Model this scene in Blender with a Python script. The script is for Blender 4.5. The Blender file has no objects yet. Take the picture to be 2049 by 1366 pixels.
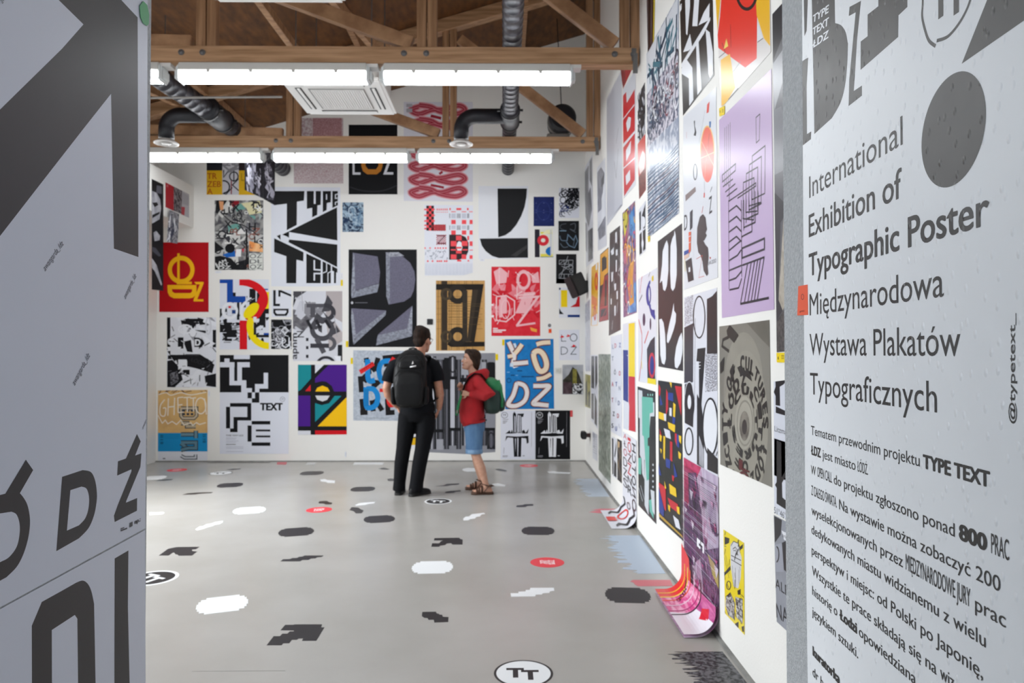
import bpy, bmesh, math, random
from mathutils import Vector, Matrix
from mathutils.geometry import tessellate_polygon
SC = bpy.context.scene
COL = SC.collection
PI = math.pi

# ------------------------------------------------------------------ camera
F = 1400.0 / 2049.0                      # focal length as a share of the frame width
CAM_H = 1.53
cam = bpy.data.cameras.new('camera'); cam.sensor_width = 36.0; cam.lens = 36.0 * F
camo = bpy.data.objects.new('camera', cam); COL.objects.link(camo)
camo.location = (0, 0, CAM_H)
camo.rotation_euler = (PI / 2 + 0.0182, 0, -0.0104)
cam.dof.use_dof = True; cam.dof.focus_distance = 1.4; cam.dof.aperture_fstop = 7.0
cam.clip_start = 0.02
SC.camera = camo
CAM_M = camo.rotation_euler.to_matrix()

# ------------------------------------------------------------------ daylight and exposure
w = bpy.data.worlds.new('daylight'); SC.world = w; w.use_nodes = True
w.node_tree.nodes['Background'].inputs[0].default_value = (0.78, 0.87, 1.0, 1)
w.node_tree.nodes['Background'].inputs[1].default_value = 1.75
SC.view_settings.view_transform = 'Standard'; SC.view_settings.look = 'None'
SC.view_settings.exposure = 0.0; SC.view_settings.gamma = 1.0
SC.view_settings.use_curve_mapping = False
LAMP = 14.5                              # emission of the fluorescent diffusers
WIN_Y = ((2.5, 4.8), (5.3, 7.6)); WIN_Z = (0.85, 3.2)     # two windows added out of view in the left wall, for more light
for a, b in WIN_Y:                       # area light added outside each, standing in for sky light
    l = bpy.data.lights.new('window_daylight', 'AREA'); l.shape = 'RECTANGLE'; l.size = b - a; l.size_y = 2.5
    l.energy = 112.0 if a < 4 else 250.0; l.color = (0.93, 0.97, 1.0); l.spread = 2.3
    lo = bpy.data.objects.new('window_daylight', l); COL.objects.link(lo)
    lo.location = (-5.75, (a + b) / 2, 2.35); lo.rotation_euler = (0, -PI / 2 + 0.66, 0)

# ------------------------------------------------------------------ the place, in metres (camera at x=0, y=0)
YB = 10.05      # back wall
XR = 1.16       # right wall of the hall
XL = -4.97      # left wall
YF = 2.0        # hall side of the front wall, where the entrance passage opens
def roof(x): return 5.82 + 0.298 * x
def rx(y): return 0.803 + 0.0493 * (y - 2.0)      # right passage wall
def lx(y): return -1.014 - 0.0586 * (y - 2.0)     # left passage wall

# ------------------------------------------------------------------ helpers
def lin(h):
    if not isinstance(h, str): return tuple(h)
    h = h.lstrip('#')
    if len(h) == 3: h = ''.join(c * 2 for c in h)
    o = []
    for i in (0, 2, 4):
        c = int(h[i:i + 2], 16) / 255
        o.append(c / 12.92 if c <= 0.04045 else ((c + 0.055) / 1.055) ** 2.4)
    return tuple(o)

def mat(name, col, rough=0.6, metal=0.0, spec=0.5, emit=None, col2=None, scale=(5, 5, 5), detail=4, lo=0.35, hi=0.65, bump=0.0, bscale=60.0, coat=0.0):
    m = bpy.data.materials.new(name); m.use_nodes = True
    nt = m.node_tree; b = nt.nodes['Principled BSDF']
    b.inputs['Base Color'].default_value = (*lin(col), 1); b.inputs['Roughness'].default_value = rough
    b.inputs['Metallic'].default_value = metal; b.inputs['Specular IOR Level'].default_value = spec
    b.inputs['Coat Weight'].default_value = coat
    tc = nt.nodes.new('ShaderNodeTexCoord')
    if col2:
        mp = nt.nodes.new('ShaderNodeMapping'); mp.inputs['Scale'].default_value = scale
        nt.links.new(tc.outputs['Object'], mp.inputs[0])
        n = nt.nodes.new('ShaderNodeTexNoise'); n.inputs['Scale'].default_value = 1.0; n.inputs['Detail'].default_value = detail
        nt.links.new(mp.outputs[0], n.inputs['Vector'])
        r = nt.nodes.new('ShaderNodeMapRange'); r.inputs[1].default_value = lo; r.inputs[2].default_value = hi
        nt.links.new(n.outputs['Fac'], r.inputs[0])
        mx = nt.nodes.new('ShaderNodeMix'); mx.data_type = 'RGBA'
        mx.inputs[6].default_value = (*lin(col), 1); mx.inputs[7].default_value = (*lin(col2), 1)
        nt.links.new(r.outputs[0], mx.inputs[0]); nt.links.new(mx.outputs[2], b.inputs['Base Color'])
    if bump:
        n2 = nt.nodes.new('ShaderNodeTexNoise'); n2.inputs['Scale'].default_value = bscale; n2.inputs['Detail'].default_value = 5
        nt.links.new(tc.outputs['Object'], n2.inputs['Vector'])
        bp = nt.nodes.new('ShaderNodeBump'); bp.inputs['Strength'].default_value = bump; bp.inputs['Distance'].default_value = 0.01
        nt.links.new(n2.outputs['Fac'], bp.inputs['Height']); nt.links.new(bp.outputs[0], b.inputs['Normal'])
    if emit:
        b.inputs['Emission Color'].default_value = (*lin(emit[0]), 1); b.inputs['Emission Strength'].default_value = emit[1]
    return m

M = {}
M['wall'] = mat('white_wall_paint', '#ebe9e4', 0.7, bump=0.12, bscale=90)
M['plaster'] = mat('grey_plaster', '#b9bcbe', 0.85, col2='#a8abae', scale=(90, 90, 90), bump=0.7, bscale=160)
M['floor'] = mat('grey_poured_floor', '#aeaba6', 0.27, col2='#a5a29c', scale=(1.4, 1.4, 1.4), detail=8)
M['osb'] = mat('osb_board', '#74491f', 0.7, col2='#4c2e14', scale=(14, 5, 14), detail=6, lo=0.3, hi=0.7)
M['wood_x'] = mat('pine_along_x', '#c09873', 0.55, col2='#98724f', scale=(1.6, 30, 30), detail=5)
M['wood_z'] = mat('pine_along_z', '#b68d68', 0.55, col2='#8e6848', scale=(30, 30, 1.6), detail=5)
M['wood_d'] = mat('pine_brace', '#b9906a', 0.55, col2='#946c4c', scale=(6, 24, 6), detail=5)
M['steel'] = mat('steel', '#7f7f80', 0.4, metal=0.8)
M['housing'] = mat('lamp_housing', '#c9c7c1', 0.5)
M['clear'] = mat('clear_end_cap', '#dfe3e2', 0.25)
M['tube'] = mat('lit_diffuser', '#ffffff', 0.4, emit=('#f6fbff', LAMP))
M['duct'] = mat('dark_duct', '#4a4a50', 0.38, metal=0.55, col2='#3a3a40', scale=(3, 60, 3))
M['duct_black'] = mat('black_duct_wrap', '#17181f', 0.5)
M['ac'] = mat('white_plastic', '#dedcd8', 0.45)
M['ac_dark'] = mat('dark_slot', '#2b2b2c', 0.6)
M['ac_grille'] = mat('grille_grey', '#c9c7c2', 0.5)
M['grille_back'] = mat('grille_shadow_plate', '#8d8b87', 0.6)
M['black'] = mat('black_plastic', '#161617', 0.45)
M['conduit'] = mat('grey_conduit', '#8f8b86', 0.45, metal=0.4)

def link(o): COL.objects.link(o); return o
def tag(o, label=None, cat=None, group=None, kind=None):
    if label: o['label'] = label
    if cat: o['category'] = cat
    if group: o['group'] = group
    if kind: o['kind'] = kind
    return o
def thing(name, label, cat, loc=(0, 0, 0), group=None):
    o = bpy.data.objects.new(name, None); link(o); o.location = loc; o.empty_display_size = 0.1
    return tag(o, label, cat, group)
def obj(name, bm, m, parent=None, loc=None, smooth=False):
    """Link a bmesh (world coordinates) as one mesh object, relative to its parent's base."""
    me = bpy.data.meshes.new(name)
    base = Vector(parent['_w']) if parent is not None and '_w' in parent else Vector((0, 0, 0))
    if parent is not None and '_w' not in parent:
        p = parent; base = Vector((0, 0, 0))
        while p is not None: base += Vector(p.location); p = p.parent
    own = Vector((0, 0, 0))
    if loc is not None: own = Vector(loc) - base
    bmesh.ops.translate(bm, verts=bm.verts, vec=-(base + own))
    bmesh.ops.recalc_face_normals(bm, faces=bm.faces)
    bm.to_mesh(me); bm.free()
    for mm in (m if isinstance(m, (list, tuple)) else [m]): me.materials.append(mm)
    if smooth:
        for p in me.polygons: p.use_smooth = True
    o = bpy.data.objects.new(name, me); link(o); o.location = own
    if parent is not None: o.parent = parent
    return o
def struct(name, bm, m):
    o = obj(name, bm, m); o['kind'] = 'structure'; return o
def dup(root, loc, label=None):
    r = root.copy(); link(r); r.location = loc
    if label: r['label'] = label
    for ch in list(root.children):
        c = ch.copy(); link(c); c.parent = r
        for g in ch.children:
            d = g.copy(); link(d); d.parent = c
    return r
def B(): return bmesh.new()
def box(bm, x0, x1, y0, y1, z0, z1, bev=0.0):
    r = bmesh.ops.create_cube(bm, size=1.0)
    vs = r['verts']
    for v in vs:
        v.co = Vector((x0 + (v.co.x + 0.5) * (x1 - x0), y0 + (v.co.y + 0.5) * (y1 - y0), z0 + (v.co.z + 0.5) * (z1 - z0)))
    if bev:
        es = list({e for v in vs for e in v.link_edges})
        bmesh.ops.bevel(bm, geom=es, offset=bev, segments=2, affect='EDGES')
    return bm
def bar(bm, p, q, w, h, up=(0, 1, 0), bev=0.004):
    """A square timber from p to q; w across, h along up."""
    p, q = Vector(p), Vector(q); d = (q - p); L = d.length; x = d.normalized()
    y = (Vector(up) - x * Vector(up).dot(x)).normalized(); z = x.cross(y)
    r = bmesh.ops.create_cube(bm, size=1.0); vs = r['verts']
    for v in vs:
        v.co = p + x * ((v.co.x + 0.5) * L) + y * (v.co.y * h) + z * (v.co.z * w)
    if bev:
        bmesh.ops.bevel(bm, geom=list({e for v in vs for e in v.link_edges}), offset=bev, segments=1, affect='EDGES')
    return bm
def frames(path):
    """Parallel-transport frames along a polyline."""
    P = [Vector(p) for p in path]; out = []
    t0 = (P[1] - P[0]).normalized()
    a = Vector((0, 0, 1)) if abs(t0.z) < 0.9 else Vector((1, 0, 0))
    n = (a - t0 * a.dot(t0)).normalized()
    for i, p in enumerate(P):
        t = ((P[min(i + 1, len(P) - 1)] - P[max(i - 1, 0)])).normalized()
        n = (n - t * n.dot(t)).normalized()
        out.append((p, t, n, t.cross(n)))
    return out
def tube(bm, path, rad, seg=16, cap=True, ry=None):
    rings = []
    for i, (p, t, n, b) in enumerate(frames(path)):
        r = rad[i] if isinstance(rad, (list, tuple)) else rad
        r2 = (ry[i] if isinstance(ry, (list, tuple)) else ry) if ry else r
        rings.append([bm.verts.new(p + n * (math.cos(2 * PI * k / seg) * r) + b * (math.sin(2 * PI * k / seg) * r2)) for k in range(seg)])
    for a, c in zip(rings, rings[1:]):
        for k in range(seg):
            bm.faces.new((a[k], a[(k + 1) % seg], c[(k + 1) % seg], c[k]))
    if cap:
        bm.faces.new(rings[0][::-1]); bm.faces.new(rings[-1])
    return bm
def lathe(bm, c, prof, seg=32, axis='z'):
    """prof: (radius, height) pairs turned round an axis through c."""
    c = Vector(c); rings = []
    for r, h in prof:
        ring = []
        for k in range(seg):
            a = 2 * PI * k / seg; u, v = math.cos(a) * r, math.sin(a) * r
            d = {'z': (u, v, h), 'y': (u, h, v), 'x': (h, u, v)}[axis]
            ring.append(bm.verts.new(c + Vector(d)))
        rings.append(ring)
    for a, b in zip(rings, rings[1:]):
        for k in range(seg): bm.faces.new((a[k], a[(k + 1) % seg], b[(k + 1) % seg], b[k]))
    bm.faces.new(rings[0][::-1]); bm.faces.new(rings[-1])
    return bm
def quad(bm, *pts):
    return bm.faces.new([bm.verts.new(p) for p in pts])

# ------------------------------------------------------------------ the setting
T = 0.2
bm = B(); box(bm, XL - T, XR + T, -1.6, YB + T, -0.2, 0.0); struct('floor', bm, M['floor'])
bm = B(); box(bm, XL - T, XR + T, YB, YB + T, 0.0, 6.6); struct('wall_back', bm, M['wall'])
bm = B(); box(bm, XR, XR + T, YF, YB, 0.0, 6.6); struct('wall_right', bm, M['wall'])
bm = B()
for a, b in ((YF - 0.3, WIN_Y[0][0]), (WIN_Y[0][1], WIN_Y[1][0]), (WIN_Y[1][1], YB)): box(bm, XL - T, XL, a, b, 0.0, 6.6)
for a, b in WIN_Y: box(bm, XL - T, XL, a, b, 0.0, WIN_Z[0]); box(bm, XL - T, XL, a, b, WIN_Z[1], 6.6)
struct('wall_left', bm, M['wall'])
M['frame'] = mat('added_window_frame', '#dcdcd8', 0.4)
for i, (a, b) in enumerate(WIN_Y):  # frames of the two added windows, out of the camera's view
    bm = B(); c = (a + b) / 2
    for y in (a, c - .03, b - .06): box(bm, XL - .14, XL - .07, y, y + .06, WIN_Z[0], WIN_Z[1])
    for z in (WIN_Z[0], 2.35, WIN_Z[1] - .06): box(bm, XL - .139, XL - .071, a, b, z, z + .06)
    struct(f'window_{i + 1}', bm, M['frame'])
bm = B()
z0, z1 = roof(XL - T), roof(XR + T)
vs = [bm.verts.new(p) for p in ((XL - T, 1.5, z0), (XR + T, 1.5, z1), (XR + T, YB + T, z1), (XL - T, YB + T, z0),
                                (XL - T, 1.5, z0 + .12), (XR + T, 1.5, z1 + .12), (XR + T, YB + T, z1 + .12), (XL - T, YB + T, z0 + .12))]
for f in ((3, 2, 1, 0), (4, 5, 6, 7), (0, 1, 5, 4), (1, 2, 6, 5), (2, 3, 7, 6), (3, 0, 4, 7)): bm.faces.new([vs[i] for i in f])
struct('ceiling', bm, M['osb'])
bm = B(); box(bm, XL - T, XL + 0.51, 5.0, YB - 0.001, 3.34, 3.93); struct('trim_1', bm, M['wall'])
def prism(bm, pts, z0, z1):
    lo = [bm.verts.new((x, y, z0)) for x, y in pts]; hi = [bm.verts.new((x, y, z1)) for x, y in pts]
    bm.faces.new(lo[::-1]); bm.faces.new(hi)
    for i in range(len(pts)):
        j = (i + 1) % len(pts); bm.faces.new((lo[i], lo[j], hi[j], hi[i]))
    return bm
PH = 3.3
bm = B(); prism(bm, [(rx(2), 2), (XR + T, 2), (XR + T, -1.6), (rx(-1.6), -1.6)], 0, PH); struct('wall_entrance_right', bm, M['plaster'])
bm = B(); prism(bm, [(lx(2), 2), (lx(-1.6), -1.6), (lx(-1.6) - .35, -1.6), (lx(2) - .35, 1.7), (XL, 1.7), (XL, 2)], 0, PH); struct('wall_entrance_left', bm, M['plaster'])
bm = B(); box(bm, XL, XR + T, 1.7, 2.0, PH, 6.6); struct('wall_front', bm, mat('bounce_cut_grey', '#a19e9a', 0.7))  # unseen wall, its grey chosen to weaken light bouncing up the hall
bm = B(); box(bm, -1.6, XR + T, -1.6, 1.7, PH, PH + 0.1); struct('ceiling_entrance', bm, M['wall'])
# dark joint where the walls meet the floor
M['joint'] = mat('floor_joint', '#6d6d6b', 0.6, col2='#8a8985', scale=(9, 9, 9))
bm = B(); box(bm, XL, XR, YB - 0.018, YB, 0.0, 0.012); struct('baseboard_back', bm, M['joint'])
bm = B(); box(bm, XR - 0.02, XR, YF, YB, 0.0, 0.012); struct('baseboard_right', bm, M['joint'])

# ------------------------------------------------------------------ roof trusses
ZC0, ZC1 = 4.01, 4.155
TY = (8.39, 5.93, 3.47)
def make_truss(Y, label):
    t = thing('roof_truss', label, 'roof truss', (0, Y, ZC0), 'timber roof trusses')
    def tim(name, p, q, w_, h_, m): bm = B(); bar(bm, p, q, w_, h_); return obj(name, bm, m, t)
    yc = Y + 0.065
    bm = B(); box(bm, XL + 0.02, XR - 0.01, Y, Y + 0.13, ZC0, ZC1, 0.006); obj('bottom_chord', bm, M['wood_x'], t)
    tim('top_chord', (XL + .02, yc, roof(XL) - .085), (XR - .01, yc, roof(XR) - .085), .15, .13, M['wood_x'])
    posts = (-4.43, -2.555, -0.67, 1.08)
    for x in posts:
        for s in (-1, 1):
            bm = B(); box(bm, x + s * .046 - .04, x + s * .046 + .04, Y + .03, Y + .10, ZC1 - .004, roof(x) - .15, 0.004); obj('post', bm, M['wood_z'], t)
    for a, b in ((posts[0], posts[1]), (posts[1], posts[2]), (posts[2], posts[3])):
        p = Vector((a + .12, yc, roof(a) - .26)); q = Vector((b - .13, yc, ZC1 + .045))
        tim('brace', p, q, .12, .07, M['wood_d'])
    for x in (-2.75, -2.57, -.86, -.67, .94, 1.10):
        bm = B(); lathe(bm, (x, Y, ZC1 - .06), [(.026, 0), (.026, -.004), (.012, -.005), (.012, -.014), (.008, -.016)], 16, 'y'); obj('bolt', bm, M['steel'], t, smooth=False)
    bm = B(); box(bm, 1.085, 1.125, Y - .006, Y, ZC0 + .03, ZC1 - .01); box(bm, 1.095, 1.135, Y - .012, Y, ZC0 - .08, ZC0 + .09); obj('wall_bracket', bm, M['steel'], t)
    return t
tl = ['farther timber roof truss with two round air valves before its beam',
      'nearer timber roof truss with bolted beam and steel bracket at the right wall',
      'timber roof truss closest to the entrance, overhead just outside the picture']
truss = make_truss(TY[0], tl[0])
for i in (1, 2): dup(truss, (0, TY[i], ZC0), tl[i])
# purlins and cross struts between the trusses
pur = [(-3.6, 'left roof purlin under the boarding above the ceiling cassette'), (-1.75, 'middle roof purlin running under the boarding'), (.25, 'right roof purlin running under the boarding above the dark duct')]
for x, l in pur:
    bm = B(); bar(bm, (x, 2.0, roof(x) - .06), (x, YB - .005, roof(x) - .06), .07, .11, up=(0, 0, 1))
    o = obj('roof_purlin', bm, M['wood_d'], loc=(x, 6, roof(x) - .06)); tag(o, l, 'purlin', 'roof purlins')
st = [((-2.42, 6.1, 5.0), (-2.2, 8.2, 4.75), 'diagonal strut between the trusses beside the left posts'), ((-1.9, 6.2, 5.12), (-1.35, 8.3, 4.95), 'dark diagonal strut under the boarding above the ceiling cassette'), ((-4.3, 6.1, 4.42), (-3.9, 8.3, 4.52), 'diagonal strut above the far left end of the lamp row')]
for p, q, l in st:
    bm = B(); bar(bm, p, q, .07, .09, up=(0, 0, 1)); o = obj('wind_brace', bm, M['wood_d'], loc=p); tag(o, l, 'brace', 'roof struts')

# ------------------------------------------------------------------ fluorescent lamps, three under each truss
LL = 1.64
def make_lamp(loc, label):
    x, y, z = loc
    t = thing('ceiling_lamp', label, 'lamp', loc, 'fluorescent lamps under the trusses')
    bm = B(); box(bm, x - LL / 2 + .02, x + LL / 2 - .02, y - .07, y + .07, z - .074, z, 0.008); obj('housing', bm, M['housing'], t)
    bm = B(); n = 10; rings = []
    for xx in (x - LL / 2 + .035, x + LL / 2 - .035):
        rings.append([bm.verts.new((xx, y - .072 * math.cos(PI * k / n), z - .075 - .082 * math.sin(PI * k / n) ** .55)) for k in range(n + 1)])
    for k in range(n): bm.faces.new((rings[0][k], rings[0][k + 1], rings[1][k + 1], rings[1][k]))
    bm.faces.new(rings[0]); bm.faces.new(rings[1][::-1]); bm.faces.new((rings[0][0], rings[1][0], rings[1][n], rings[0][n]))
    obj('diffuser', bm, M['tube'], t)
    for s in (-1, 1):
        xe = x + s * LL / 2
        bm = B(); box(bm, min(xe - s * .034, xe), max(xe - s * .034, xe), y - .07, y + .07, z - .155, z - .02, 0.012)
        box(bm, min(xe, xe + s * .02), max(xe, xe + s * .02), y - .045, y + .045, z - .135, z - .06, 0.006); obj('end_cap', bm, M['clear'], t)
    for k in range(4):
        xx = x - .54 + .36 * k
        bm = B(); box(bm, xx - .014, xx + .014, y - .079, y - .066, z - .09, z - .062); obj('clip', bm, M['housing'], t)
    bm = B(); box(bm, x + LL / 2 - .03, x + LL / 2 + .07, y - .05, y + .05, z - .03, z - .001); obj('mounting_plate', bm, M['ac'], t)
    return t
LX = (-.235, -1.975, -3.735)
rown = ('far', 'middle', 'near')
coln = ('right', 'centre', 'left')
LPOS = []
for i, Y in enumerate(TY):
    for j, x in enumerate(LX):
        if i == 2: lab = f'lit fluorescent lamp overhead under the truss closest to the entrance, its {coln[j]} one'
        else: lab = f'lit fluorescent lamp, {coln[j]} one of three under the ' + ('farther' if i == 0 else 'nearer') + ' truss beam'
        LPOS.append(((x, Y + .06, ZC0), lab))
lamp = make_lamp(*LPOS[0])
for p, l in LPOS[1:]: dup(lamp, p, l)

# ------------------------------------------------------------------ air conditioning cassettes
def make_ac(X, Y, Z, label):
    t = thing('ceiling_cassette', label, 'air conditioner', (X, Y, Z), 'ceiling air conditioners')
    h = .475
    bm = B(); box(bm, X - .42, X + .42, Y - .42, Y + .42, Z + .03, Z + .32, .01); obj('body', bm, M['ac_grille'], t)
    bm = B(); box(bm, X - h, X + h, Y - h, Y + h, Z, Z + .035, .03); obj('panel', bm, M['ac'], t)
    bm = B(); box(bm, X - .27, X + .27, Y - .27, Y + .27, Z - .006, Z + .001, .002)
    gr = obj('grille', bm, M['grille_back'], t); bm = B()
    for k in range(22):
        u = -.25 + k * .0238
        box(bm, X + u, X + u + .012, Y - .25, Y + .25, Z - .012, Z - .005)
        box(bm, X - .25, X + .25, Y + u, Y + u + .010, Z - .010, Z - .004)
    obj('grille_bars', bm, M['ac'], gr)
    for dx, dy in ((1, 0), (-1, 0), (0, 1), (0, -1)):
        bm = B()
        if dx: box(bm, X + dx * .36 - .03, X + dx * .36 + .03, Y - .29, Y + .29, Z - .003, Z + .004)
        else: box(bm, X - .29, X + .29, Y + dy * .36 - .03, Y + dy * .36 + .03, Z - .003, Z + .004)
        s = obj('outlet', bm, M['ac_dark'], t)
        bm = B()
        if dx: box(bm, X + dx * .36 - .013, X + dx * .36 + .018, Y - .285, Y + .285, Z - .012, Z - .002, .003)
        else: box(bm, X - .285, X + .285, Y + dy * .36 - .013, Y + dy * .36 + .018, Z - .012, Z - .002, .003)
        obj('louver', bm, M['ac'], s)
    for sx in (-1, 1):
        for sy in (-1, 1):
            bm = B(); tube(bm, [(X + sx * .36, Y + sy * .36, Z + .3), (X + sx * .36, Y + sy * .36, roof(X + sx * .36))], .006, 8); obj('hanger_rod', bm, M['steel'], t)
    return t
ac = make_ac(-1.63, 6.99, 4.09, 'white ceiling air conditioner with square grille behind the nearer lamp row')
dup(ac, (-1.63, 4.60, 4.09), 'white ceiling air conditioner of which only an edge shows at the top')

# ------------------------------------------------------------------ ventilation ducts
def spiral(bm, path, r, pitch=.12):
    """A spiral duct: a tube with raised seams."""
    pts, rad = [], []
    P = [Vector(p) for p in path]
    for a, b in zip(P, P[1:]):
        n = max(2, int((b - a).length / pitch))
        for k in range(n):
            for f, e in ((0, 0), (.86, 0), (.90, .003), (.95, .003)):
                pts.append(a.lerp(b, (k + f) / n)); rad.append(r + e)
    pts.append(P[-1]); rad.append(r)
    return tube(bm, pts, rad, 20)
def arc(c, r, a0, a1, ex, ey, n=10):
    c, ex, ey = Vector(c), Vector(ex), Vector(ey)
    return [c + ex * (r * math.cos(a0 + (a1 - a0) * k / n)) + ey * (r * math.sin(a0 + (a1 - a0) * k / n)) for k in range(n + 1)]
def make_duct(label, path, r, yb, xb, xe, rb):
    Z = 4.265
    t = thing('ventilation_duct', label, 'air duct', (xb, yb, Z))
    bm = B(); spiral(bm, path, r); obj('pipe', bm, M['duct'], t, smooth=True)
    bm = B(); tube(bm, [(xb - .0, yb - .28, Z), (xb, yb - .26, Z), (xb, yb + .26, Z), (xb, yb + .28, Z)], [r + .005, r + .022, r + .022, r + .005], 20); obj('tee_fitting', bm, M['duct_black'], t, smooth=True)
    R = .16
    pth = [Vector((xb, yb, Z)), Vector((xe + R, yb, Z))] + arc((xe + R, yb, Z - R), R, PI / 2, PI, (1, 0, 0), (0, 0, 1))[1:] + [Vector((xe, yb, 4.0))]
    bm = B(); tube(bm, pth, rb, 20); obj('elbow', bm, M['duct_black'], t, smooth=True)
    bm = B(); lathe(bm, (xe, yb, 3.93), [(.05, .03), (.085, .012), (.118, .0), (.132, .004), (.134, .012), (.115, .024), (rb + .012, .036), (rb + .004, .05)], 32); v = obj('air_valve', bm, M['ac'], t, smooth=True)
    bm = B(); lathe(bm, (xe, yb, 3.93), [(.01, .004), (.052, .003), (.055, .012), (.02, .02)], 24); obj('valve_disc', bm, M['ac_grille'], v, smooth=True)
    for dy in (-.2, .2):
        bm = B(); tube(bm, [(xb, yb + dy - .015, Z), (xb, yb + dy + .015, Z)], r + .03, 20); box(bm, xb - r - .06, xb + r + .06, yb + dy - .01, yb + dy + .01, Z - .012, Z + .012); obj('clamp', bm, M['black'], t)
    for yy in (yb - 1.2, yb + .9):
        bm = B(); tube(bm, [(xb, yy, Z + r * .8), (xb, yy, roof(xb))], .005, 6); obj('hanger_rod', bm, M['steel'], t)
    return t
make_duct('dark spiral air duct above the right side with elbow and round white valve', [(.07, 3.0, 4.27), (.06, 8.0, 4.265), (.045, YB - .01, 4.19)], .085, 8.0, .06, -.50, .085)
make_duct('dark air duct at the upper left with elbow and round valve', [(-3.55, 5.2, 4.27), (-3.42, 7.0, 4.27), (-3.31, 8.0, 4.265), (-3.18, YB - .01, 4.19)], .105, 8.0, -3.31, -3.87, .085)
bm = B(); lathe(bm, (.76, 9.3, 4.64), [(.02, -.2), (.15, -.2), (.18, -.17), (.18, .17), (.15, .2), (.02, .2)], 28, 'y'); fan = thing('duct_fan', 'dark round duct fan hanging behind the far truss by the right wall', 'fan', (.76, 9.3, 4.64))
obj('casing', bm, M['duct_black'], fan, smooth=False)
bm = B(); lathe(bm, (.76, 9.3, 4.64), [(.186, -.03), (.192, -.03), (.192, .03), (.186, .03)], 28, 'y'); obj('rim', bm, M['conduit'], fan)
bm = B(); tube(bm, [(.76, 9.3, 4.80), (.70, 9.3, roof(.7))], .006, 6); obj('hanging_cable', bm, M['black'], fan)
bm = B(); box(bm, .56, .86, 9.22, 9.38, 4.28, 4.46, .01); obj('motor_box', bm, M['conduit'], fan)
bm = B(); tube(bm, [(-4.9, 7.05, 4.10), (-2.25, 7.05, 4.13)], .012, 10)
tag(obj('conduit_pipe', bm, M['conduit'], loc=(-3.5, 7.05, 4.2)), 'thin grey conduit running across behind the nearer left lamp', 'conduit')

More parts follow.
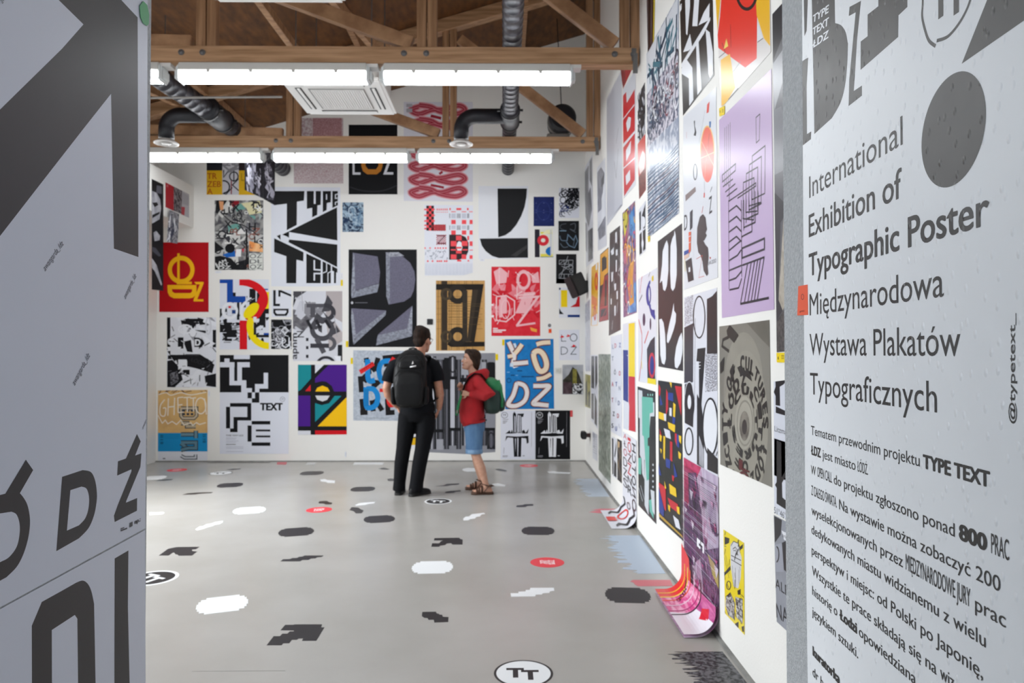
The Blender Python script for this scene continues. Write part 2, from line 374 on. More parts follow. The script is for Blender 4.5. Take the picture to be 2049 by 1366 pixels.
# ------------------------------------------------------------------ printed sheets: flat artwork cut as thin inked layers on a sheet of paper
def paper(name, rough, bump=0.0, bscale=3.0, spec=0.5, dents=0.0, coat=0.0, crough=0.1):
    """Printed paper: ink colour, second ink and grain come from the sheet's own attributes."""
    m = bpy.data.materials.new(name); m.use_nodes = True
    nt = m.node_tree; b = nt.nodes['Principled BSDF']; N = nt.nodes.new; Lk = nt.links.new
    b.inputs['Roughness'].default_value = rough; b.inputs['Specular IOR Level'].default_value = spec
    b.inputs['Coat Weight'].default_value = coat; b.inputs['Coat Roughness'].default_value = crough
    at = [N('ShaderNodeAttribute') for _ in range(3)]
    for a, n in zip(at, ('ink', 'ink2', 'grain')): a.attribute_name = n
    tc = N('ShaderNodeTexCoord'); sep = N('ShaderNodeSeparateColor'); Lk(at[2].outputs['Color'], sep.inputs[0])
    cmb = N('ShaderNodeCombineXYZ'); cmb.inputs[0].default_value = 1; cmb.inputs[2].default_value = 1
    ad = N('ShaderNodeMath'); ad.operation = 'MULTIPLY'; ad.inputs[1].default_value = 10; Lk(sep.outputs[2], ad.inputs[0]); Lk(ad.outputs[0], cmb.inputs[1])
    vm = N('ShaderNodeVectorMath'); vm.operation = 'MULTIPLY'; Lk(tc.outputs['Object'], vm.inputs[0]); Lk(cmb.outputs[0], vm.inputs[1])
    sc = N('ShaderNodeMath'); sc.operation = 'MULTIPLY'; sc.inputs[1].default_value = 100; Lk(sep.outputs[0], sc.inputs[0])
    n = N('ShaderNodeTexNoise'); n.inputs['Detail'].default_value = 3; n.inputs['Distortion'].default_value = 0.6
    Lk(vm.outputs[0], n.inputs['Vector']); Lk(sc.outputs[0], n.inputs['Scale'])
    mr = N('ShaderNodeMapRange'); Lk(n.outputs['Fac'], mr.inputs[0])
    lo = N('ShaderNodeMath'); lo.operation = 'SUBTRACT'; lo.inputs[0].default_value = .5; Lk(sep.outputs[1], lo.inputs[1]); Lk(lo.outputs[0], mr.inputs[1])
    hi = N('ShaderNodeMath'); hi.operation = 'ADD'; hi.inputs[0].default_value = .5; Lk(sep.outputs[1], hi.inputs[1]); Lk(hi.outputs[0], mr.inputs[2])
    mx = N('ShaderNodeMix'); mx.data_type = 'RGBA'
    Lk(mr.outputs[0], mx.inputs[0]); Lk(at[0].outputs['Color'], mx.inputs[6]); Lk(at[1].outputs['Color'], mx.inputs[7]); Lk(mx.outputs[2], b.inputs['Base Color'])
    prev = None
    if bump:
        n2 = N('ShaderNodeTexNoise'); n2.inputs['Scale'].default_value = bscale; n2.inputs['Detail'].default_value = 2
        Lk(tc.outputs['Object'], n2.inputs['Vector'])
        bp = N('ShaderNodeBump'); bp.inputs['Strength'].default_value = bump; bp.inputs['Distance'].default_value = 0.02
        Lk(n2.outputs['Fac'], bp.inputs['Height']); prev = bp
    if dents:
        mp = N('ShaderNodeMapping'); mp.inputs['Scale'].default_value = (30, 20, 30); Lk(tc.outputs['Object'], mp.inputs[0])
        v = N('ShaderNodeTexVoronoi'); v.voronoi_dimensions = '2D'; v.inputs['Scale'].default_value = 1.0; Lk(mp.outputs[0], v.inputs['Vector'])
        r2 = N('ShaderNodeMapRange'); r2.inputs[1].default_value = 0.0; r2.inputs[2].default_value = 0.17; r2.inputs[3].default_value = 1; r2.inputs[4].default_value = 0; r2.interpolation_type = 'SMOOTHSTEP'
        Lk(v.outputs['Distance'], r2.inputs[0])
        b2 = N('ShaderNodeBump'); b2.inputs['Strength'].default_value = dents; b2.inputs['Distance'].default_value = 0.006
        Lk(r2.outputs[0], b2.inputs['Height'])
        if prev: Lk(prev.outputs[0], b2.inputs['Normal'])
        prev = b2
    if prev: Lk(prev.outputs[0], b.inputs['Normal'])
    return m
M['paper'] = paper('poster_paper', 0.55, 0.04, 4.0, spec=0.14)
M['gloss'] = paper('glossy_poster_paper', 0.28, 0.06, 2.5, spec=0.36)
M['vinyl'] = paper('floor_vinyl', 0.4, spec=0.22)

class Plane:
    """A flat surface of the place: origin, right axis u, up axis v, facing n = u x v."""
    def __init__(s, o, u, v):
        s.o, s.u, s.v = Vector(o), Vector(u).normalized(), Vector(v).normalized(); s.n = s.u.cross(s.v)
    def hit(s, px, py):
        d = CAM_M @ Vector(((px - 1024.5) / 1400.0, (683.0 - py) / 1400.0, -1.0))
        e = Vector((0, 0, CAM_H)); t = (s.o - e).dot(s.n) / d.dot(s.n); p = e + d * t - s.o
        return (p.dot(s.u), p.dot(s.v))
    def at(s, u, v, h=0.0): return s.o + s.u * u + s.v * v + s.n * h
PB = Plane((0, YB, 0), (1, 0, 0), (0, 0, 1))
PR = Plane((XR, YB, 0), (0, -1, 0), (0, 0, 1))
PF = Plane((0, 0, 0), (1, 0, 0), (0, 1, 0))
PK = Plane((XL + .51, YB, 0), (0, 1, 0), (0, 0, 1))            # face of the bulkhead
PL = Plane((lx(2), 2, 0), (-.0586, 1, 0), (0, 0, 1))           # left passage wall
PP = Plane((rx(2), 2, 0), (-.0493, -1, 0), (0, 0, 1))          # right passage wall

_glyph = {}
_mark = {'ą': ('a', 'ogonek'), 'ę': ('e', 'ogonek'), 'Ę': ('E', 'ogonek'), 'ć': ('c', 'acute'), 'ń': ('n', 'acute'), 'ś': ('s', 'acute'), 'Ś': ('S', 'acute'), 'ź': ('z', 'acute'), 'Ź': ('Z', 'acute'), 'ż': ('z', 'dot'), 'ł': ('l', 'stroke'), 'Ł': ('L', 'stroke'), 'Ó': ('O', 'acute'), 'ó': ('o', 'acute')}
_rawc = {}
def _raw(txt):
    """Triangles of plain lettering, capitals 1 high."""
    if txt in _rawc: return _rawc[txt]
    c = bpy.data.curves.new('lettering', 'FONT'); c.body = txt; c.size = 1.0; c.resolution_u = 4
    o = bpy.data.objects.new('lettering', c); COL.objects.link(o)
    dg = bpy.context.evaluated_depsgraph_get(); e = o.evaluated_get(dg); me = e.to_mesh(); me.calc_loop_triangles()
    s = 1 / .69; vs = [(v.co.x * s, v.co.y * s) for v in me.vertices]
    _rawc[txt] = [tuple(vs[i] for i in t.vertices) for t in me.loop_triangles]
    e.to_mesh_clear(); bpy.data.objects.remove(o); bpy.data.curves.remove(c)
    return _rawc[txt]
def glyphs(txt, bold):
    """Triangles of a line of lettering, baseline at y=0, capitals 1 high."""
    k = (txt, bold)
    if k in _glyph: return _glyph[k]
    base = ''.join(_mark.get(c, c)[0] for c in txt)
    tr = _raw(base)
    for i, ch in enumerate(txt):
        if ch not in _mark: continue
        bs, mk = _mark[ch]; xr = max(p[0] for q in _raw(base[:i + 1]) for p in q); own = [p for q in _raw(bs) for p in q]
        x0, x1 = min(p[0] for p in own), max(p[0] for p in own); top = max(p[1] for p in own); xl = xr - (x1 - x0); xm = (xl + xr) / 2
        if mk == 'ogonek': P = [(xr - .20, .03), (xr - .09, .03), (xr - .15, -.07), (xr - .15, -.14), (xr - .10, -.17), (xr - .03, -.15), (xr - .03, -.22), (xr - .12, -.25), (xr - .22, -.22), (xr - .25, -.13)]
        elif mk == 'acute': P = [(xm - .05, top + .08), (xm + .03, top + .08), (xm + .17, top + .27), (xm + .04, top + .27)]
        elif mk == 'dot': P = [(xm + .075 * math.cos(2 * PI * j / 12), top + .16 + .075 * math.sin(2 * PI * j / 12)) for j in range(12)]
        else:
            w_ = .17 if bs == 'l' else .22; xs_ = xm if bs == 'l' else xl + .06; ys_ = .55 if bs == 'l' else .45
            P = [(xs_ - w_, ys_ - .14), (xs_ - w_, ys_ - .03), (xs_ + w_, ys_ + .16), (xs_ + w_, ys_ + .05)]
        tr = tr + tris(P)
    if bold > 0: tr = [tuple((x + dx * bold * 1.5, y + dy * bold) for x, y in t) for dx, dy in ((0, 0), (-1, 0), (1, 0), (-.6, .8), (.6, .8), (-.6, -.8), (.6, -.8)) for t in tr]
    xs = [p[0] for t in tr for p in t] or [0, 1]
    _glyph[k] = (tr, min(xs), max(xs)); return _glyph[k]

def tris(pts):
    v = [Vector((x, y, 0)) for x, y in pts]
    return [tuple(pts[i] for i in t) for t in tessellate_polygon([v])]
def clip(poly, hull):
    """Cut a convex polygon by a convex counter-clockwise hull."""
    out = list(poly)
    for i in range(len(hull)):
        ax, ay = hull[i]; bx, by = hull[(i + 1) % len(hull)]
        side = lambda p: (bx - ax) * (p[1] - ay) - (by - ay) * (p[0] - ax)
        src, out = out, []
        for j in range(len(src)):
            p, q = src[j], src[(j + 1) % len(src)]; sp, sq = side(p), side(q)
            if sp >= 0: out.append(p)
            if (sp > 0 > sq) or (sp < 0 < sq):
                t = sp / (sp - sq); out.append((p[0] + (q[0] - p[0]) * t, p[1] + (q[1] - p[1]) * t))
        if len(out) < 3: return []
    return out
def area(p): return .5 * sum(p[i][0] * p[(i + 1) % len(p)][1] - p[(i + 1) % len(p)][0] * p[i][1] for i in range(len(p)))

CR = {'A': (0, 0, 1.951), 'A2': (0, 680, 1.991), 'C3': (300, 0, 4.018), 'C4': (780, 0, 3.794), 'C5': (300, 320, 4.5525), 'C6': (300, 600, 4.0175),
      'C7': (680, 200, 3.794), 'C8': (930, 320, 4.553), 'D1': (680, 540, 3.4156), 'D2': (960, 560, 3.5963), 'D3': (740, 630, 3.503),
      'D4': (1160, 140, 2.732), 'D5': (1160, 580, 2.5318), 'D6': (1280, 0, 3.253), 'D7': (1280, 400, 3.253), 'D8': (1280, 800, 2.414),
      'E1': (1570, 0, 3.2526), 'E2': (1570, 400, 2.9687), 'E3': (1570, 840, 2.597), 'F4': (290, 900, 4.0176), 'F5': (290, 1100, 4.0176),
      'F6': (780, 900, 3.6589), 'F7': (780, 1080, 3.3048), 'P': (0, 0, 1.0)}
ZG = (0.0, 0.5, 0.1)
class Sheet:
    """A printed sheet on a plane. Measures are read from a survey view of the photograph and laid on the real wall in metres."""
    def __init__(s, pl, cr, corners, base='#e6e8ee', lift=0.001, thick=0.0012, ink2=None, grain=None, hull=None, step=0.00008):
        s.pl, s.cr, s.lift, s.step = pl, CR[cr], lift, step
        if len(corners) == 4 and not isinstance(corners[0], (tuple, list)):
            a, b, c, d = corners; corners = [(a, b), (c, b), (c, d), (a, d)]
        q = [s.m(*p) for p in corners]
        if area(q) < 0: q = q[::-1]
        s.hull = q; s.F = []; s.k = 0; s.thick = thick; s.parts = []
        s.put([q], base, ink2, grain, True)
    def m(s, x, y): return s.pl.hit(s.cr[0] + x / s.cr[2], s.cr[1] + y / s.cr[2])
    def use(s, cr): s.cr = CR[cr]; return s
    def put(s, polys, col, ink2=None, grain=None, raw=False, dh=0.0):
        h = s.lift + s.thick + s.k * s.step; s.k += 1
        cols = col if isinstance(col, list) else None
        c1 = lin(col) if not cols else None
        c2 = lin(ink2) if ink2 else None; g = grain or ZG
        if grain: g = (grain[0] / 100, grain[1], (grain[2] if len(grain) > 2 else 1) / 10)
        for p in polys:
            h += dh
            if not raw: p = clip(p, s.hull)
            if len(p) < 3 or abs(area(p)) < 1e-9: continue
            if area(p) < 0: p = p[::-1]
            s.F.append((p, h, c1, c2 or c1, g))
        return s
    def poly(s, col, pts, **k): return s.put(tris([s.m(x, y) for x, y in pts]), col, **k)
    def box(s, col, x0, y0, x1, y1, **k): return s.poly(col, [(x0, y0), (x1, y0), (x1, y1), (x0, y1)], **k)
    def boxes(s, col, *bs, **k):
        P = []
        for x0, y0, x1, y1 in bs: P += tris([s.m(x, y) for x, y in ((x0, y0), (x1, y0), (x1, y1), (x0, y1))])
        return s.put(P, col, dh=1.2e-6, **k)
    def polys(s, col, *ps, **k):
        P = []
        for pts in ps: P += tris([s.m(x, y) for x, y in pts])
        return s.put(P, col, dh=1.2e-6, **k)
    def ell(s, col, cx, cy, ax, ay, rot=0, n=36, **k):
        r = math.radians(rot); c, d = math.cos(r), math.sin(r)
        return s.poly(col, [(cx + ax * math.cos(t) * c - ay * math.sin(t) * d, cy + ax * math.cos(t) * d + ay * math.sin(t) * c) for t in (2 * PI * i / n for i in range(n))], **k)
    def ring(s, col, cx, cy, ax, ay, th, a0=0, a1=360, ty=None, n=40, rot=0, **k):
        P = []; ty = th if ty is None else ty; r = math.radians(rot); c, d = math.cos(r), math.sin(r)
        def q(t, f): x, y = (ax - f * th) * math.cos(t), (ay - f * ty) * math.sin(t); return s.m(cx + x * c - y * d, cy + x * d + y * c)
        for i in range(n):
            t0, t1 = (math.radians(a0 + (a1 - a0) * j / n) for j in (i, i + 1))
            P.append((q(t0, 0), q(t1, 0), q(t1, 1), q(t0, 1)))
        return s.put(P, col, **k)
    def line(s, col, wd, pts, close=False, **k):
        """A stroke of width wd (survey units) with mitred corners."""
        Q = [s.m(x, y) for x, y in pts]
        x0, y0 = pts[0]; a, b = s.m(x0, y0), s.m(x0, y0 + 10); w2 = wd * math.hypot(a[0] - b[0], a[1] - b[1]) / 20
        if close: Q.append(Q[0])
        n = len(Q); off = []
        for i in range(n):
            prv = Q[i - 1] if i > 0 else (Q[n - 2] if close else None); nxt = Q[i + 1] if i < n - 1 else (Q[1] if close else None)
            d = []
            for a_, b_ in ((prv, Q[i]), (Q[i], nxt)):
                if a_ is not None and b_ is not None:
                    dx, dy = b_[0] - a_[0], b_[1] - a_[1]; L = math.hypot(dx, dy) or 1e-9; d.append((-dy / L, dx / L))
            nx, ny = (d[0][0] + d[-1][0]) / 2, (d[0][1] + d[-1][1]) / 2; q = max(nx * nx + ny * ny, .16)
            off.append((nx / q * w2, ny / q * w2))
        P = [((Q[i][0] + off[i][0], Q[i][1] + off[i][1]), (Q[i][0] - off[i][0], Q[i][1] - off[i][1]), (Q[i + 1][0] - off[i + 1][0], Q[i + 1][1] - off[i + 1][1]), (Q[i + 1][0] + off[i + 1][0], Q[i + 1][1] + off[i + 1][1])) for i in range(n - 1)]
        return s.put(P, col, dh=1.6e-6, **k)
    def lines(s, col, wd, *ls, **k):
        for l in ls: s.line(col, wd, l, **k); s.k -= .85
        s.k += .85; return s
    def curve(s, col, wd, pts, n=8, close=False, **k):
        """A smooth stroke through the points."""
        P = pts if not close else [pts[-1]] + list(pts) + [pts[0], pts[1]]
        if not close: P = [pts[0]] + list(pts) + [pts[-1]]
        o = []
        for i in range(1, len(P) - 2):
            for j in range(n):
                t = j / n; a, b, c, d = P[i - 1], P[i], P[i + 1], P[i + 2]
                o.append(tuple(.5 * (2 * b[m] + (c[m] - a[m]) * t + (2 * a[m] - 5 * b[m] + 4 * c[m] - d[m]) * t * t + (3 * b[m] - a[m] - 3 * c[m] + d[m]) * t ** 3) for m in (0, 1)))
        o.append(P[-2]); return s.line(col, wd, o, **k)
    def text(s, col, txt, x0, y0, x1, y1, h, bold=0.0, **k):
        """Lettering along the baseline (x0, y0) to (x1, y1); capitals h high."""
        p, q = s.m(x0, y0), s.m(x1, y1); up = s.m(x0, y0 - h)
        tr, a, b = glyphs(txt, bold); ux, uy = q[0] - p[0], q[1] - p[1]; L = math.hypot(ux, uy)
        H = math.hypot(up[0] - p[0], up[1] - p[1]) if abs(ux) >= abs(uy) else None
        if H is None:
            e = s.m(x0 - h, y0); H = math.hypot(e[0] - p[0], e[1] - p[1])
        ux, uy = ux / L, uy / L; sx = L / (b - a)
        f = lambda x, y: (p[0] + ux * (x - a) * sx - uy * y * H, p[1] + uy * (x - a) * sx + ux * y * H)
        n = len(tr) // (7 if bold > 0 else 1)
        for i in range(0, len(tr), max(n, 1)): s.put([tuple(f(*c) for c in t) for t in tr[i:i + n]], col, **k); s.k -= .9
        s.k += .9; return s
    def htext(s, col, txt, x0, y0, x1, h, bold=0.0, **k):
        """Level lettering: both ends share one height on the wall."""
        p = s.m(x0, y0); lo, hi = y0 - 900, y0 + 900
        for _ in range(40):
            y = (lo + hi) / 2
            if s.m(x1, y)[1] > p[1]: lo = y
            else: hi = y
        return s.text(col, txt, x0, y0, x1, y, h, bold, **k)
    def scatter(s, cols, n, size, seed, kind='poly', within=None, **k):
        """A random collage: shards, letters, dashes or loops over the sheet (or the given survey box)."""
        r = random.Random(seed)
        if within: a, b = s.m(within[0], within[3]), s.m(within[2], within[1]); u0, v0, u1, v1 = min(a[0], b[0]), min(a[1], b[1]), max(a[0], b[0]), max(a[1], b[1])
        else: xs = [p[0] for p in s.hull]; ys = [p[1] for p in s.hull]; u0, v0, u1, v1 = min(xs), min(ys), max(xs), max(ys)
        for i in range(n):
            cu, cv = r.uniform(u0, u1), r.uniform(v0, v1); z = size * r.uniform(.5, 1.4); a = r.uniform(0, 2 * PI); c = r.choice(cols)
            if kind == 'poly':
                m_ = r.choice((3, 4, 4, 5)); an = sorted(r.uniform(0, 2 * PI) for _ in range(m_))
                P = tris([(cu + z * math.cos(t) * r.uniform(.6, 1), cv + z * math.sin(t) * r.uniform(.6, 1)) for t in an])
            elif kind == 'glyph':
                tr, x0, x1 = glyphs(r.choice('ŁÓDZTYPEXRKLSGŹAMNHU'), .02); a = r.choice((0, 0, a, PI / 2)); ca, sa = math.cos(a), math.sin(a)
                P = [tuple((cu + z * (x * ca - y * sa), cv + z * (x * sa + y * ca)) for x, y in t) for t in tr]
            elif kind == 'dash':
                a = k.get('ang', a) if False else a; ca, sa = math.cos(a), math.sin(a); t = z * .14
                P = [((cu - z * ca - t * sa, cv - z * sa + t * ca), (cu - z * ca + t * sa, cv - z * sa - t * ca), (cu + z * ca + t * sa, cv + z * sa - t * ca), (cu + z * ca - t * sa, cv + z * sa + t * ca))]
            else:
                P = []; th = z * .24; m_ = 14; sp = r.uniform(2.5, 6.3); e = r.uniform(.6, 1.3)
                for j in range(m_):
                    t0, t1 = a + sp * j / m_, a + sp * (j + 1) / m_
                    g = lambda t, f: (cu + f * math.cos(t), cv + f * e * math.sin(t))
                    P.append((g(t0, z), g(t1, z), g(t1, z - th), g(t0, z - th)))
            s.put(P, c, dh=1e-6, **k); s.k -= .8
        s.k += .8; return s
    def mesh(s, name, m, Fs, base_h=None, hull=None):
        cu = sum(p[0] for p in s.hull) / len(s.hull); cv = sum(p[1] for p in s.hull) / len(s.hull)
        V, Fc, C1, C2, G = [], [], [], [], []
        def add(pts, c1, c2, g):
            i0 = len(V); V.extend(pts); Fc.append(tuple(range(i0, i0 + len(pts)))); C1.extend([(*c1, 1)] * len(pts)); C2.extend([(*c2, 1)] * len(pts)); G.extend([(*g, 1)] * len(pts))
        for p, h, c1, c2, g in Fs: add([(x - cu, y - cv, h) for x, y in p], c1, c2, g)
        if hull:
            hb = Fs[0][1]; c = Fs[0][2]; n = len(hull)
            for i in range(n):
                a, b = hull[i], hull[(i + 1) % n]
                add([(a[0] - cu, a[1] - cv, hb), (a[0] - cu, a[1] - cv, s.lift), (b[0] - cu, b[1] - cv, s.lift), (b[0] - cu, b[1] - cv, hb)], c, c, ZG)
        me = bpy.data.meshes.new(name); me.from_pydata(V, [], Fc)
        for nm, arr in (('ink', C1), ('ink2', C2), ('grain', G)):
            a = me.attributes.new(nm, 'FLOAT_COLOR', 'CORNER'); a.data.foreach_set('color', [x for c in arr for x in c])
        me.materials.append(m); o = bpy.data.objects.new(name, me); link(o)
        o.matrix_world = Matrix.LocRotScale(s.pl.at(cu, cv), Matrix((s.pl.u, s.pl.v, s.pl.n)).transposed(), None)
        return o
    def done(s, label, name='poster', cat='poster', m='paper', group=None):
        return tag(s.mesh(name, M[m], s.F, hull=s.hull), label, cat, group)
    def split(s): s.parts.append(len(s.F)); return s
    def done_parts(s, label, names, name='poster', cat='poster', m='paper', group=None):
        """Sheet and lettering as parts of one thing."""
        cu = sum(p[0] for p in s.hull) / len(s.hull); cv = sum(p[1] for p in s.hull) / len(s.hull)
        root = thing(name, label, cat, s.pl.at(cu, cv), group)
        root.rotation_euler = Matrix((s.pl.u, s.pl.v, s.pl.n)).transposed().to_euler()
        cut = [0] + s.parts + [len(s.F)]
        for i, nm in enumerate(names):
            o = s.mesh(nm, M[m], s.F[cut[i]:cut[i + 1]], hull=s.hull if i == 0 else None); o.parent = root; o.matrix_parent_inverse = Matrix(); o.matrix_basis = Matrix()
        return root
K, W_, G1 = '#17161a', '#e8eaf0', '#8d8c92'

# ------------------------------------------------------------------ posters on the back wall
BG = 'posters on the back wall'
def done(s, label, **k): k.setdefault('group', BG); return s.done(label, **k)
Y_ = '#f5b814'
# red and gold
s = Sheet(PB, 'C5', (85, 750, 535, 1384), '#b00b16')
s.ring(Y_, 285, 1000, 122, 128, 38, ty=42).box(Y_, 250, 850, 272, 1115).box(Y_, 245, 1108, 382, 1132)
s.poly(Y_, [(160, 1138), (425, 1138), (425, 1200), (418, 1230), (395, 1252), (360, 1260), (220, 1260), (180, 1240), (163, 1205)]).poly('#b00b16', [(200, 1176), (385, 1176), (385, 1196), (370, 1212), (225, 1212), (206, 1200)])
s.poly(Y_, [(405, 1110), (490, 1110), (490, 1125), (432, 1268), (488, 1268), (488, 1288), (398, 1288), (398, 1272), (455, 1132), (420, 1132)])
done(s, 'red poster with golden yellow letters stacked in its middle')
# yellow, grey and yellow strip of three
s = Sheet(PB, 'C5', (517, -75, 660, 316), '#e0b01c')
s.box('#25262c', 517, -75, 660, 96)
for t, y, x1 in (('TR', 172, 610), ('ZEB', 245, 648), ('A', 312, 572)): s.text('#b4561c', t, 522, y, x1, y, 52, .015)
done(s, 'yellow poster with rusty orange letters TRZEBA high at the left')
s = Sheet(PB, 'C5', (660, -75, 810, 316), '#cdccd2', lift=.0006)
s.ring('#2b2a30', 765, 150, 44, 46, 11).ring('#2b2a30', 672, 245, 60, 62, 13, -100, 90).line('#2b2a30', 10, [(672, 90), (672, 158), (715, 100)]).line('#2b2a30', 10, [(765, 200), (765, 90)]).line('#8c3038', 10, [(742, 190), (742, 312)]).line('#2b2a30', 10, [(810, 280), (752, 228), (808, 172)]).line('#2b2a30', 9, [(662, 305), (695, 312), (752, 250)])
s.scatter(['#8f8e94'], 16, .07, 3, 'dash', (670, 0, 800, 90))
done(s, 'pale grey poster with thin circular letters between two yellow ones')
s = Sheet(PB, 'C5', (810, -75, 965, 318), '#e3b41f')
s.box('#30262a', 810, -75, 965, 96).text('#a8821c', 'L', 832, 190, 858, 190, 70).line('#c79a1a', 8, [(880, 110), (930, 300)])
done(s, 'yellow poster half hidden behind the dark hanging posters')
# collage
s = Sheet(PB, 'C5', (590, 368, 1033, 1002), '#9c9b98', ink2='#55545a', grain=(9, .12))
cc = ['#e4e3e0', '#1b1b1f', '#77767b', '#bdbcba', '#d2d1cd', '#3b3a40', '#a4b0ae']
s.scatter(cc, 46, .15, 11)
s.polys('#8f1f2a', [(720, 372), (812, 372), (816, 392), (758, 432)]).polys('#6fa59b', [(772, 425), (830, 395), (875, 445), (790, 470)], [(710, 600), (800, 575), (830, 620), (720, 660)], [(900, 500), (960, 510), (960, 545)])
s.poly('#e3ddb0', [(830, 395), (1000, 372), (1020, 480), (905, 500), (880, 440)]).poly('#e79250', [(905, 735), (1028, 775), (1030, 840), (905, 830)], ink2='#f3c08a', grain=(6, .1)).poly('#e0a070', [(630, 375), (672, 378), (668, 470), (640, 450)])
s.scatter(['#1c1c20', '#eeeeea', '#2a2a2e', '#8a5a50'], 56, .085, 12, 'glyph')
s.poly('#1f62b5', [(662, 862), (775, 822), (780, 880), (700, 888)]).poly('#e9e9ea', [(785, 812), (835, 812), (830, 880), (782, 880)]).poly('#c0404a', [(835, 812), (862, 808), (850, 845)])
s.ell('#141417', 730, 805, 45, 42).poly('#17171a', [(595, 880), (640, 872), (740, 895), (800, 960), (800, 998), (595, 998)])
for i, t in enumerate(('ŁAM', 'HAT', 'DZ')): s.text('#e8e8e8', t, 598 + i * 12, 965 + i * 16, 700 + i * 20, 925 + i * 32, 26, .02)
s.line('#1a191c', 16, [(880, 630), (885, 860), (870, 998)]).curve('#2a292c', 9, [(640, 470), (740, 560), (860, 600), (990, 690)])
s.poly('#d9dbd4', [(905, 850), (1030, 850), (1030, 998), (905, 998)])
for i, t in enumerate(('OZ', 'DŁ', 'OZ')): s.text('#33343a', t, 912, 896 + i * 48, 1022, 890 + i * 50, 38)
done(s, 'crowded torn paper collage poster in grey, teal and orange')
# TYPE TEXT perspective
s = Sheet(PB, 'C5', [(1105, 245), (1735, 250), (1735, 1140), (1560, 1152), (1105, 1150)], '#dfe2ea')
k2 = '#1b1b1c'
s.poly(k2, [(1130, 283), (1408, 283), (1403, 370), (1340, 380), (1338, 592), (1247, 640), (1247, 398), (1132, 413)])
s.poly(k2, [(1430, 283), (1493, 283), (1493, 400), (1510, 400), (1510, 283), (1558, 283), (1556, 408), (1526, 414), (1524, 500), (1478, 522), (1478, 436), (1430, 445)])
s.poly(k2, [(1575, 283), (1650, 283), (1648, 385), (1612, 392), (1610, 456), (1575, 475)]).box('#dfe2ea', 1604, 312, 1614, 362)
s.poly(k2, [(1662, 283), (1712, 283), (1712, 412), (1662, 438)]).line('#dfe2ea', 8, [(1712, 310), (1690, 316), (1690, 350), (1710, 348)]).line('#dfe2ea', 8, [(1712, 380), (1690, 386), (1690, 410)])
s.poly(k2, [(1205, 680), (1705, 430), (1708, 733), (1268, 708), (1268, 656), (1245, 660), (1245, 695), (1205, 695)]).poly(k2, [(1262, 748), (1268, 724), (1708, 770), (1706, 976)]).poly(k2, [(1156, 692), (1190, 678), (1190, 728)])
s.poly(k2, [(1132, 712), (1400, 840), (1398, 923), (1336, 908), (1333, 1122), (1243, 1122), (1243, 877), (1132, 838)])
s.poly(k2, [(1425, 852), (1558, 914), (1555, 1122), (1425, 1122)]).line('#dfe2ea', 13, [(1498, 912), (1498, 998), (1556, 1002)]).line('#dfe2ea', 13, [(1556, 1034), (1498, 1034), (1498, 1098)])
s.poly(k2, [(1573, 922), (1648, 958), (1648, 1122), (1573, 1122)]).line('#dfe2ea', 8, [(1610, 930), (1610, 1015), (1575, 1030)]).line('#dfe2ea', 8, [(1622, 1118), (1622, 1030), (1650, 1015)])
s.poly(k2, [(1660, 965), (1708, 990), (1708, 1027), (1697, 1022), (1695, 1122), (1677, 1122), (1677, 1014), (1660, 1008)])
done(s, 'white poster with black TYPE TEXT letters racing toward one point')
# pale reddish texture above the lamps
s = Sheet(PB, 'P', (588, 236, 687, 367), '#cfc8c8', ink2='#b09295', grain=(60, .16))
s.box('#c9c0c1', 603, 226, 625, 290, ink2='#a78d90', grain=(26, .1)); s.box('#94686c', 626, 226, 684, 275, ink2='#b58f92', grain=(60, .15))
done(s, 'pale poster with fine reddish grain high behind the beam')
# LDZ black
s = Sheet(PB, 'C7', (67, 188, 437, 716), '#131316')
s.poly('#d8d9df', [(97, 395), (112, 395), (112, 550), (157, 550), (157, 567), (97, 567)]).poly('#d8d9df', [(335, 395), (405, 395), (405, 412), (355, 548), (406, 548), (406, 566), (330, 566), (383, 412), (335, 412)])
s.poly('#b8762b', [(163, 395), (325, 395), (325, 500), (312, 540), (280, 564), (208, 564), (176, 540), (163, 500)]).poly('#131316', [(195, 418), (293, 418), (293, 500), (275, 526), (215, 526), (195, 500)])
s.curve('#2c2c30', 9, [(75, 660), (180, 690), (320, 690), (432, 650)])
done(s, 'black poster with white L and Z around an orange D')
# red loops
s = Sheet(PB, 'C7', [(485, 15), (1010, 15), (1010, 772), (485, 765)], '#d9d8e0')
for y in (75, 180, 400, 500, 600, 700):
    for wd, c in ((52, '#dba7ae'), (38, '#b85a66'), (20, '#9c2c3a'), (6, '#c8747e')): s.curve(c, wd, [(620, y - 30), (540, y), (600, y + 32), (700, y), (780, y - 8 + (y % 200) / 10), (900, y - 32), (950, y), (880, y + 32), (760, y + 12), (690, y - 22), (600, y - 36)])
s.line('#9c2c3a', 22, [(690, 120), (770, 140)]).line('#9c2c3a', 18, [(755, 562), (780, 545)]).line('#9c2c3a', 18, [(690, 645), (790, 665)]).boxes('#a9a7b0', (505, 30, 550, 55), (505, 65, 550, 95))
done(s, 'white poster with brushed red looping letters behind the beam')
# blue photo
s = Sheet(PB, 'C7', (20, 777, 179, 1001), '#1f3350', ink2='#9fb6c8', grain=(14, .1))
s.scatter(['#b9cbd8', '#12203a', '#6d8ca6'], 26, .05, 5, 'loop'); s.poly('#a9bccb', [(90, 880), (165, 890), (160, 960), (100, 950)], ink2='#5f7d98', grain=(20, .1))
done(s, 'small blue photographic poster left of the empty wall patch')
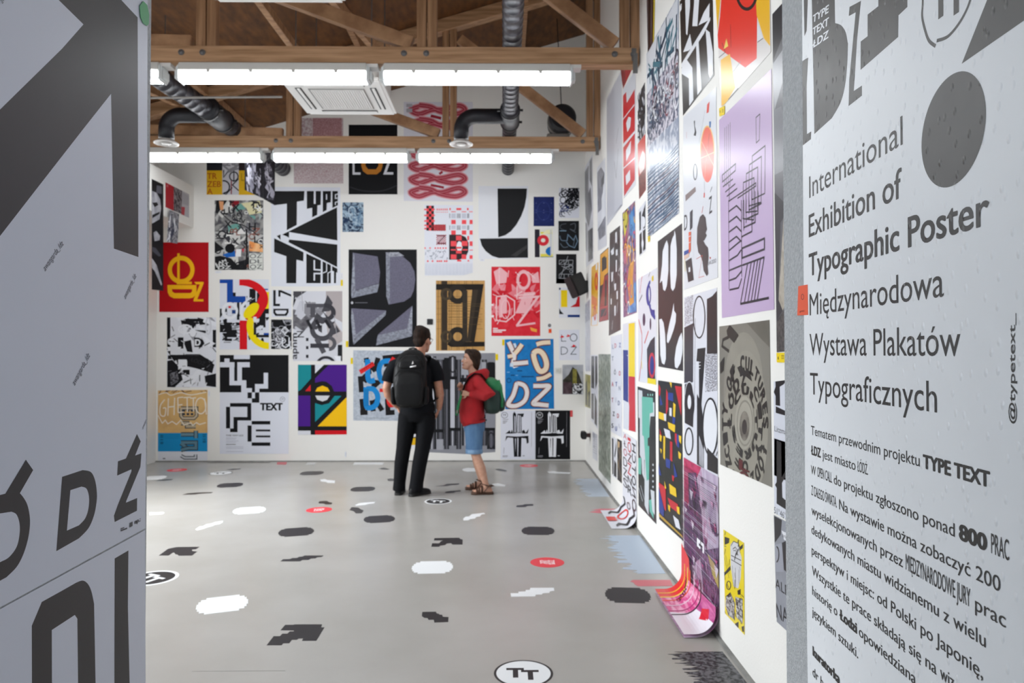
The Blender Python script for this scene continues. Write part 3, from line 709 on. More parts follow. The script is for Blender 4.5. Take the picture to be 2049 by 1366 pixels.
# big stone D N
s = Sheet(PB, 'D1', (60, -140, 526, 526), '#18181b')
st1 = dict(ink2='#5d5b68', grain=(60, .3)); st2 = dict(ink2='#6e6e78', grain=(30, .2))
s.poly('#77758a', [(88, -118), (258, -92), (275, 15), (268, 90), (105, 140), (84, 186)], **st1).poly('#aab0bd', [(92, -122), (100, -100), (105, 150), (80, 190), (77, 150)], **st2).poly('#9aa0ad', [(105, 142), (270, 92), (255, 152), (80, 192)], **st2)
s.poly('#77758a', [(316, -118), (430, -92), (480, -50), (510, 10), (516, 70), (505, 140), (485, 185), (440, 215), (335, 236), (320, 180)], **st1).poly('#9aa0ad', [(315, -120), (342, -115), (342, 225), (334, 236), (318, 180)], **st2).poly('#b6b9c4', [(312, -120), (400, -122), (440, -96), (342, -88)], **st2)
s.poly('#77758a', [(80, 262), (316, 276), (316, 290), (110, 450), (92, 500)], **st1).poly('#b0b5c2', [(80, 262), (94, 300), (110, 450), (92, 508), (77, 330)], **st2).poly('#9aa0ad', [(316, 278), (312, 310), (95, 510), (112, 440)], **st2)
s.poly('#77758a', [(494, 245), (460, 400), (250, 480), (262, 440)], **st1).poly('#b0b5c2', [(496, 243), (494, 450), (470, 420), (460, 398), (482, 290)], **st2).poly('#9aa0ad', [(460, 400), (492, 452), (248, 515), (260, 446)], **st2)
s.ell('#c9c9cf', 84, 224, 8, 9).box('#6a6a70', 104, 221, 190, 226)
done(s, 'big black poster with grey carved stone letter blocks')
# L N D checker
s = Sheet(PB, 'C7', [(640, 795), (1012, 800), (1010, 1310), (940, 1330), (645, 1332)], '#e4e6ee')
r_, d_ = '#f0535a', '#35282b'
def chk(x0, y0, nx, ny, w_, h_, a, b, skip=()):
    for i in range(nx):
        for j in range(ny):
            c = a if (i + j) % 2 else b
            if c and (i, j) not in skip: s.boxes(c, (x0 + i * w_, y0 + j * h_, x0 + (i + 1) * w_, y0 + (j + 1) * h_)); s.k -= 1
chk(657, 802, 3, 9, 19, 21, r_, d_); chk(695, 945, 13, 6, 8.4, 8, r_, d_); chk(733, 1022, 9, 9, 8.2, 8.6, None, '#b03040'); s.line('#6d2630', 9, [(738, 1030), (800, 1030), (742, 1088), (806, 1088)])
for y in (825, 870, 912, 945, 970): s.boxes(r_, (640, y, 656, y + 12), (714, y, 722, y + 10))
s.boxes(r_, *[(735 + i * 15, 824, 743 + i * 15, 838) for i in range(6)], *[(728 + i * 14, 848, 734 + i * 14, 854) for i in range(7)])
s.boxes(r_, (832, 820, 842, 836), (885, 820, 922, 836), (965, 820, 978, 836), (845, 845, 880, 851), (925, 845, 960, 851), (982, 845, 1008, 851))
for y, h_ in ((910, 32), (990, 32)): s.boxes(r_, (846, y, 880, y + h_), (926, y, 960, y + h_), (985, y, 1008, y + h_))
s.boxes('#6b6c76', *[(x, y, x + 5, y + 34) for y in (862, 952) for x in (832, 890, 900, 910, 968, 976)])
s.boxes('#c9ccd8', (846, 862, 880, 898), (926, 862, 960, 898), (846, 952, 880, 980), (926, 952, 960, 980))
s.poly(d_, [(830, 1022), (915, 1022), (955, 1040), (978, 1085), (975, 1150), (955, 1195), (905, 1212), (830, 1212)]).ell('#e9eaf0', 908, 1112, 22, 40)
s.boxes(r_, (882, 1030, 925, 1066), (842, 1070, 886, 1110), (925, 1070, 970, 1108), (882, 1114, 925, 1128), (842, 1132, 882, 1142), (930, 1132, 970, 1142), (882, 1142, 925, 1165), (842, 1172, 886, 1208), (925, 1172, 960, 1208), (968, 1032, 982, 1064), (985, 1072, 1008, 1108), (985, 1136, 1010, 1142), (985, 1178, 1008, 1206), (890, 1212, 922, 1226), (970, 1214, 982, 1226))
s.boxes(r_, *[(x, 1118, x + 10, 1130) for x in (642, 680, 720, 740, 758, 780, 800)], *[(x, 1217, x + 12, 1229) for x in (662, 698, 735, 750, 765, 790, 805)])
s.scatter(['#5d6a7c'], 40, .016, 8, 'dash', (650, 1140, 820, 1205))
for j in range(11): s.lines('#b3bccb', 1.5, *[[(645 + i * 26, 1244 + j * 8 + (i % 2) * 4), (658 + i * 26, 1241 + j * 8 + (i % 3) * 3), (668 + i * 26, 1245 + j * 8)] for i in range(14)])
done(s, 'white poster with red and black checkered letters L, N and D')
# black curve
s = Sheet(PB, 'C8', (125, 237, 578, 900), '#e3e5ea')
s.poly('#1d1d1f', [(298, 260), (567, 260), (562, 340), (545, 430), (515, 510), (470, 590), (420, 650), (370, 685), (305, 705)])
s.poly('#222224', [(137, 716), (575, 711), (576, 890), (310, 893), (250, 875), (190, 830), (155, 780)]).poly('#4a4a4b', [(420, 870), (570, 770), (572, 800), (470, 880)], ink2='#222224', grain=(5, .25))
done(s, 'white poster with two large black curved shapes')
# navy
s = Sheet(PB, 'C8', (627, 335, 815, 603), '#1a2458', ink2='#222e6a', grain=(8, .2))
s.ring('#31407e', 718, 465, 60, 85, 4).line('#31407e', 3, [(635, 470), (808, 470)]).boxes('#6a7ab0', *[(x, y, x + 10, y + 3) for x in (645, 715, 785) for y in (392, 455, 478, 542)])
done(s, 'small navy blue poster with faint line drawing')
s = Sheet(PB, 'C8', [(637, 632), (800, 622), (812, 885), (638, 886)], '#e4e4d8')
s.box('#2a2630', 637, 632, 682, 886).boxes('#e9dc55', (690, 655, 795, 672), (690, 855, 800, 884)).poly('#f0ecc0', [(690, 690), (740, 640), (795, 632), (795, 660)]).box('#c9ccd2', 778, 635, 790, 870).ring('#d7303c', 714, 732, 52, 50, 32).poly('#1c6fb8', [(780, 788), (755, 798), (738, 818), (736, 840), (752, 862), (780, 875)]).box('#1e6a78', 690, 880, 808, 886)
done(s, 'small geometric poster with red ring and blue half disc')
s = Sheet(PB, 'C8', (858, 255, 1042, 528), '#dfe0e8')
s.scatter(['#17171c'], 46, .055, 21, 'loop', (890, 260, 1035, 400)); s.scatter(['#17171c', '#17171c', '#20306a'], 16, .045, 22, 'loop', (870, 390, 960, 500)); s.scatter(['#17171c'], 8, .04, 25, 'loop', (950, 380, 1010, 440))
done(s, 'white poster with dense black scribbled letters near the corner')
s = Sheet(PB, 'C8', (853, 555, 1040, 826), '#1a1b1e')
s.curve('#4a4f56', 7, [(925, 580), (880, 590), (870, 620), (910, 640)]).curve('#565b62', 7, [(960, 590), (1005, 580), (1000, 640), (960, 630), (1010, 660)]).curve('#7b93a5', 8, [(865, 645), (925, 645)]).curve('#5f7080', 8, [(865, 690), (880, 730), (925, 735)]).line('#6b8296', 8, [(930, 740), (940, 680), (990, 730), (1010, 690), (1028, 740), (1000, 800), (950, 780), (925, 745)]).curve('#5a6874', 7, [(870, 760), (900, 795), (940, 790)]).line('#56616c', 6, [(1005, 700), (985, 800)])
done(s, 'dark poster with faint chalk letter outlines')
s = Sheet(PB, 'C8', (832, 857, 1017, 1125), '#1b1b1d')
g_ = '#a2a4a8'
s.lines(g_, 4, [(860, 912), (985, 912), (985, 950), (860, 950), (860, 912)], [(860, 1040), (985, 1040), (985, 1078), (860, 1078), (860, 1040)], [(905, 912), (905, 950)], [(945, 912), (945, 950)], [(905, 1040), (905, 1078)], [(945, 1040), (945, 1078)], [(870, 1078), (940, 875)], [(865, 1040), (960, 950)], [(900, 980), (985, 960), (985, 1030)], [(880, 965), (950, 1000)], [(860, 950), (905, 912)], [(905, 950), (945, 912)], [(945, 1078), (985, 1040)])
s.ring(g_, 965, 975, 20, 20, 4); s.ring(g_, 968, 1015, 14, 14, 4)
done(s, 'black poster with thin white grid figure above the speaker')
s = Sheet(PB, 'D2', (570, 55, 721, 272), '#dfe1e8')
s.box('#20345c', 570, 56, 582, 70).box('#20242c', 632, 56, 700, 70).box('#f3d21c', 584, 73, 630, 195).poly('#c8202a', [(650, 195), (690, 170), (705, 120), (719, 120), (719, 193)]).poly('#23262a', [(572, 200), (584, 225), (605, 245), (572, 246)]).box('#233b78', 632, 250, 719, 268)
done(s, 'white poster with yellow block, red quarter and blue bar in the corner')
s = Sheet(PB, 'D2', (550, -12, 672, 24), '#2a2a30'); done(s, 'dark poster strip partly behind the wall speaker')
# red Lodz drawing
s = Sheet(PB, 'C8', (243, 972, 687, 1602), '#d42231', ink2='#dd3a46', grain=(8, .2))
p1, p2 = '#f0b6bc', '#e57e88'
s.use('D2').scatter([p2, '#e9929b', '#c8202e'], 34, .10, 31, 'poly', (95, -20, 430, 250))
s.polys(p1, [(100, -60), (150, -90), (200, -50), (190, 20), (120, 30)], [(150, 125), (170, 108), (195, 122), (195, 240), (150, 245)], [(255, 240), (320, 90), (400, 85), (340, 240)], [(370, -30), (420, -60), (430, 20), (380, 20)])
s.ring(p1, 315, 0, 52, 72, 20, ty=24).ring('#f3c6ca', 315, 5, 42, 60, 5).line('#f3c6ca', 9, [(120, 120), (120, 290), (190, 300), (250, 250), (250, 150), (190, 112), (120, 120)]).line(p1, 22, [(150, 140), (150, 270)]).line('#f0c0c5', 16, [(280, 130), (420, 120), (265, 330)]).line(p1, 14, [(262, 330), (400, 310)]).lines('#f5d2d5', 6, [(268, 40), (268, 140)], [(250, 112), (400, 100)], [(345, -60), (400, -10)], [(140, -90), (140, 40)])
s.ring('#f3c6ca', 185, 210, 34, 70, 7); s.scatter(['#f4d4d6', p1, '#c41c2a'], 26, .035, 32, 'dash', (100, -60, 430, 300))
s.boxes('#f3e4e6', (95, 345, 130, 353), (95, 357, 188, 366), (95, 370, 160, 378)).poly('#f0a545', [(362, 340), (412, 355), (410, 376), (370, 366)]).boxes('#f6dfe1', (84, 172, 100, 186), (84, 252, 102, 270))
done(s, 'bright red poster with pale drawn letters and buildings')
# Lodz with red arrows
s = Sheet(PB, 'D2', (570, 358, 716, 576), '#dfe0e8')
g_ = '#3e4a52'
s.lines(g_, 5, [(588, 392), (588, 440), (622, 440)]).ring(g_, 675, 414, 27, 29, 5).ring(g_, 600, 508, 34, 28, 5, -90, 90).line(g_, 5, [(600, 482), (586, 482), (586, 535), (600, 535)]).line(g_, 5, [(655, 482), (695, 482), (655, 534), (697, 534)])
for x, y, t in ((596, 406, .2), (640, 400, .1), (680, 472, -.4)): s.poly('#d8202c', [(x - 10, y - 10), (x + 14, y + 2), (x - 8, y + 12)]).line('#d8202c', 6, [(x - 18, y + 6), (x + 4, y)])
done(s, 'white poster with thin letters ŁODZ and small red arrows')
s = Sheet(PB, 'D2', (595, 610, 744, 823), '#b9babf', ink2='#8e9096', grain=(7, .2))
s.poly('#2c2a25', [(597, 720), (640, 680), (668, 625), (700, 650), (718, 690), (742, 760), (742, 820), (597, 820)], ink2='#403e34', grain=(18, .12)).box('#8f8844', 668, 640, 698, 745, ink2='#6a6530', grain=(20, .15)).box('#46343a', 597, 735, 662, 820, ink2='#5c4a50', grain=(14, .15)).box('#e0e0e4', 668, 745, 742, 820, ink2='#2b2b2f', grain=(34, .03))
done(s, 'small photographic poster with dark gabled house beside the light switch')
# blue Lodz sausages
s = Sheet(PB, 'D2', [(180, 427), (530, 424), (535, 926), (184, 930)], '#1c74b8', ink2='#2580c4', grain=(14, .2))
def saus(pts, close=False, c='#e9e2e0', wd=30):
    s.curve('#4a2c30', wd + 16, pts, close=close); s.curve('#b08078', wd + 6, pts, close=close); s.curve(c, wd - 2, pts, close=close)
s.curve('#cfe0ee', 44, [(236, 460), (250, 520), (238, 625)]); s.curve('#e8ecf2', 12, [(240, 630), (300, 610)])
cr_ = '#efdcc0'
saus([(207, 446), (232, 500), (248, 545), (238, 600)]); saus([(304, 462), (278, 500), (252, 530)], c=cr_); saus([(200, 552), (235, 545)], c=cr_, wd=26); saus([(240, 602), (290, 598), (348, 592)])
saus([(408, 464), (450, 452), (508, 448)], c=cr_); saus([(388, 530), (402, 600), (432, 655), (470, 645), (480, 600), (460, 540), (425, 510)], True, cr_, 36); saus([(408, 712), (460, 704), (512, 676)], c=cr_, wd=28)
saus([(270, 745), (320, 760), (340, 810), (320, 870), (260, 905), (205, 895), (240, 830), (258, 775)], True); saus([(385, 762), (440, 762), (500, 765), (450, 820), (385, 885), (430, 895), (495, 902)])
s.ring('#17365c', 210, 722, 17, 17, 4); s.boxes('#17365c', (270, 650, 305, 656), (222, 682, 250, 688), (300, 692, 390, 698)); s.boxes('#7fb2de', (195, 660, 215, 666), (258, 684, 275, 688))
done(s, 'blue poster with sausage shaped letters ŁÓDŹ')
# the pair of T crosses
for x0, bg, fg, lab in ((150, '#dcdee8', '#17171b', 'white poster with black cross of brush letters at the skirting'), (400, '#151518', '#e6e7ec', 'black poster with white cross of brush letters at the skirting')):
    s = Sheet(PB, 'D2', (x0, 938, x0 + 250, 1290), bg); d = x0 - 150 + (2 if x0 > 150 else 0)
    X = lambda p: [(a + d, b) for a, b in p]
    s.ring(fg, 178 + d, 972, 24, 22, 3); s.text(fg, 'TT', 166 + d, 980, 190 + d, 980, 15, .03); s.boxes(G1, *[(165 + d, y, 165 + d + w2, y + 4) for y, w2 in ((1000, 40), (1012, 35), (1020, 28), (1028, 20), (1262, 38), (1270, 34))])
    s.poly(fg, X([(238, 965), (248, 946), (262, 965), (268, 1100), (240, 1104)])).poly(bg, X([(250, 975), (257, 985), (258, 1095), (250, 1095)]))
    s.poly(fg, X([(270, 962), (318, 960), (312, 985), (300, 985), (302, 1100), (272, 1100)])).polys(bg, X([(276, 972), (284, 972), (284, 1095), (276, 1095)]), X([(290, 975), (295, 975), (296, 1095), (290, 1095)]))
    s.polys(fg, X([(185, 1105), (215, 1080), (222, 1098), (232, 1075), (240, 1104)]), X([(304, 1085), (318, 1076), (330, 1098), (352, 1070), (345, 1104), (304, 1104)]))
    s.polys(fg, X([(183, 1160), (190, 1122), (268, 1126), (350, 1120), (352, 1170), (338, 1178), (334, 1140), (300, 1136), (296, 1272), (282, 1272), (278, 1270), (246, 1272), (240, 1136), (200, 1132)]))
    s.polys(bg, X([(270, 1136), (278, 1136), (276, 1265), (271, 1265)]), X([(254, 1140), (260, 1140), (256, 1240)])); s.box(fg, 308 + d, 1262, 324 + d, 1266)
    s.line(G1, 2, X([(372, 1200), (374, 950)])); s.line(G1, 3, X([(175, 1205), (172, 1250)]))
    done(s, lab)
# wooden board poster
s = Sheet(PB, 'D1', (657, 72, 991, 551), '#cfa468', ink2='#b98c50', grain=(7, .25, .12))
kk = '#241f1b'
for x in (672, 690, 715, 745, 760, 800, 812, 850, 862, 905): s.box('#8a6a40', x, 75, x + 4, 548)
for y in (180, 215, 262, 300, 338, 352, 400): s.box('#8f6d42', 660, y, 975, y + 3)
s.box('#3a3128', 695, 75, 735, 548).line('#2c2620', 40, [(657, 116), (960, 116), (900, 490)], ).poly(kk, [(657, 98), (960, 98), (975, 110), (972, 135), (657, 135)]).poly(kk, [(740, 492), (990, 490), (990, 522), (760, 526), (735, 510)]).ring('#2d2823', 805, 165, 66, 66, 36).ring('#2d2823', 805, 455, 66, 66, 36).ring('#4a3f30', 728, 165, 40, 42, 18).ring('#4a3f30', 728, 455, 40, 42, 18).box('#39322a', 838, 140, 872, 490).poly('#3d342a', [(905, 135), (945, 135), (890, 490), (870, 490)]).lines('#54452f', 3, *[[(740, y), (960, y + 2)] for y in (230, 245, 280, 322, 370)])
done(s, 'wood coloured poster with dark translucent letters over plank grain')
# grey cylinders
s = Sheet(PB, 'P', [(851, 707), (991, 706), (991, 904), (930, 908), (851, 904)], '#94959c', ink2='#85868d', grain=(3, .4))
s.use('D3'); n = 0
for x0, x1 in ((405, 465), (470, 520), (522, 555), (555, 605), (607, 640), (645, 690), (700, 760), (785, 820), (822, 878)):
    lite = x0 in (555, 405, 645); w2 = (x1 - x0) / 5; top = 290 + (n % 3) * 22; bot = 940 - (n % 2) * 25
    for j, c in enumerate(('#1d1d20', '#4a4a50', '#b4b5bd' if lite else '#6a6a72', '#55555c', '#1a1a1d')): s.box(c, x0 + j * w2, top, x0 + (j + 1) * w2, bot)
    if lite: s.box('#c0c1c9', x0 + w2, 450, x1 - w2, 790)
    n += 1
s.boxes('#1b1b1e', (520, 300, 565, 520), (555, 430, 610, 452), (405, 800, 520, 822), (555, 790, 640, 812), (830, 330, 870, 470), (785, 700, 845, 760), (790, 790, 878, 810), (640, 440, 700, 470)); s.boxes('#8c8d95', (475, 330, 500, 440), (812, 690, 880, 790))
s.boxes('#a3a4ac', (420, 300, 462, 440), (470, 870, 515, 945), (640, 300, 690, 420), (785, 330, 815, 520), (700, 560, 760, 600))
for y in (520, 640, 760): s.boxes('#2a2a2e', (700, y, 760, y + 14), (785, y - 30, 820, y - 18))
s.ring('#26262a', 582, 345, 30, 60, 10); s.ring('#2a2a2e', 850, 880, 28, 60, 10)
done(s, 'large grey poster with metallic cylinder shapes behind the two visitors')
# blue black red letters
s = Sheet(PB, 'D1', [(92, 548), (440, 552), (440, 1030), (92, 1028)], '#bfc6d0', ink2='#a9b1bd', grain=(26, .12))
b1, b2, rr = '#1c1a1c', '#1d86cc', '#dd2b2c'
s.lines(b1, 34, [(180, 600), (200, 700), (165, 735)], [(175, 615), (245, 690)], [(262, 600), (236, 690)], [(140, 725), (148, 835)], [(150, 735), (190, 760)], [(200, 760), (260, 770), (225, 800)], [(320, 660), (310, 600), (400, 590), (380, 700), (330, 690)], [(150, 880), (160, 970)], [(140, 975), (190, 972)], [(220, 890), (230, 965)], [(240, 880), (290, 960)], [(325, 880), (330, 975), (375, 972)], [(325, 925), (365, 920)])
s.curve(b2, 36, [(190, 610), (190, 690), (200, 755), (240, 752)]).curve(b2, 34, [(345, 620), (290, 630), (268, 690), (290, 758), (345, 752)]).curve(b2, 36, [(180, 800), (182, 925), (215, 940), (250, 915), (258, 860), (230, 815), (182, 812)])
s.lines('#14639c', 3, *[[(256, y), (282, y - 4)] for y in range(640, 750, 9)]); s.lines('#14639c', 3, *[[(166, y), (200, y - 4)] for y in range(820, 930, 9)])
s.poly(rr, [(130, 684), (226, 626), (238, 652), (145, 712)]).lines('#7c1518', 4, *[[(150 + i * 14, 690 - i * 9), (155 + i * 14, 677 - i * 9)] for i in range(6)]).line(rr, 24, [(272, 822), (318, 820), (335, 910), (345, 925), (388, 925)]).line(rr, 30, [(345, 640), (372, 600)])
s.box('#8a909a', 180, 1010, 335, 1013)
done(s, 'pale poster with blue, black and red tape letters left of the man')
s = Sheet(PB, 'P', (806, 846, 846, 897), '#1b1a1c')
s.boxes('#d3222c', (826, 847, 846, 862)).boxes('#e6e6ea', (806, 868, 846, 874)).boxes('#e8b81e', (822, 876, 846, 890)).boxes('#e6e6ea', (806, 890, 846, 897))
done(s, 'small colourful poster seen between the legs of the man')
# black and white shapes
s = Sheet(PB, 'C6', (138, 140, 533, 702), '#dfe1e8')
s.boxes(K, (138, 140, 165, 400), (225, 300, 270, 400), (145, 445, 340, 475), (285, 150, 350, 200), (505, 240, 532, 380), (330, 150, 420, 175), (225, 560, 320, 600))
s.scatter([K, W_, '#9a9aa2'], 26, .14, 41); s.box('#dfe1e8', 165, 150, 225, 440).box('#dfe1e8', 165, 390, 270, 440)
s.polys(K, [(270, 335), (330, 320), (345, 420), (300, 415)], [(355, 300), (420, 305), (440, 350), (415, 378), (358, 378)], [(140, 490), (180, 480), (240, 545), (265, 640), (200, 700), (140, 700)], [(270, 445), (420, 445), (520, 520), (500, 590), (430, 560), (280, 530)], [(440, 610), (532, 590), (532, 700), (450, 690)])
s.text(W_, 'D', 362, 365, 408, 365, 48, .05).ell('#dfe1e8', 475, 430, 55, 50).poly('#e6e8ee', [(380, 560), (440, 545), (330, 700), (265, 700)]).box('#e6e8ee', 228, 478, 300, 560).ring(W_, 285, 235, 60, 40, 14).ring(W_, 270, 240, 22, 16, 7).ell(W_, 345, 262, 26, 34).ring('#d0d1d8', 470, 210, 26, 70, 12).ell(W_, 165, 335, 22, 26).scatter(['#5c5c62', W_, K], 30, .035, 42, 'dash', (145, 150, 525, 690))
s.line(K, 9, [(285, 440), (400, 440), (500, 500), (460, 570), (320, 530), (285, 440)]).text('#2a2a2e', 'ŁÓDŹ', 325, 490, 440, 530, 30, .02).poly('#77777e', [(160, 590), (220, 570), (235, 650), (170, 690)], ink2='#2c2c30', grain=(30, .1))
done(s, 'black and white collage poster with letter L below the red poster')
# type text multi colour
s = Sheet(PB, 'C6', (562, -165, 957, 398), '#dcdfe9')
bl, rd, ye = '#1648a0', '#d8131f', '#f6dd08'
s.boxes(K, (562, 70, 620, 180), (562, 180, 660, 260), (700, -20, 720, 160), (735, 20, 770, 60), (800, -90, 850, 160), (860, -60, 905, 150), (880, 20, 930, 220), (640, 240, 700, 300), (585, 265, 640, 300), (690, 180, 760, 205), (600, 310, 660, 330), (850, 180, 905, 240), (930, 60, 957, 110), (640, -60, 690, -20))
s.scatter([K, '#dcdfe9'], 70, .045, 51, 'poly', (562, -60, 957, 330)); s.boxes(K, *[(565 + (i * 37) % 150, 185 + i * 9, 600 + (i * 53) % 170, 190 + i * 9) for i in range(18)])
s.boxes(bl, (562, -165, 665, -135), (620, -165, 668, 20), (620, -30, 770, 20), (900, -90, 950, -80), (915, 265, 957, 298)); s.box(rd, 632, 20, 652, 65)
s.ring(W_, 643, 88, 66, 70, 27).ring('#b9bcc6', 643, 88, 40, 42, 3)
s.box(ye, 905, -65, 957, 70); s.ring(rd, 720, -5, 232, 170, 62, -90, 60, ty=58).poly(rd, [(885, -40), (950, -30), (932, 60), (890, 130), (830, 175), (785, 175), (760, 130), (830, 90)])
s.ell(ye, 815, 85, 78, 42, -45).ring(W_, 800, 95, 78, 95, 24, 100, 250).box(rd, 722, 165, 782, 397).ring(ye, 960, 210, 182, 185, 54, 90, 205, ty=52)
s.box('#e6e8ee', 832, 135, 858, 170); s.boxes(K, (835, 180, 855, 280), (855, 280, 957, 300)); s.boxes('#1f3f7c', (660, 80, 690, 110))
done(s, 'white poster with red arc, blue L and yellow curve over black bars')
# LD
s = Sheet(PB, 'C5', (1110, 1185, 1290, 1430), '#dfe1ea')
s.line(K, 22, [(1135, 1185), (1135, 1320), (1185, 1320)]).poly(K, [(1170, 1185), (1195, 1185), (1288, 1225), (1288, 1245), (1190, 1205), (1190, 1245), (1170, 1245)]); s.use('C6').poly(K, [(992, 70), (1115, 70), (1115, 100), (1098, 128), (1010, 128), (992, 105)]).poly('#dfe1ea', [(1010, 84), (1098, 84), (1098, 98), (1085, 112), (1022, 112), (1010, 100)])
done(s, 'white poster with turned black letters L, Z and D')
s = Sheet(PB, 'C6', (975, 157, 1139, 394), '#121214')
s.scatter(['#dfe0e6', '#8b8b92'], 30, .05, 61, 'loop'); s.ring(W_, 1085, 245, 34, 34, 9, n=4).ring('#c9cad0', 1085, 245, 20, 20, 6, n=4).line(W_, 9, [(1065, 300), (1065, 365), (1090, 382), (1118, 365), (1120, 300)]).line('#dcdde2', 7, [(1022, 345), (1050, 385)]).line('#dcdde2', 7, [(1055, 342), (1022, 385)]).scatter(['#dfe0e6'], 14, .03, 62, 'dash')
done(s, 'small black poster crowded with white signs under the letters L and D')
# grey photo letters
s = Sheet(PB, 'C6', [(1150, -70), (1546, -72), (1546, 490), (1150, 490)], '#d6d7de')
s.poly('#b3aaaa', [(1415, -70), (1546, -70), (1546, 180), (1480, 140), (1415, 160)]).poly('#b9b0b0', [(1420, 180), (1490, 180), (1546, 260), (1546, 330), (1440, 400)]).poly('#7d7b80', [(1150, 75), (1250, 95), (1330, 150), (1240, 250), (1150, 230)], ink2='#56545a', grain=(12, .15)).poly('#2b2a2e', [(1160, -70), (1200, -70), (1150, 60)])
s.scatter(['#4a494e', '#8d8c92', '#c9cad2'], 26, .10, 71, 'poly', (1170, -60, 1500, 260))
s.ring('#3d3c42', 1400, 100, 95, 75, 38, -90, 90, ty=34).boxes('#55545a', (1260, 30, 1400, 60), (1290, 60, 1330, 140)).ring('#4b4a50', 1385, 235, 100, 95, 40).lines('#26252a', 24, [(1265, 160), (1300, 235)], [(1335, 160), (1370, 225)], [(1410, 160), (1450, 225)]).lines('#55545a', 40, [(1340, 310), (1400, 425)]).box('#3d3c42', 1290, 350, 1440, 385).ring('#5a595f', 1440, 350, 60, 60, 30, -90, 90)
s.text('#3a3a40', 'apnm', 1182, 475, 1182, 265, 48, .02).text('#3a3a40', 'Z', 1178, 300, 1240, 300, 50, .02); s.boxes('#333238', (1255, 305, 1275, 330), (1255, 370, 1275, 395), (1255, 440, 1275, 465)).ring('#333238', 1415, 520, 80, 70, 22).boxes('#222226', (1510, 360, 1546, 490)).poly(W_, [(1482, 450), (1535, 450), (1535, 490), (1500, 490)])
s.lines('#a5a5ac', 4, [(1220, -70), (1230, 90)], [(1480, 120), (1505, 300)])
done(s, 'grey photographic poster with turned letters beside the stone poster')
# big TYPE TEXT maze
s = Sheet(PB, 'C6', (562, 442, 1115, 1236), '#dde0ea')
s.box('#131316', 562, 442, 1115, 742); w1 = '#dde0ea'
s.boxes(w1, (675, 442, 803, 475), (563, 500, 680, 540), (598, 470, 640, 540), (640, 500, 678, 685), (640, 650, 735, 685), (703, 500, 803, 540), (703, 500, 740, 660), (735, 645, 775, 742), (735, 708, 820, 742), (915, 585, 950, 712), (845, 675, 950, 712), (845, 675, 880, 742)); s.box('#131316', 563, 470, 600, 500)
kb = '#131316'
s.boxes(kb, (785, 742, 820, 790), (845, 742, 880, 825), (820, 790, 880, 825), (645, 828, 815, 858), (612, 858, 645, 1032), (783, 828, 815, 965), (675, 940, 815, 968), (672, 940, 705, 1062), (645, 1032, 705, 1062), (818, 972, 968, 1000), (785, 1008, 818, 1138), (852, 1040, 968, 1056), (852, 1088, 968, 1104), (818, 1144, 968, 1172))
s.text(kb, 'TEXT', 885, 885, 1068, 885, 56, .06).ring('#55555c', 1067, 797, 20, 20, 2.5).text('#55555c', 'TT', 1058, 803, 1078, 803, 12, .02)
s.text('#3a3a42', 'TYPE TEXT LDZ', 612, 1094, 752, 1094, 11, .02); s.boxes('#a9abb8', *[(612, y, 612 + w2, y + 3) for y, w2 in ((1107, 85), (1117, 78), (1131, 100), (1142, 80), (1178, 140), (1190, 140), (1216, 140))]); s.box('#4a4a52', 612, 1158, 690, 1163)
done(s, 'tall white and black TYPE TEXT poster with maze letters')
# colour blocks
s = Sheet(PB, 'C6', [(1190, 520), (1582, 520), (1582, 1080), (1326, 1082), (1190, 1082)], '#17161a')
s.polys('#168a92', [(1190, 520), (1295, 520), (1295, 630), (1215, 720), (1190, 735)], [(1328, 828), (1380, 845), (1440, 830), (1485, 770), (1540, 770), (1328, 980)]).polys('#4a1a86', [(1440, 520), (1582, 520), (1582, 735), (1480, 735), (1462, 690), (1420, 658), (1385, 652), (1328, 665), (1328, 630)], [(1190, 768), (1290, 768), (1290, 1015), (1190, 1015)])
s.poly('#dfe1e8', [(1328, 520), (1400, 520), (1328, 590)]).poly('#d8202a', [(1248, 732), (1292, 680), (1292, 732)]).poly('#f7c012', [(1330, 735), (1345, 705), (1388, 688), (1430, 705), (1446, 735)]).poly('#d6d6da', [(1330, 768), (1446, 768), (1425, 802), (1388, 815), (1345, 800)]).poly('#f7c012', [(1582, 780), (1582, 1015), (1348, 1015)]).box('#cf1420', 1328, 1048, 1582, 1082).box('#dcdde4', 1190, 1050, 1292, 1082)
done(s, 'purple, teal and yellow poster crossed by thick black lines')
# ghetto
s = Sheet(PB, 'C6', [(65, 727), (463, 722), (463, 1290), (65, 1290)], '#e4bd7c', ink2='#c9a06a', grain=(4, .25))
s.box('#1b8fc8', 65, 1068, 463, 1217).box('#dfe1e8', 65, 1217, 463, 1290).boxes('#1571a6', *[(85, y, 240, y + 2) for y in range(1080, 1120, 10)])
s.scatter(['#6e4a30'], 14, .03, 81, 'dash', (70, 727, 450, 740))
def inl(col, pts, wd=22): s.line('#37404a', wd + 14, pts); s.line(col, wd, pts)
inl('#c5b59a', [(250, 870), (375, 870), (375, 930), (355, 950), (265, 950), (250, 930), (250, 870)], 16); s.boxes('#3b3f48', *[(x, y, x + 22, y + 18) for x in (262, 295, 328) for y in (880, 908)]); inl('#b8a98e', [(250, 990), (300, 990), (300, 1015), (370, 1015)]); inl('#6d8f9c', [(250, 1080), (370, 1080)]); inl('#6d8f9c', [(370, 1050), (370, 1110)]); inl('#5f8494', [(250, 1145), (370, 1145), (370, 1190), (300, 1190), (250, 1150)]); inl('#5f8494', [(250, 1205), (310, 1190)]); inl('#cfd3da', [(250, 1250), (280, 1268), (368, 1268), (368, 1240)], 14)
wh = '#ece3d2'
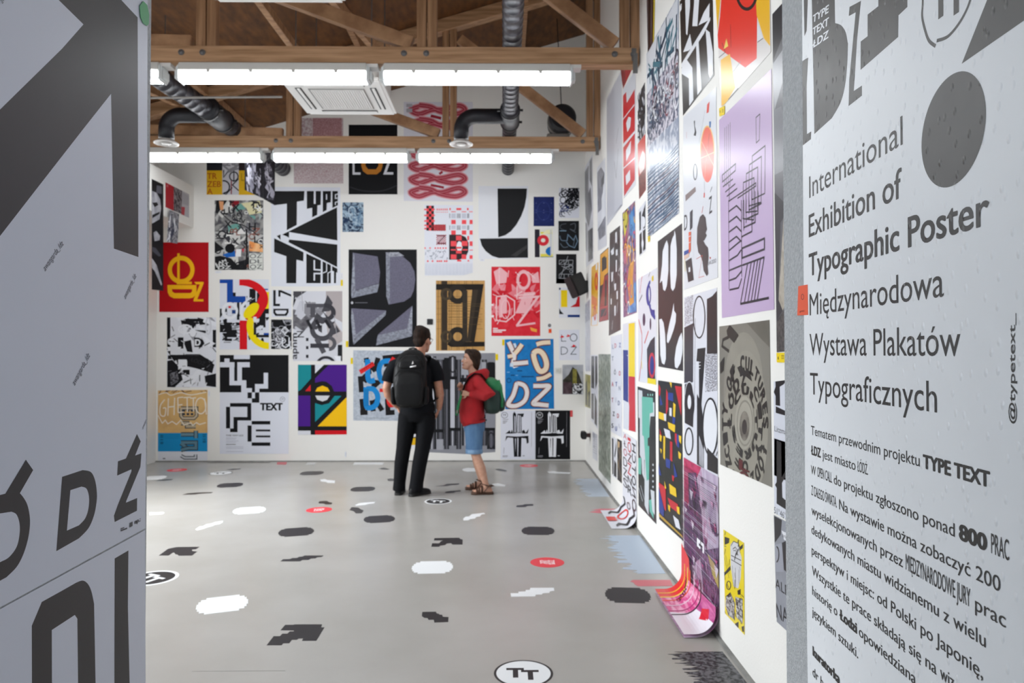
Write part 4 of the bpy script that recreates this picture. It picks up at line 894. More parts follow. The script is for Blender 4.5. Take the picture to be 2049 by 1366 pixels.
s.curve(wh, 8, [(70, 760), (130, 745), (170, 765), (250, 745), (330, 762), (455, 740)]).line(wh, 8, [(66, 925), (100, 990), (125, 965), (145, 995), (180, 975), (215, 1000), (250, 965), (275, 1005), (330, 985), (345, 1008), (375, 985), (400, 1000), (450, 985)])
s.curve(wh, 9, [(120, 800), (85, 850), (85, 920), (120, 930), (128, 870), (105, 870)]).lines(wh, 9, [(150, 790), (145, 930)], [(200, 785), (195, 925)], [(150, 860), (198, 855)], [(225, 785), (228, 905)], [(225, 785), (268, 780)], [(225, 845), (262, 840)], [(228, 905), (272, 900)], [(270, 785), (330, 780)], [(300, 785), (302, 900)], [(325, 790), (372, 785)], [(350, 790), (352, 895)]).ring(wh, 410, 850, 46, 68, 9).line(wh, 8, [(440, 790), (455, 920)])
s.boxes('#15506e', *[(85, y, 108, y + 6) for y in (1085, 1098, 1120, 1140, 1150)], *[(425, y, 450, y + 6) for y in (1080, 1095, 1115, 1130, 1140)]).box('#33333a', 105, 1270, 125, 1277)
done(s, 'sand and blue poster scrawled with white letters GHETTO at the floor')
# the small one at the far left edge
s = Sheet(PK, 'C5', [(15, 172), (120, 222), (120, 1192), (15, 1180)], '#17161a', lift=.002)
s.polys('#c9c9d0', [(15, 280), (60, 300), (92, 360), (100, 440), (85, 540), (15, 580)], [(15, 890), (60, 960), (108, 1130), (100, 1145), (40, 1010), (15, 980)], [(30, 660), (55, 645), (90, 690), (85, 730), (40, 740)], ink2='#7d7d86', grain=(6, .2)).polys('#17161a', [(20, 390), (60, 385), (75, 410), (40, 430)], [(20, 500), (88, 470), (85, 490), (20, 530)]).poly('#5b5a64', [(60, 230), (105, 240), (105, 310), (55, 300)]).poly('#4a4a54', [(15, 790), (50, 800), (100, 870), (80, 880), (20, 830)])
done(s, 'tall black photographic poster hanging from the bulkhead at the far left', group='posters on the bulkhead')
s = Sheet(PK, 'C5', [(140, 203), (355, 312), (355, 527), (140, 428)], '#b9b6ba')
s.poly('#a8202c', [(140, 203), (215, 241), (215, 465), (140, 428)]).poly('#3a3236', [(215, 241), (290, 280), (290, 490), (215, 460)], ink2='#8d8488', grain=(22, .08)).poly('#b04048', [(285, 425), (318, 430), (312, 505), (285, 495)]).text('#d9a0a4', 'ŁDZ', 150, 240, 165, 250, 20).poly('#a9a6ac', [(290, 290), (355, 330), (355, 420), (295, 400)])
done(s, 'small red and grey poster on the side of the bulkhead', group='posters on the bulkhead')
s = Sheet(PK, 'C5', [(155, 452), (246, 492), (230, 762), (130, 745)], '#a5a4aa', ink2='#55555c', grain=(40, .1), lift=.03)
s.scatter(['#e3e4ea', '#3b3f52'], 20, .07, 91, 'dash', (140, 560, 235, 740))
done(s, 'small grey speckled poster hanging below the bulkhead', group='posters on the bulkhead')
# paired dark posters hanging from the far truss
PH_ = Plane((-3.13, 9.0, 0), (.06, 1, 0), (0, 0, 1))
def hang(c, lab, seed, more):
    s = Sheet(PH_, 'C5', c, '#1d1c22', thick=.004); s.scatter(['#b9b8c6', '#8c8b99', '#2b2a33'], 26, .10, seed, 'poly', more); s.scatter(['#d0cfdb', '#55545f'], 14, .09, seed + 1, 'dash', more)
    done(s, lab, group='posters hanging under the far truss')
hang([(862, 0), (1028, 10), (1028, 350), (862, 272)], 'dark hanging poster with pale broken letters, left of the hanging pair', 95, (890, 60, 1000, 270))
hang([(1031, 10), (1135, 20), (1135, 412), (1031, 352)], 'dark hanging poster with pale figures, right of the hanging pair', 97, (1045, 60, 1115, 340))
# small number tags and plates
def small(cr, b, col, label, name='number_tag', cat='tag', pl=PB, ink='#7a6a10', rows=3, corners=None, m='paper', bold=0):
    s = Sheet(pl, cr, corners or b, col, lift=.0035)
    if rows and not corners:
        x0, y0, x1, y1 = b
        s.boxes(ink, *[(x0 + (x1 - x0) * .25, y0 + (y1 - y0) * (.25 + .22 * i), x0 + (x1 - x0) * .75, y0 + (y1 - y0) * (.30 + .22 * i)) for i in range(rows)])
    s.done(label, name, cat, m, 'number tags beside the posters')
small('C5', (1739, 1090, 1757, 1146), '#f2d40c', 'yellow number tag right of the TYPE TEXT perspective poster')
small('C6', (1575, 330, 1594, 378), '#f2d40c', 'yellow number tag left of the stone letter poster')
small('D1', (74, 600, 89, 642), '#f2d40c', 'yellow number tag left of the tape letter poster')
small('D1', (1064, 574, 1081, 616), '#f2d40c', 'yellow number tag right of the grey cylinder poster')
small('D2', (161, 428, 177, 470), '#f2d40c', 'yellow number tag left of the blue sausage letter poster')
small('D2', (651, 938, 668, 983), '#d8262e', 'red number tag right of the black cross poster', ink='#f0c0c0')
small('C7', (6, 1310, 22, 1366), '#e6e6ea', 'white caption slip left of the stone letter poster', ink='#b9b9c2')
small('C5', (595, 1012, 650, 1030), '#e2e4ea', 'white caption slip under the paper collage poster', ink='#a9a9b4', rows=2)
small('C8', (138, 902, 180, 922), '#e2e4ea', 'white caption slip under the black curve poster', ink='#a9a9b4', rows=2)
small('C6', (470, 730, 484, 775), '#e2e4ea', 'white caption slip right of the GHETTO poster', ink='#a9a9b4')
small('C6', (1567, 1218, 1580, 1262), '#e2e4ea', 'white caption slip low on the wall by the colour block poster', ink='#8a8fa8')
# light switches, badge, speakers
def switch(c, col, lab, inner):
    u, v = PB.hit(*c); t = thing('light_switch', lab, 'switch', (u, YB, v), 'switches on the back wall')
    bm = B(); box(bm, u - .042, u + .042, YB - .012, YB, v - .042, v + .042, .004); obj('plate', bm, mat('switch_plate', col, .4), t)
    bm = B(); box(bm, u - .022, u + .022, YB - .018, YB - .011, v - .024, v + .024, .003); obj('rocker', bm, mat('switch_rocker', inner, .4), t)
switch((860.3, 643.5), '#2b2b2e', 'dark square wall switch above the head of the man', '#111113')
switch((1115.6, 741.3), '#dcdcd6', 'white wall switch between the blue poster and the house poster', '#c9c9c2')
s = Sheet(PB, 'D2', (495, 352, 516, 381), '#ef5a2a', lift=.002); s.boxes('#b33a14', (499, 358, 512, 361), (499, 366, 512, 369)); s.done('orange sticker on the white wall below a black round badge', 'sticker', 'sticker')
s = Sheet(PB, 'D2', (490, 314, 514, 352), '#e4e5e8', lift=.002); s.ell('#1f1f22', 502, 327, 11, 12).ring('#d8d8dc', 502, 327, 6, 7, 2); s.done('white slip with a black round mark above the orange sticker', 'number_tag', 'tag')
M['speaker'] = mat('speaker_black', '#141416', .5, bump=.2, bscale=200)
sp = thing('wall_speaker', 'black tilted loudspeaker high in the right corner of the back wall', 'speaker', (1.05, 9.75, 2.45))
bm = B(); box(bm, -.11, .11, -.09, .09, -.15, .15, .012); bmesh.ops.rotate(bm, verts=bm.verts, matrix=Matrix.Rotation(-.42, 3, 'Y') @ Matrix.Rotation(.5, 3, 'Z')); bmesh.ops.translate(bm, verts=bm.verts, vec=(1.005, 9.72, 2.49)); obj('cabinet', bm, M['speaker'], sp)
bm = B(); box(bm, -.095, .095, -.1, -.088, -.13, .10, .003); bmesh.ops.rotate(bm, verts=bm.verts, matrix=Matrix.Rotation(-.42, 3, 'Y') @ Matrix.Rotation(.5, 3, 'Z')); bmesh.ops.translate(bm, verts=bm.verts, vec=(1.005, 9.72, 2.49)); obj('front_grille', bm, M['black'], sp)
bm = B(); box(bm, 1.06, XR, 9.72, 9.78, 2.46, 2.56, .006); tube(bm, [(1.03, 9.74, 2.5), (1.12, 9.75, 2.52)], .03, 12); obj('wall_bracket', bm, M['black'], sp)
sp = thing('wall_projector', 'small black device on a bracket low on the right wall near the corner', 'speaker', (1.1, 9.6, .43))
u, yy, z = 1.12, 9.5, 1.53 - (869 - 708) / 1400 * 9.5
bm = B(); box(bm, u - .085, u - .02, yy - .10, yy + .06, z - .05, z + .05, .008); obj('case', bm, M['speaker'], sp)
bm = B(); box(bm, u - .02, XR, yy - .03, yy + .03, z - .03, z + .02, .004); obj('bracket', bm, mat('brown_bracket', '#4a3230', .5), sp)
bm = B(); lathe(bm, (u - .085, yy - .03, z), [(.005, 0), (.03, 0), (.032, -.008), (.02, -.01)], 20, 'x'); obj('lens', bm, M['black'], sp)

# ------------------------------------------------------------------ posters on the right wall, far end first
RG = 'posters on the right wall'
def doner(s, label, **k): k.setdefault('group', RG); k.setdefault('m', 'gloss'); return s.done(label, **k)
s = Sheet(PR, 'D4', [(25, 540), (70, 462), (75, 1045), (36, 1078)], '#cfd0d8')
s.polys('#4a4950', [(27, 560), (50, 520), (48, 700), (28, 720)], [(55, 500), (68, 475), (68, 640), (55, 600)], [(30, 720), (60, 640), (68, 760), (50, 860), (32, 800)], ink2='#77767e', grain=(9, .15)).polys('#1d1c20', [(45, 880), (72, 860), (72, 1030), (48, 1050)], ink2='#6a6970', grain=(16, .1)).poly('#7d7c86', [(28, 830), (42, 840), (42, 1000), (32, 980)])
doner(s, 'grey photographic poster on the right wall nearest the back corner, top row')
s = Sheet(PR, 'D4', [(95, 535), (140, 478), (148, 960), (100, 988)], '#d8dae2')
s.polys('#6b6b76', [(97, 560), (118, 530), (135, 560), (120, 760), (100, 780)], [(100, 870), (142, 800), (142, 900), (108, 930)], ink2='#9a9aa6', grain=(10, .15)).line('#2a2a30', 4, [(98, 880), (140, 800)]).poly('#3d3d46', [(118, 600), (136, 560), (134, 620), (120, 640)]).poly('#e6e8ee', [(120, 700), (138, 620), (138, 800), (122, 820)])
doner(s, 'grey poster with slanting figure, second on the right wall from the back corner')
s = Sheet(PR, 'D4', [(148, 158), (230, 0), (235, 738), (150, 852)], '#cdced6')
s.lines('#3a3a40', 5, [(152, 610), (165, 450), (172, 560), (190, 500), (200, 590), (212, 430)], [(200, 400), (213, 315)]).poly('#8d8e98', [(150, 840), (228, 735), (234, 738), (180, 800)]).poly('#c2c3cc', [(150, 170), (190, 100), (190, 780), (150, 830)])
doner(s, 'large pale grey poster with thin scribbled zigzag by the far truss end')
s = Sheet(PR, 'D4', [(223, -10), (290, -95), (285, 0), (238, 102)], '#b5141e'); s.poly('#8c0f18', [(223, -10), (250, -45), (250, 70), (238, 100)]); doner(s, 'red poster corner above the red poster with white diamonds')
s = Sheet(PR, 'D4', [(236, 108), (307, -5), (306, 628), (242, 700)], '#dcdee6')
rc = '#d01a26'
s.poly(rc, [(238, 140), (255, 120), (258, 180), (302, 105), (303, 330), (238, 405)]).poly('#dcdee6', [(258, 130), (302, 60), (302, 100), (260, 178)]).poly('#e3e5ec', [(255, 290), (268, 255), (282, 260), (278, 310), (262, 340)]).poly(rc, [(238, 425), (303, 345), (303, 600), (244, 690)]).poly('#e3e5ec', [(254, 440), (282, 385), (280, 450), (256, 500)]).poly('#e3e5ec', [(252, 580), (276, 545), (278, 600), (256, 630)]).lines('#e3e5ec', 7, [(238, 270), (300, 190)], [(238, 540), (303, 480)])
doner(s, 'tall red poster with white diamonds and slanted bars near the far truss')
s = Sheet(PR, 'D4', [(318, 140), (358, 68), (361, 345), (318, 402)], '#d9dae2'); s.scatter(['#1b1b1f', '#3a3a42'], 34, .10, 111, 'loop'); s.polys(K, [(322, 170), (340, 130), (342, 180), (325, 220)], [(335, 260), (356, 210), (352, 300), (338, 320)]); doner(s, 'small black and white scribble poster right of the tall red one')
s = Sheet(PR, 'D4', [(318, 405), (359, 350), (362, 655), (326, 706)], '#d8483c', ink2='#c23a34', grain=(5, .2)); s.poly('#5c2420', [(320, 590), (360, 530), (361, 655), (326, 706)], ink2='#8c4236', grain=(30, .08, 3)).poly('#ecd2cc', [(322, 520), (345, 440), (358, 460), (355, 540), (330, 570)]); doner(s, 'red and brown gradient poster beside the big blue texture poster')
s = Sheet(PR, 'D6', [(45, 352), (256, -40), (258, 1385), (58, 1548)], '#d2d6e0', ink2='#8f9ab0', grain=(11, .06))
s.use('D6').poly('#5a6078', [(46, 620), (250, 330), (252, 760), (50, 960)], ink2='#d8d3de', grain=(20, .06)); s.poly('#dfe3ea', [(45, 360), (250, -20), (250, 330), (46, 620)]); s.scatter(['#1f4f68', '#163a55', '#3d7a8c'], 40, .10, 121, 'dash', (60, 20, 250, 600)); s.scatter(['#3b3c58', '#8c4a58', '#c9ccd8', '#e6e8ee', '#52657d', '#2a2b3d'], 90, .06, 122, 'loop', (60, 380, 250, 900))
for i in range(30):
    y = 1080 + i * 17; s.curve(random.Random(i).choice(['#2d4a6a', '#4d6a86', '#5e4a58', '#8093a8']), 7, [(50, y + 60), (110, y - 10 + (i % 3) * 9), (180, y - 60), (256, y - 150 + (i % 4) * 8)], n=4)
doner(s, 'very tall blue and white texture poster fading from waves to stripes')
s = Sheet(PR, 'C4', [(1950, -60), (2018, -160), (2008, 310), (1960, 402)], '#3a1a1e'); s.polys('#141216', [(1965, -60), (1980, -80), (1975, 340), (1965, 380)]).polys('#d8c02a', [(2006, -120), (2018, -160), (2008, 310), (2000, 325)]).lines('#c8ccd8', 5, [(1990, -60), (1985, 340)], [(1958, 0), (1962, 360)]); doner(s, 'striped black, red and yellow poster high beside the nearer truss bracket')
s = Sheet(PR, 'D4', [(325, 762), (362, 713), (362, 985), (328, 1018)], '#dcdee6'); s.polys(K, [(327, 780), (336, 768), (336, 870), (328, 880)], [(340, 800), (360, 730), (360, 860), (350, 870), (350, 800)], [(328, 900), (340, 885), (342, 1000), (328, 1010)], [(346, 880), (361, 866), (361, 978), (348, 990)]).ell(W_, 352, 830, 7, 28).ell(W_, 345, 950, 6, 24); doner(s, 'narrow black and white poster right of the rainbow paint poster')
s = Sheet(PR, 'D4', [(235, 782), (303, 715), (312, 1325), (240, 1352)], '#7c5a86', ink2='#a8788c', grain=(7, .12))
s.poly('#e3d432', [(236, 790), (270, 750), (268, 830), (245, 920)], ink2='#c9b83a', grain=(8, .1)).polys('#2f74b8', [(272, 800), (300, 740), (306, 960), (280, 1010)], [(280, 1200), (310, 1150), (311, 1320), (262, 1330)], ink2='#5a9ad0', grain=(9, .1)).polys('#8c2c4e', [(240, 940), (262, 900), (268, 1020), (246, 1080)], ink2='#c4607c', grain=(9, .1)).polys('#e0a03c', [(272, 1060), (300, 1040), (292, 1130), (298, 1270), (275, 1290), (262, 1160)], ink2='#c98a3c', grain=(7, .15))
s.scatter(['#1c1a22', '#f0e8d8', '#48306a', '#d8486a', '#f0b03c', '#3a90c8'], 60, .07, 131, 'loop'); s.lines(K, 6, [(262, 790), (270, 770)], [(276, 780), (282, 760)], [(290, 770), (298, 730)])
doner(s, 'rainbow coloured painted poster with swirling figures')
s = Sheet(PR, 'D4', [(165, 893), (221, 850), (224, 1420), (160, 1452)], '#2c2427', ink2='#3a3032', grain=(6, .2))
s.polys('#dfe0e6', [(170, 990), (188, 968), (188, 1005), (176, 1012)], [(195, 890), (204, 882), (204, 940), (196, 946)], [(198, 985), (208, 978), (208, 1010), (199, 1016)], [(173, 1110), (185, 1100), (182, 1150), (175, 1160)], [(198, 1040), (205, 1036), (204, 1100), (198, 1104)], [(190, 1170), (200, 1165), (200, 1200), (191, 1206)], [(202, 1210), (210, 1205), (210, 1250), (203, 1254)], [(170, 1250), (176, 1248), (176, 1280), (171, 1282)], [(190, 1290), (198, 1286), (198, 1340), (191, 1344)]).scatter(['#8d888c', '#c9c8ce'], 16, .05, 133, 'dash')
doner(s, 'dark brown poster with small white marks left of the rainbow paint poster')
s = Sheet(PR, 'D4', [(112, 1008), (158, 968), (158, 1365), (106, 1378)], '#2b2326')
s.polys('#e6a321', [(113, 1012), (157, 974), (157, 1000), (114, 1035)], [(113, 1030), (122, 1022), (122, 1110), (113, 1120)], [(140, 1000), (157, 985), (157, 1090), (148, 1098), (148, 1020), (140, 1026)], [(113, 1110), (157, 1075), (157, 1105), (135, 1125), (135, 1165), (113, 1180)]).polys('#9c2c30', [(135, 1130), (157, 1115), (157, 1365), (108, 1376), (110, 1300)]).polys('#2b2326', [(140, 1150), (150, 1145), (148, 1290), (136, 1295)], [(118, 1310), (150, 1300), (146, 1340), (114, 1352)]).lines('#c8383c', 5, [(112, 1300), (155, 1290)], [(150, 1300), (115, 1370)])
doner(s, 'yellow and dark red block poster, third row from the back corner')
s = Sheet(PR, 'D4', [(65, 1078), (103, 1050), (98, 1395), (62, 1398)], '#eab028')
s.polys('#e4e6ee', [(88, 1065), (98, 1055), (97, 1090), (89, 1095)], [(68, 1350), (97, 1330), (97, 1392), (66, 1396)]).ring('#d8342a', 92, 1155, 9, 50, 5, ty=24).curve('#2b2326', 6, [(72, 1130), (67, 1165), (74, 1205)]).ring('#d8342a', 84, 1330, 7, 40, 4, ty=16).line('#d8342a', 6, [(72, 1300), (96, 1280)]).polys('#e0752a', [(66, 1230), (96, 1250), (94, 1290), (66, 1280)])
doner(s, 'narrow yellow poster with red rings nearest the wall speaker')
s = Sheet(PR, 'D5', [(23, 75), (52, 45), (54, 412), (27, 410)], '#b4b6c0', ink2='#cfd1d9', grain=(9, .2)); s.poly('#85889a', [(24, 80), (51, 50), (52, 150), (25, 170)], ink2='#b4b6c0', grain=(20, .1)); doner(s, 'pale grey poster right beside the back corner below the speaker')
s = Sheet(PR, 'D5', [(28, 425), (55, 432), (55, 600), (29, 590)], '#b9b05c', ink2='#77744a', grain=(16, .1)); s.polys('#3b3a34', [(30, 470), (38, 455), (40, 585), (30, 580)], [(44, 520), (53, 510), (53, 590), (44, 592)]); doner(s, 'small yellowish photographic poster near the back corner')
s = Sheet(PR, 'D5', [(57, 328), (92, 330), (92, 704), (58, 660)], '#d5d7df'); s.polys('#37363a', [(60, 335), (74, 335), (74, 500), (60, 495)], [(78, 335), (90, 335), (90, 470), (80, 505)], [(60, 525), (72, 525), (72, 660), (60, 648)], [(76, 520), (88, 560), (88, 690), (76, 675)]).lines('#e6e8ee', 3, [(66, 340), (66, 490)], [(66, 530), (66, 650)]); doner(s, 'black and white striped poster left of the grey green texture poster')
s = Sheet(PR, 'D5', [(64, 712), (90, 735), (90, 868), (66, 850)], '#d2d3da'); s.lines('#85868f', 2, *[[(68, y), (86, y + 12)] for y in range(735, 830, 12)]); s.poly('#8d8e98', [(68, 720), (78, 728), (78, 800), (68, 795)], ink2='#c9cad2', grain=(20, .1)); doner(s, 'small pale poster low at the back corner beside the bracket device')
s = Sheet(PR, 'D5', [(96, 325), (156, 325), (157, 982), (97, 910)], '#66705f', ink2='#a3aa9c', grain=(15, .09)); s.scatter(['#4f594b', '#8a9384', '#b4baad'], 70, .06, 141, 'dash'); doner(s, 'tall grey green speckled texture poster')
s = Sheet(PR, 'D5', [(158, 236), (215, 222), (214, 748), (159, 716)], '#dfe1ea')
for i, (x, y, c, ch) in enumerate([(170, 290, '#8f9ab0', 'L'), (182, 285, '#c04a5a', 'D'), (205, 282, '#3a5a9c', 'Z'), (168, 350, '#6d7688', 'T'), (180, 420, '#2f3238', 'Ó'), (204, 425, '#c83848', 'O'), (168, 480, '#c04a5a', 'A'), (187, 480, '#2a4a9a', 'T'), (203, 500, '#9aa2b4', 'N'), (168, 560, '#b05a6a', 'T'), (186, 560, '#c9ccd8', 'E'), (200, 575, '#4a5a86', 'D'), (174, 630, '#2a2c32', 'Z'), (196, 640, '#b8404e', 'D'), (168, 690, '#3a3c44', 'S'), (186, 705, '#2f4f9c', 'U'), (204, 690, '#c9ccd8', 'L')]): s.text(c, ch, x - 5, y + 8, x + 5, y + 8, 22, .03)
doner(s, 'white poster with scattered small coloured letters')
for c, lab in (([(163, 742), (188, 755), (188, 958), (166, 938)], 'small black and white poster with letter K low on the right wall'), ([(191, 752), (214, 765), (214, 980), (192, 960)], 'small dark poster with pale strokes low beside the letter K')):
    s = Sheet(PR, 'D5', c, '#dcdee6' if c[0][0] < 180 else '#2b2320')
    if c[0][0] < 180: s.polys(K, [(164, 750), (172, 754), (172, 930), (166, 935)], [(176, 840), (187, 765), (187, 800), (180, 850)], [(176, 860), (187, 880), (187, 950), (174, 940)])
    else: s.lines('#b99a6a', 4, [(192, 790), (213, 860)], [(195, 900), (213, 800)], [(193, 860), (213, 960)]); s.polys('#c9a878', [(194, 765), (204, 770), (202, 800), (195, 795)])
    doner(s, lab)
s = Sheet(PR, 'D5', [(220, 172), (283, 158), (286, 720), (222, 702)], '#dde0e9')
s.polys('#f2d513', [(249, 170), (280, 165), (281, 440), (249, 436)]).polys('#cf1f30', [(249, 436), (281, 440), (284, 720), (250, 712), (252, 590), (249, 560)]).polys('#1d2f86', [(220, 303), (246, 305), (247, 570), (220, 556)]).poly('#dde0e9', [(249, 330), (238, 330), (244, 335)])
doner(s, 'poster of a yellow, a red and a blue block below the rainbow poster')
s = Sheet(PR, 'D4', [(318, 1048), (415, 988), (406, 1452), (330, 1442)], '#dfe1ea'); s.hull = [s.use('D4').m(*p) for p in ((318, 1048), (415, 988))][:0] or s.hull
s = Sheet(PR, 'D5', [(296, -55), (392, -112), (389, 480), (298, 463)], '#dfe1ea')
s.use('D4').polys('#f0e03c', [(320, 1060), (355, 1035), (355, 1060), (322, 1085)]).lines('#c8a8b8', 3, [(320, 1040), (390, 1010)]).line('#d8342c', 8, [(330, 1220), (340, 1140), (350, 1100)]).line(K, 6, [(378, 1130), (390, 1090)]).ring('#1f2f8c', 378, 1230, 14, 58, 6, ty=14).poly('#1f2f8c', [(378, 1285), (398, 1310), (412, 1310), (412, 1366), (392, 1340)]).ell('#2c2458', 353, 1080, 4, 26)
s.use('D5').line('#d8342c', 10, [(300, 150), (316, 220), (318, 300), (312, 380), (302, 460)]).line('#f0e03c', 10, [(314, 355), (318, 400)]).ell('#352c50', 327, 150, 7, 32).ell('#352c50', 360, 172, 4, 30).line('#d8342c', 10, [(330, 270), (350, 208)]).line('#2a2428', 6, [(302, 60), (318, 25)]).poly('#2a2230', [(342, 300), (360, 258), (382, 235), (384, 470), (346, 470)]).ell('#c8283c', 368, 382, 17, 65).ell('#1f2a80', 368, 382, 11, 48).poly('#f2dc1e', [(345, 445), (388, 452), (388, 480), (345, 472)]).ring('#1f3f9c', 362, 20, 20, 70, 8, 90, 260, ty=16).poly('#1f3f9c', [(370, 100), (384, 130), (384, 150), (366, 125)])
doner(s, 'white poster with scattered red, blue and yellow rounded shapes')
s = Sheet(PR, 'D4', [(428, 937), (560, 838), (566, 1645), (432, 1620)], '#2b2527', ink2='#352c2c', grain=(2, .3))
s.polys(W_, [(468, 950), (478, 930), (486, 960), (486, 1100), (478, 1180), (468, 1208), (458, 1200), (452, 1150), (440, 1165), (452, 1060), (455, 990)], [(498, 960), (508, 920), (518, 900), (520, 875), (526, 900), (532, 980), (532, 1120), (522, 1190), (510, 1208), (500, 1190), (496, 1100)])
s.use('D5').polys(W_, [(404, 150), (416, 145), (426, 165), (434, 220), (438, 300), (438, 350), (430, 378), (418, 370), (410, 330), (408, 240)], [(444, 230), (456, 170), (466, 130), (474, 90), (478, 65), (480, 105), (490, 120), (488, 160), (478, 200), (462, 245), (450, 270), (443, 262)], [(482, 350), (490, 290), (505, 240), (518, 215), (524, 260), (522, 320), (512, 370), (496, 398), (484, 390)])
doner(s, 'tall black poster with white drop shapes in the middle of the right wall')
s = Sheet(PR, 'D6', [(262, 10), (472, -240), (486, 490), (284, 752)], '#2a2726')
s.polys(W_, [(298, 0), (330, -40), (330, 40), (312, 230), (304, 220)], [(362, -60), (395, -100), (378, 170), (345, 170)], [(420, 80), (458, 20), (455, 130), (385, 165)], [(285, 340), (330, 220), (345, 310), (320, 330)], [(272, 450), (310, 390), (345, 440), (352, 650), (325, 690), (322, 510), (275, 480)], [(370, 290), (385, 260), (405, 580), (378, 620)], [(432, 190), (458, 210), (480, 340), (478, 480), (460, 510), (450, 480)], [(262, 435), (430, 160), (462, 110), (462, 130), (420, 220), (278, 440)], [(262, 40), (275, 20), (275, 60), (265, 80)])
s.lines('#e6e8ee', 12, [(262, 440), (460, 120)]); doner(s, 'black poster with white angular slashes high on the right wall')
s = Sheet(PR, 'D6', [(494, -60), (846, -420), (857, 338), (535, 700)], '#dcd8d6')
s.polys('#e8382a', [(540, -100), (745, -310), (768, 100), (765, 380), (690, 440), (500, 300), (525, 110)]).polys('#f0b92a', [(745, -310), (846, -420), (852, 300), (812, 250), (765, 100)], [(497, -60), (540, -110), (500, 290)], [(530, 390), (590, 350), (625, 570), (560, 680), (535, 690)]).ring('#241f20', 700, -60, 74, 130, 16, 0, 180, ty=22).polys('#dfe1e8', [(768, 130), (805, 250), (768, 270)]).lines('#241f20', 5, [(594, 160), (597, 310)], [(770, 275), (808, 248)], [(540, 280), (560, 340), (500, 390)]).poly('#f3d668', [(568, 250), (580, 300), (550, 320)]).lines('#2a2627', 10, [(580, 650), (645, 575)]).lines('#8c8a88', 4, [(610, 470), (660, 400)], [(665, 480), (668, 520)])
doner(s, 'red and yellow abstract poster high on the right wall above the lilac one')
s = Sheet(PR, 'D6', [(285, 762), (500, 568), (510, 1805), (290, 1886)], '#dfe1e7')
s.ell('#ee6a58', 443, 1005, 45, 182).ring('#f0c070', 443, 1005, 48, 188, 6, 180, 360, ty=10).lines('#f0d0b0', 4, [(400, 1030), (488, 990)], [(443, 950), (425, 1170)], [(405, 920), (485, 1080)]).lines('#28243c', 4, [(455, 870), (445, 990)]).polys('#4a78b0', [(455, 790), (468, 790), (465, 830), (456, 830)]).polys('#e04a3c', [(442, 680), (458, 660), (452, 730), (438, 738)], [(420, 1255), (427, 1255), (426, 1285), (419, 1285)]).lines('#3a3a40', 3, [(424, 1180), (424, 1260)]).lines('#77757c', 3, [(428, 720), (390, 930)]).poly('#2f2f34', [(355, 790), (362, 782), (362, 820), (372, 860), (368, 885), (354, 880), (362, 855)]).ring('#55545a', 364, 1118, 14, 55, 5, ty=10).polys('#8a7a78', [(300, 1270), (365, 1215), (368, 1245), (302, 1310)]).lines('#c85a5a', 4, [(308, 860), (308, 900)]).text('#2c2b30', 'Z', 455, 1395, 475, 1380, 110).line('#2c2b30', 5, [(462, 1250), (475, 1215)])
s.use('D7').text('#2c2b30', 'D', 292, 200, 312, 190, 100).polys('#3f3c42', [(330, 80), (348, 60), (346, 180), (330, 200)]).lines('#e04a3c', 6, [(408, 85), (416, 40)]).poly('#443a3a', [(378, 180), (395, 110), (415, 92), (432, 115), (438, 170), (442, 190), (432, 215), (440, 230), (425, 262), (418, 265), (430, 290), (448, 310), (452, 370), (446, 430), (450, 480), (440, 495), (420, 460), (412, 400), (400, 360), (385, 340), (376, 280)])
s.lines('#d8584a', 3, [(372, 385), (412, 360), (388, 505), (424, 495)]).polys('#2f4f9c', [(292, 335), (324, 320), (324, 350), (292, 362)]).polys('#dfbfae', [(292, 362), (325, 345), (325, 370), (292, 390)]).polys('#e0623c', [(322, 210), (338, 205), (336, 330), (324, 350)]).lines('#e6e8ee', 4, [(322, 240), (338, 232)], [(322, 280), (338, 272)]).polys('#332c2e', [(302, 400), (340, 375), (355, 520), (320, 535)], ).polys('#dfd8c0', [(292, 390), (302, 390), (305, 460), (296, 470)]).polys('#e6e8ee', [(322, 440), (333, 435), (334, 465), (323, 470)]).text('#77757c', 'ŁW ZOO', 450, 425, 502, 405, 24).lines('#c9ccd4', 3, [(355, 150), (355, 380)]).polys('#d8382c', [(460, 370), (468, 376), (462, 386)])
doner(s, 'white poster with red balloon disc and dark seated figure')
s = Sheet(PR, 'D6', [(519, 782), (859, 448), (878, 2013), (538, 2069)], '#c9b3d4', ink2='#c3abd0', grain=(2, .3))
li = '#2f2b33'
s.lines(li, 7, *[[(x, y0), (x, 1210)] for x, y0 in ((556, 830), (568, 820), (580, 808), (592, 795))]); s.line(li, 8, [(760, 765), (786, 742), (782, 910), (762, 930)], close=True)
for i in range(4):
    o = i * 24; s.line(li, 10, [(820 - o, 948 + o * 2.9), (736 - o * .8, 1015 + o * 2.4), (732 - o * .8, 1300 + o * 1.7), (818 - o, 1258 + o * 2.4)], close=True)
s.lines(li, 9, [(540, 1140), (628, 1065), (626, 1110), (540, 1185)], [(545, 1215), (610, 1165)], [(560, 1250), (626, 1195)], [(570, 1278), (638, 1225)], [(582, 1310), (760, 1190), (760, 1210), (640, 1290)])
s.lines(li, 9, [(540, 1140), (545, 1185)], [(585, 1200), (586, 1300)])
s.use('D7'); s.line(li, 7, [(582, 0), (585, 580)]); s.line(li, 8, [(665, 0), (668, 500)])
for y in (75, 145, 210, 275): s.line(li, 11, [(584, y), (634, y - 38), (664, y - 6)])
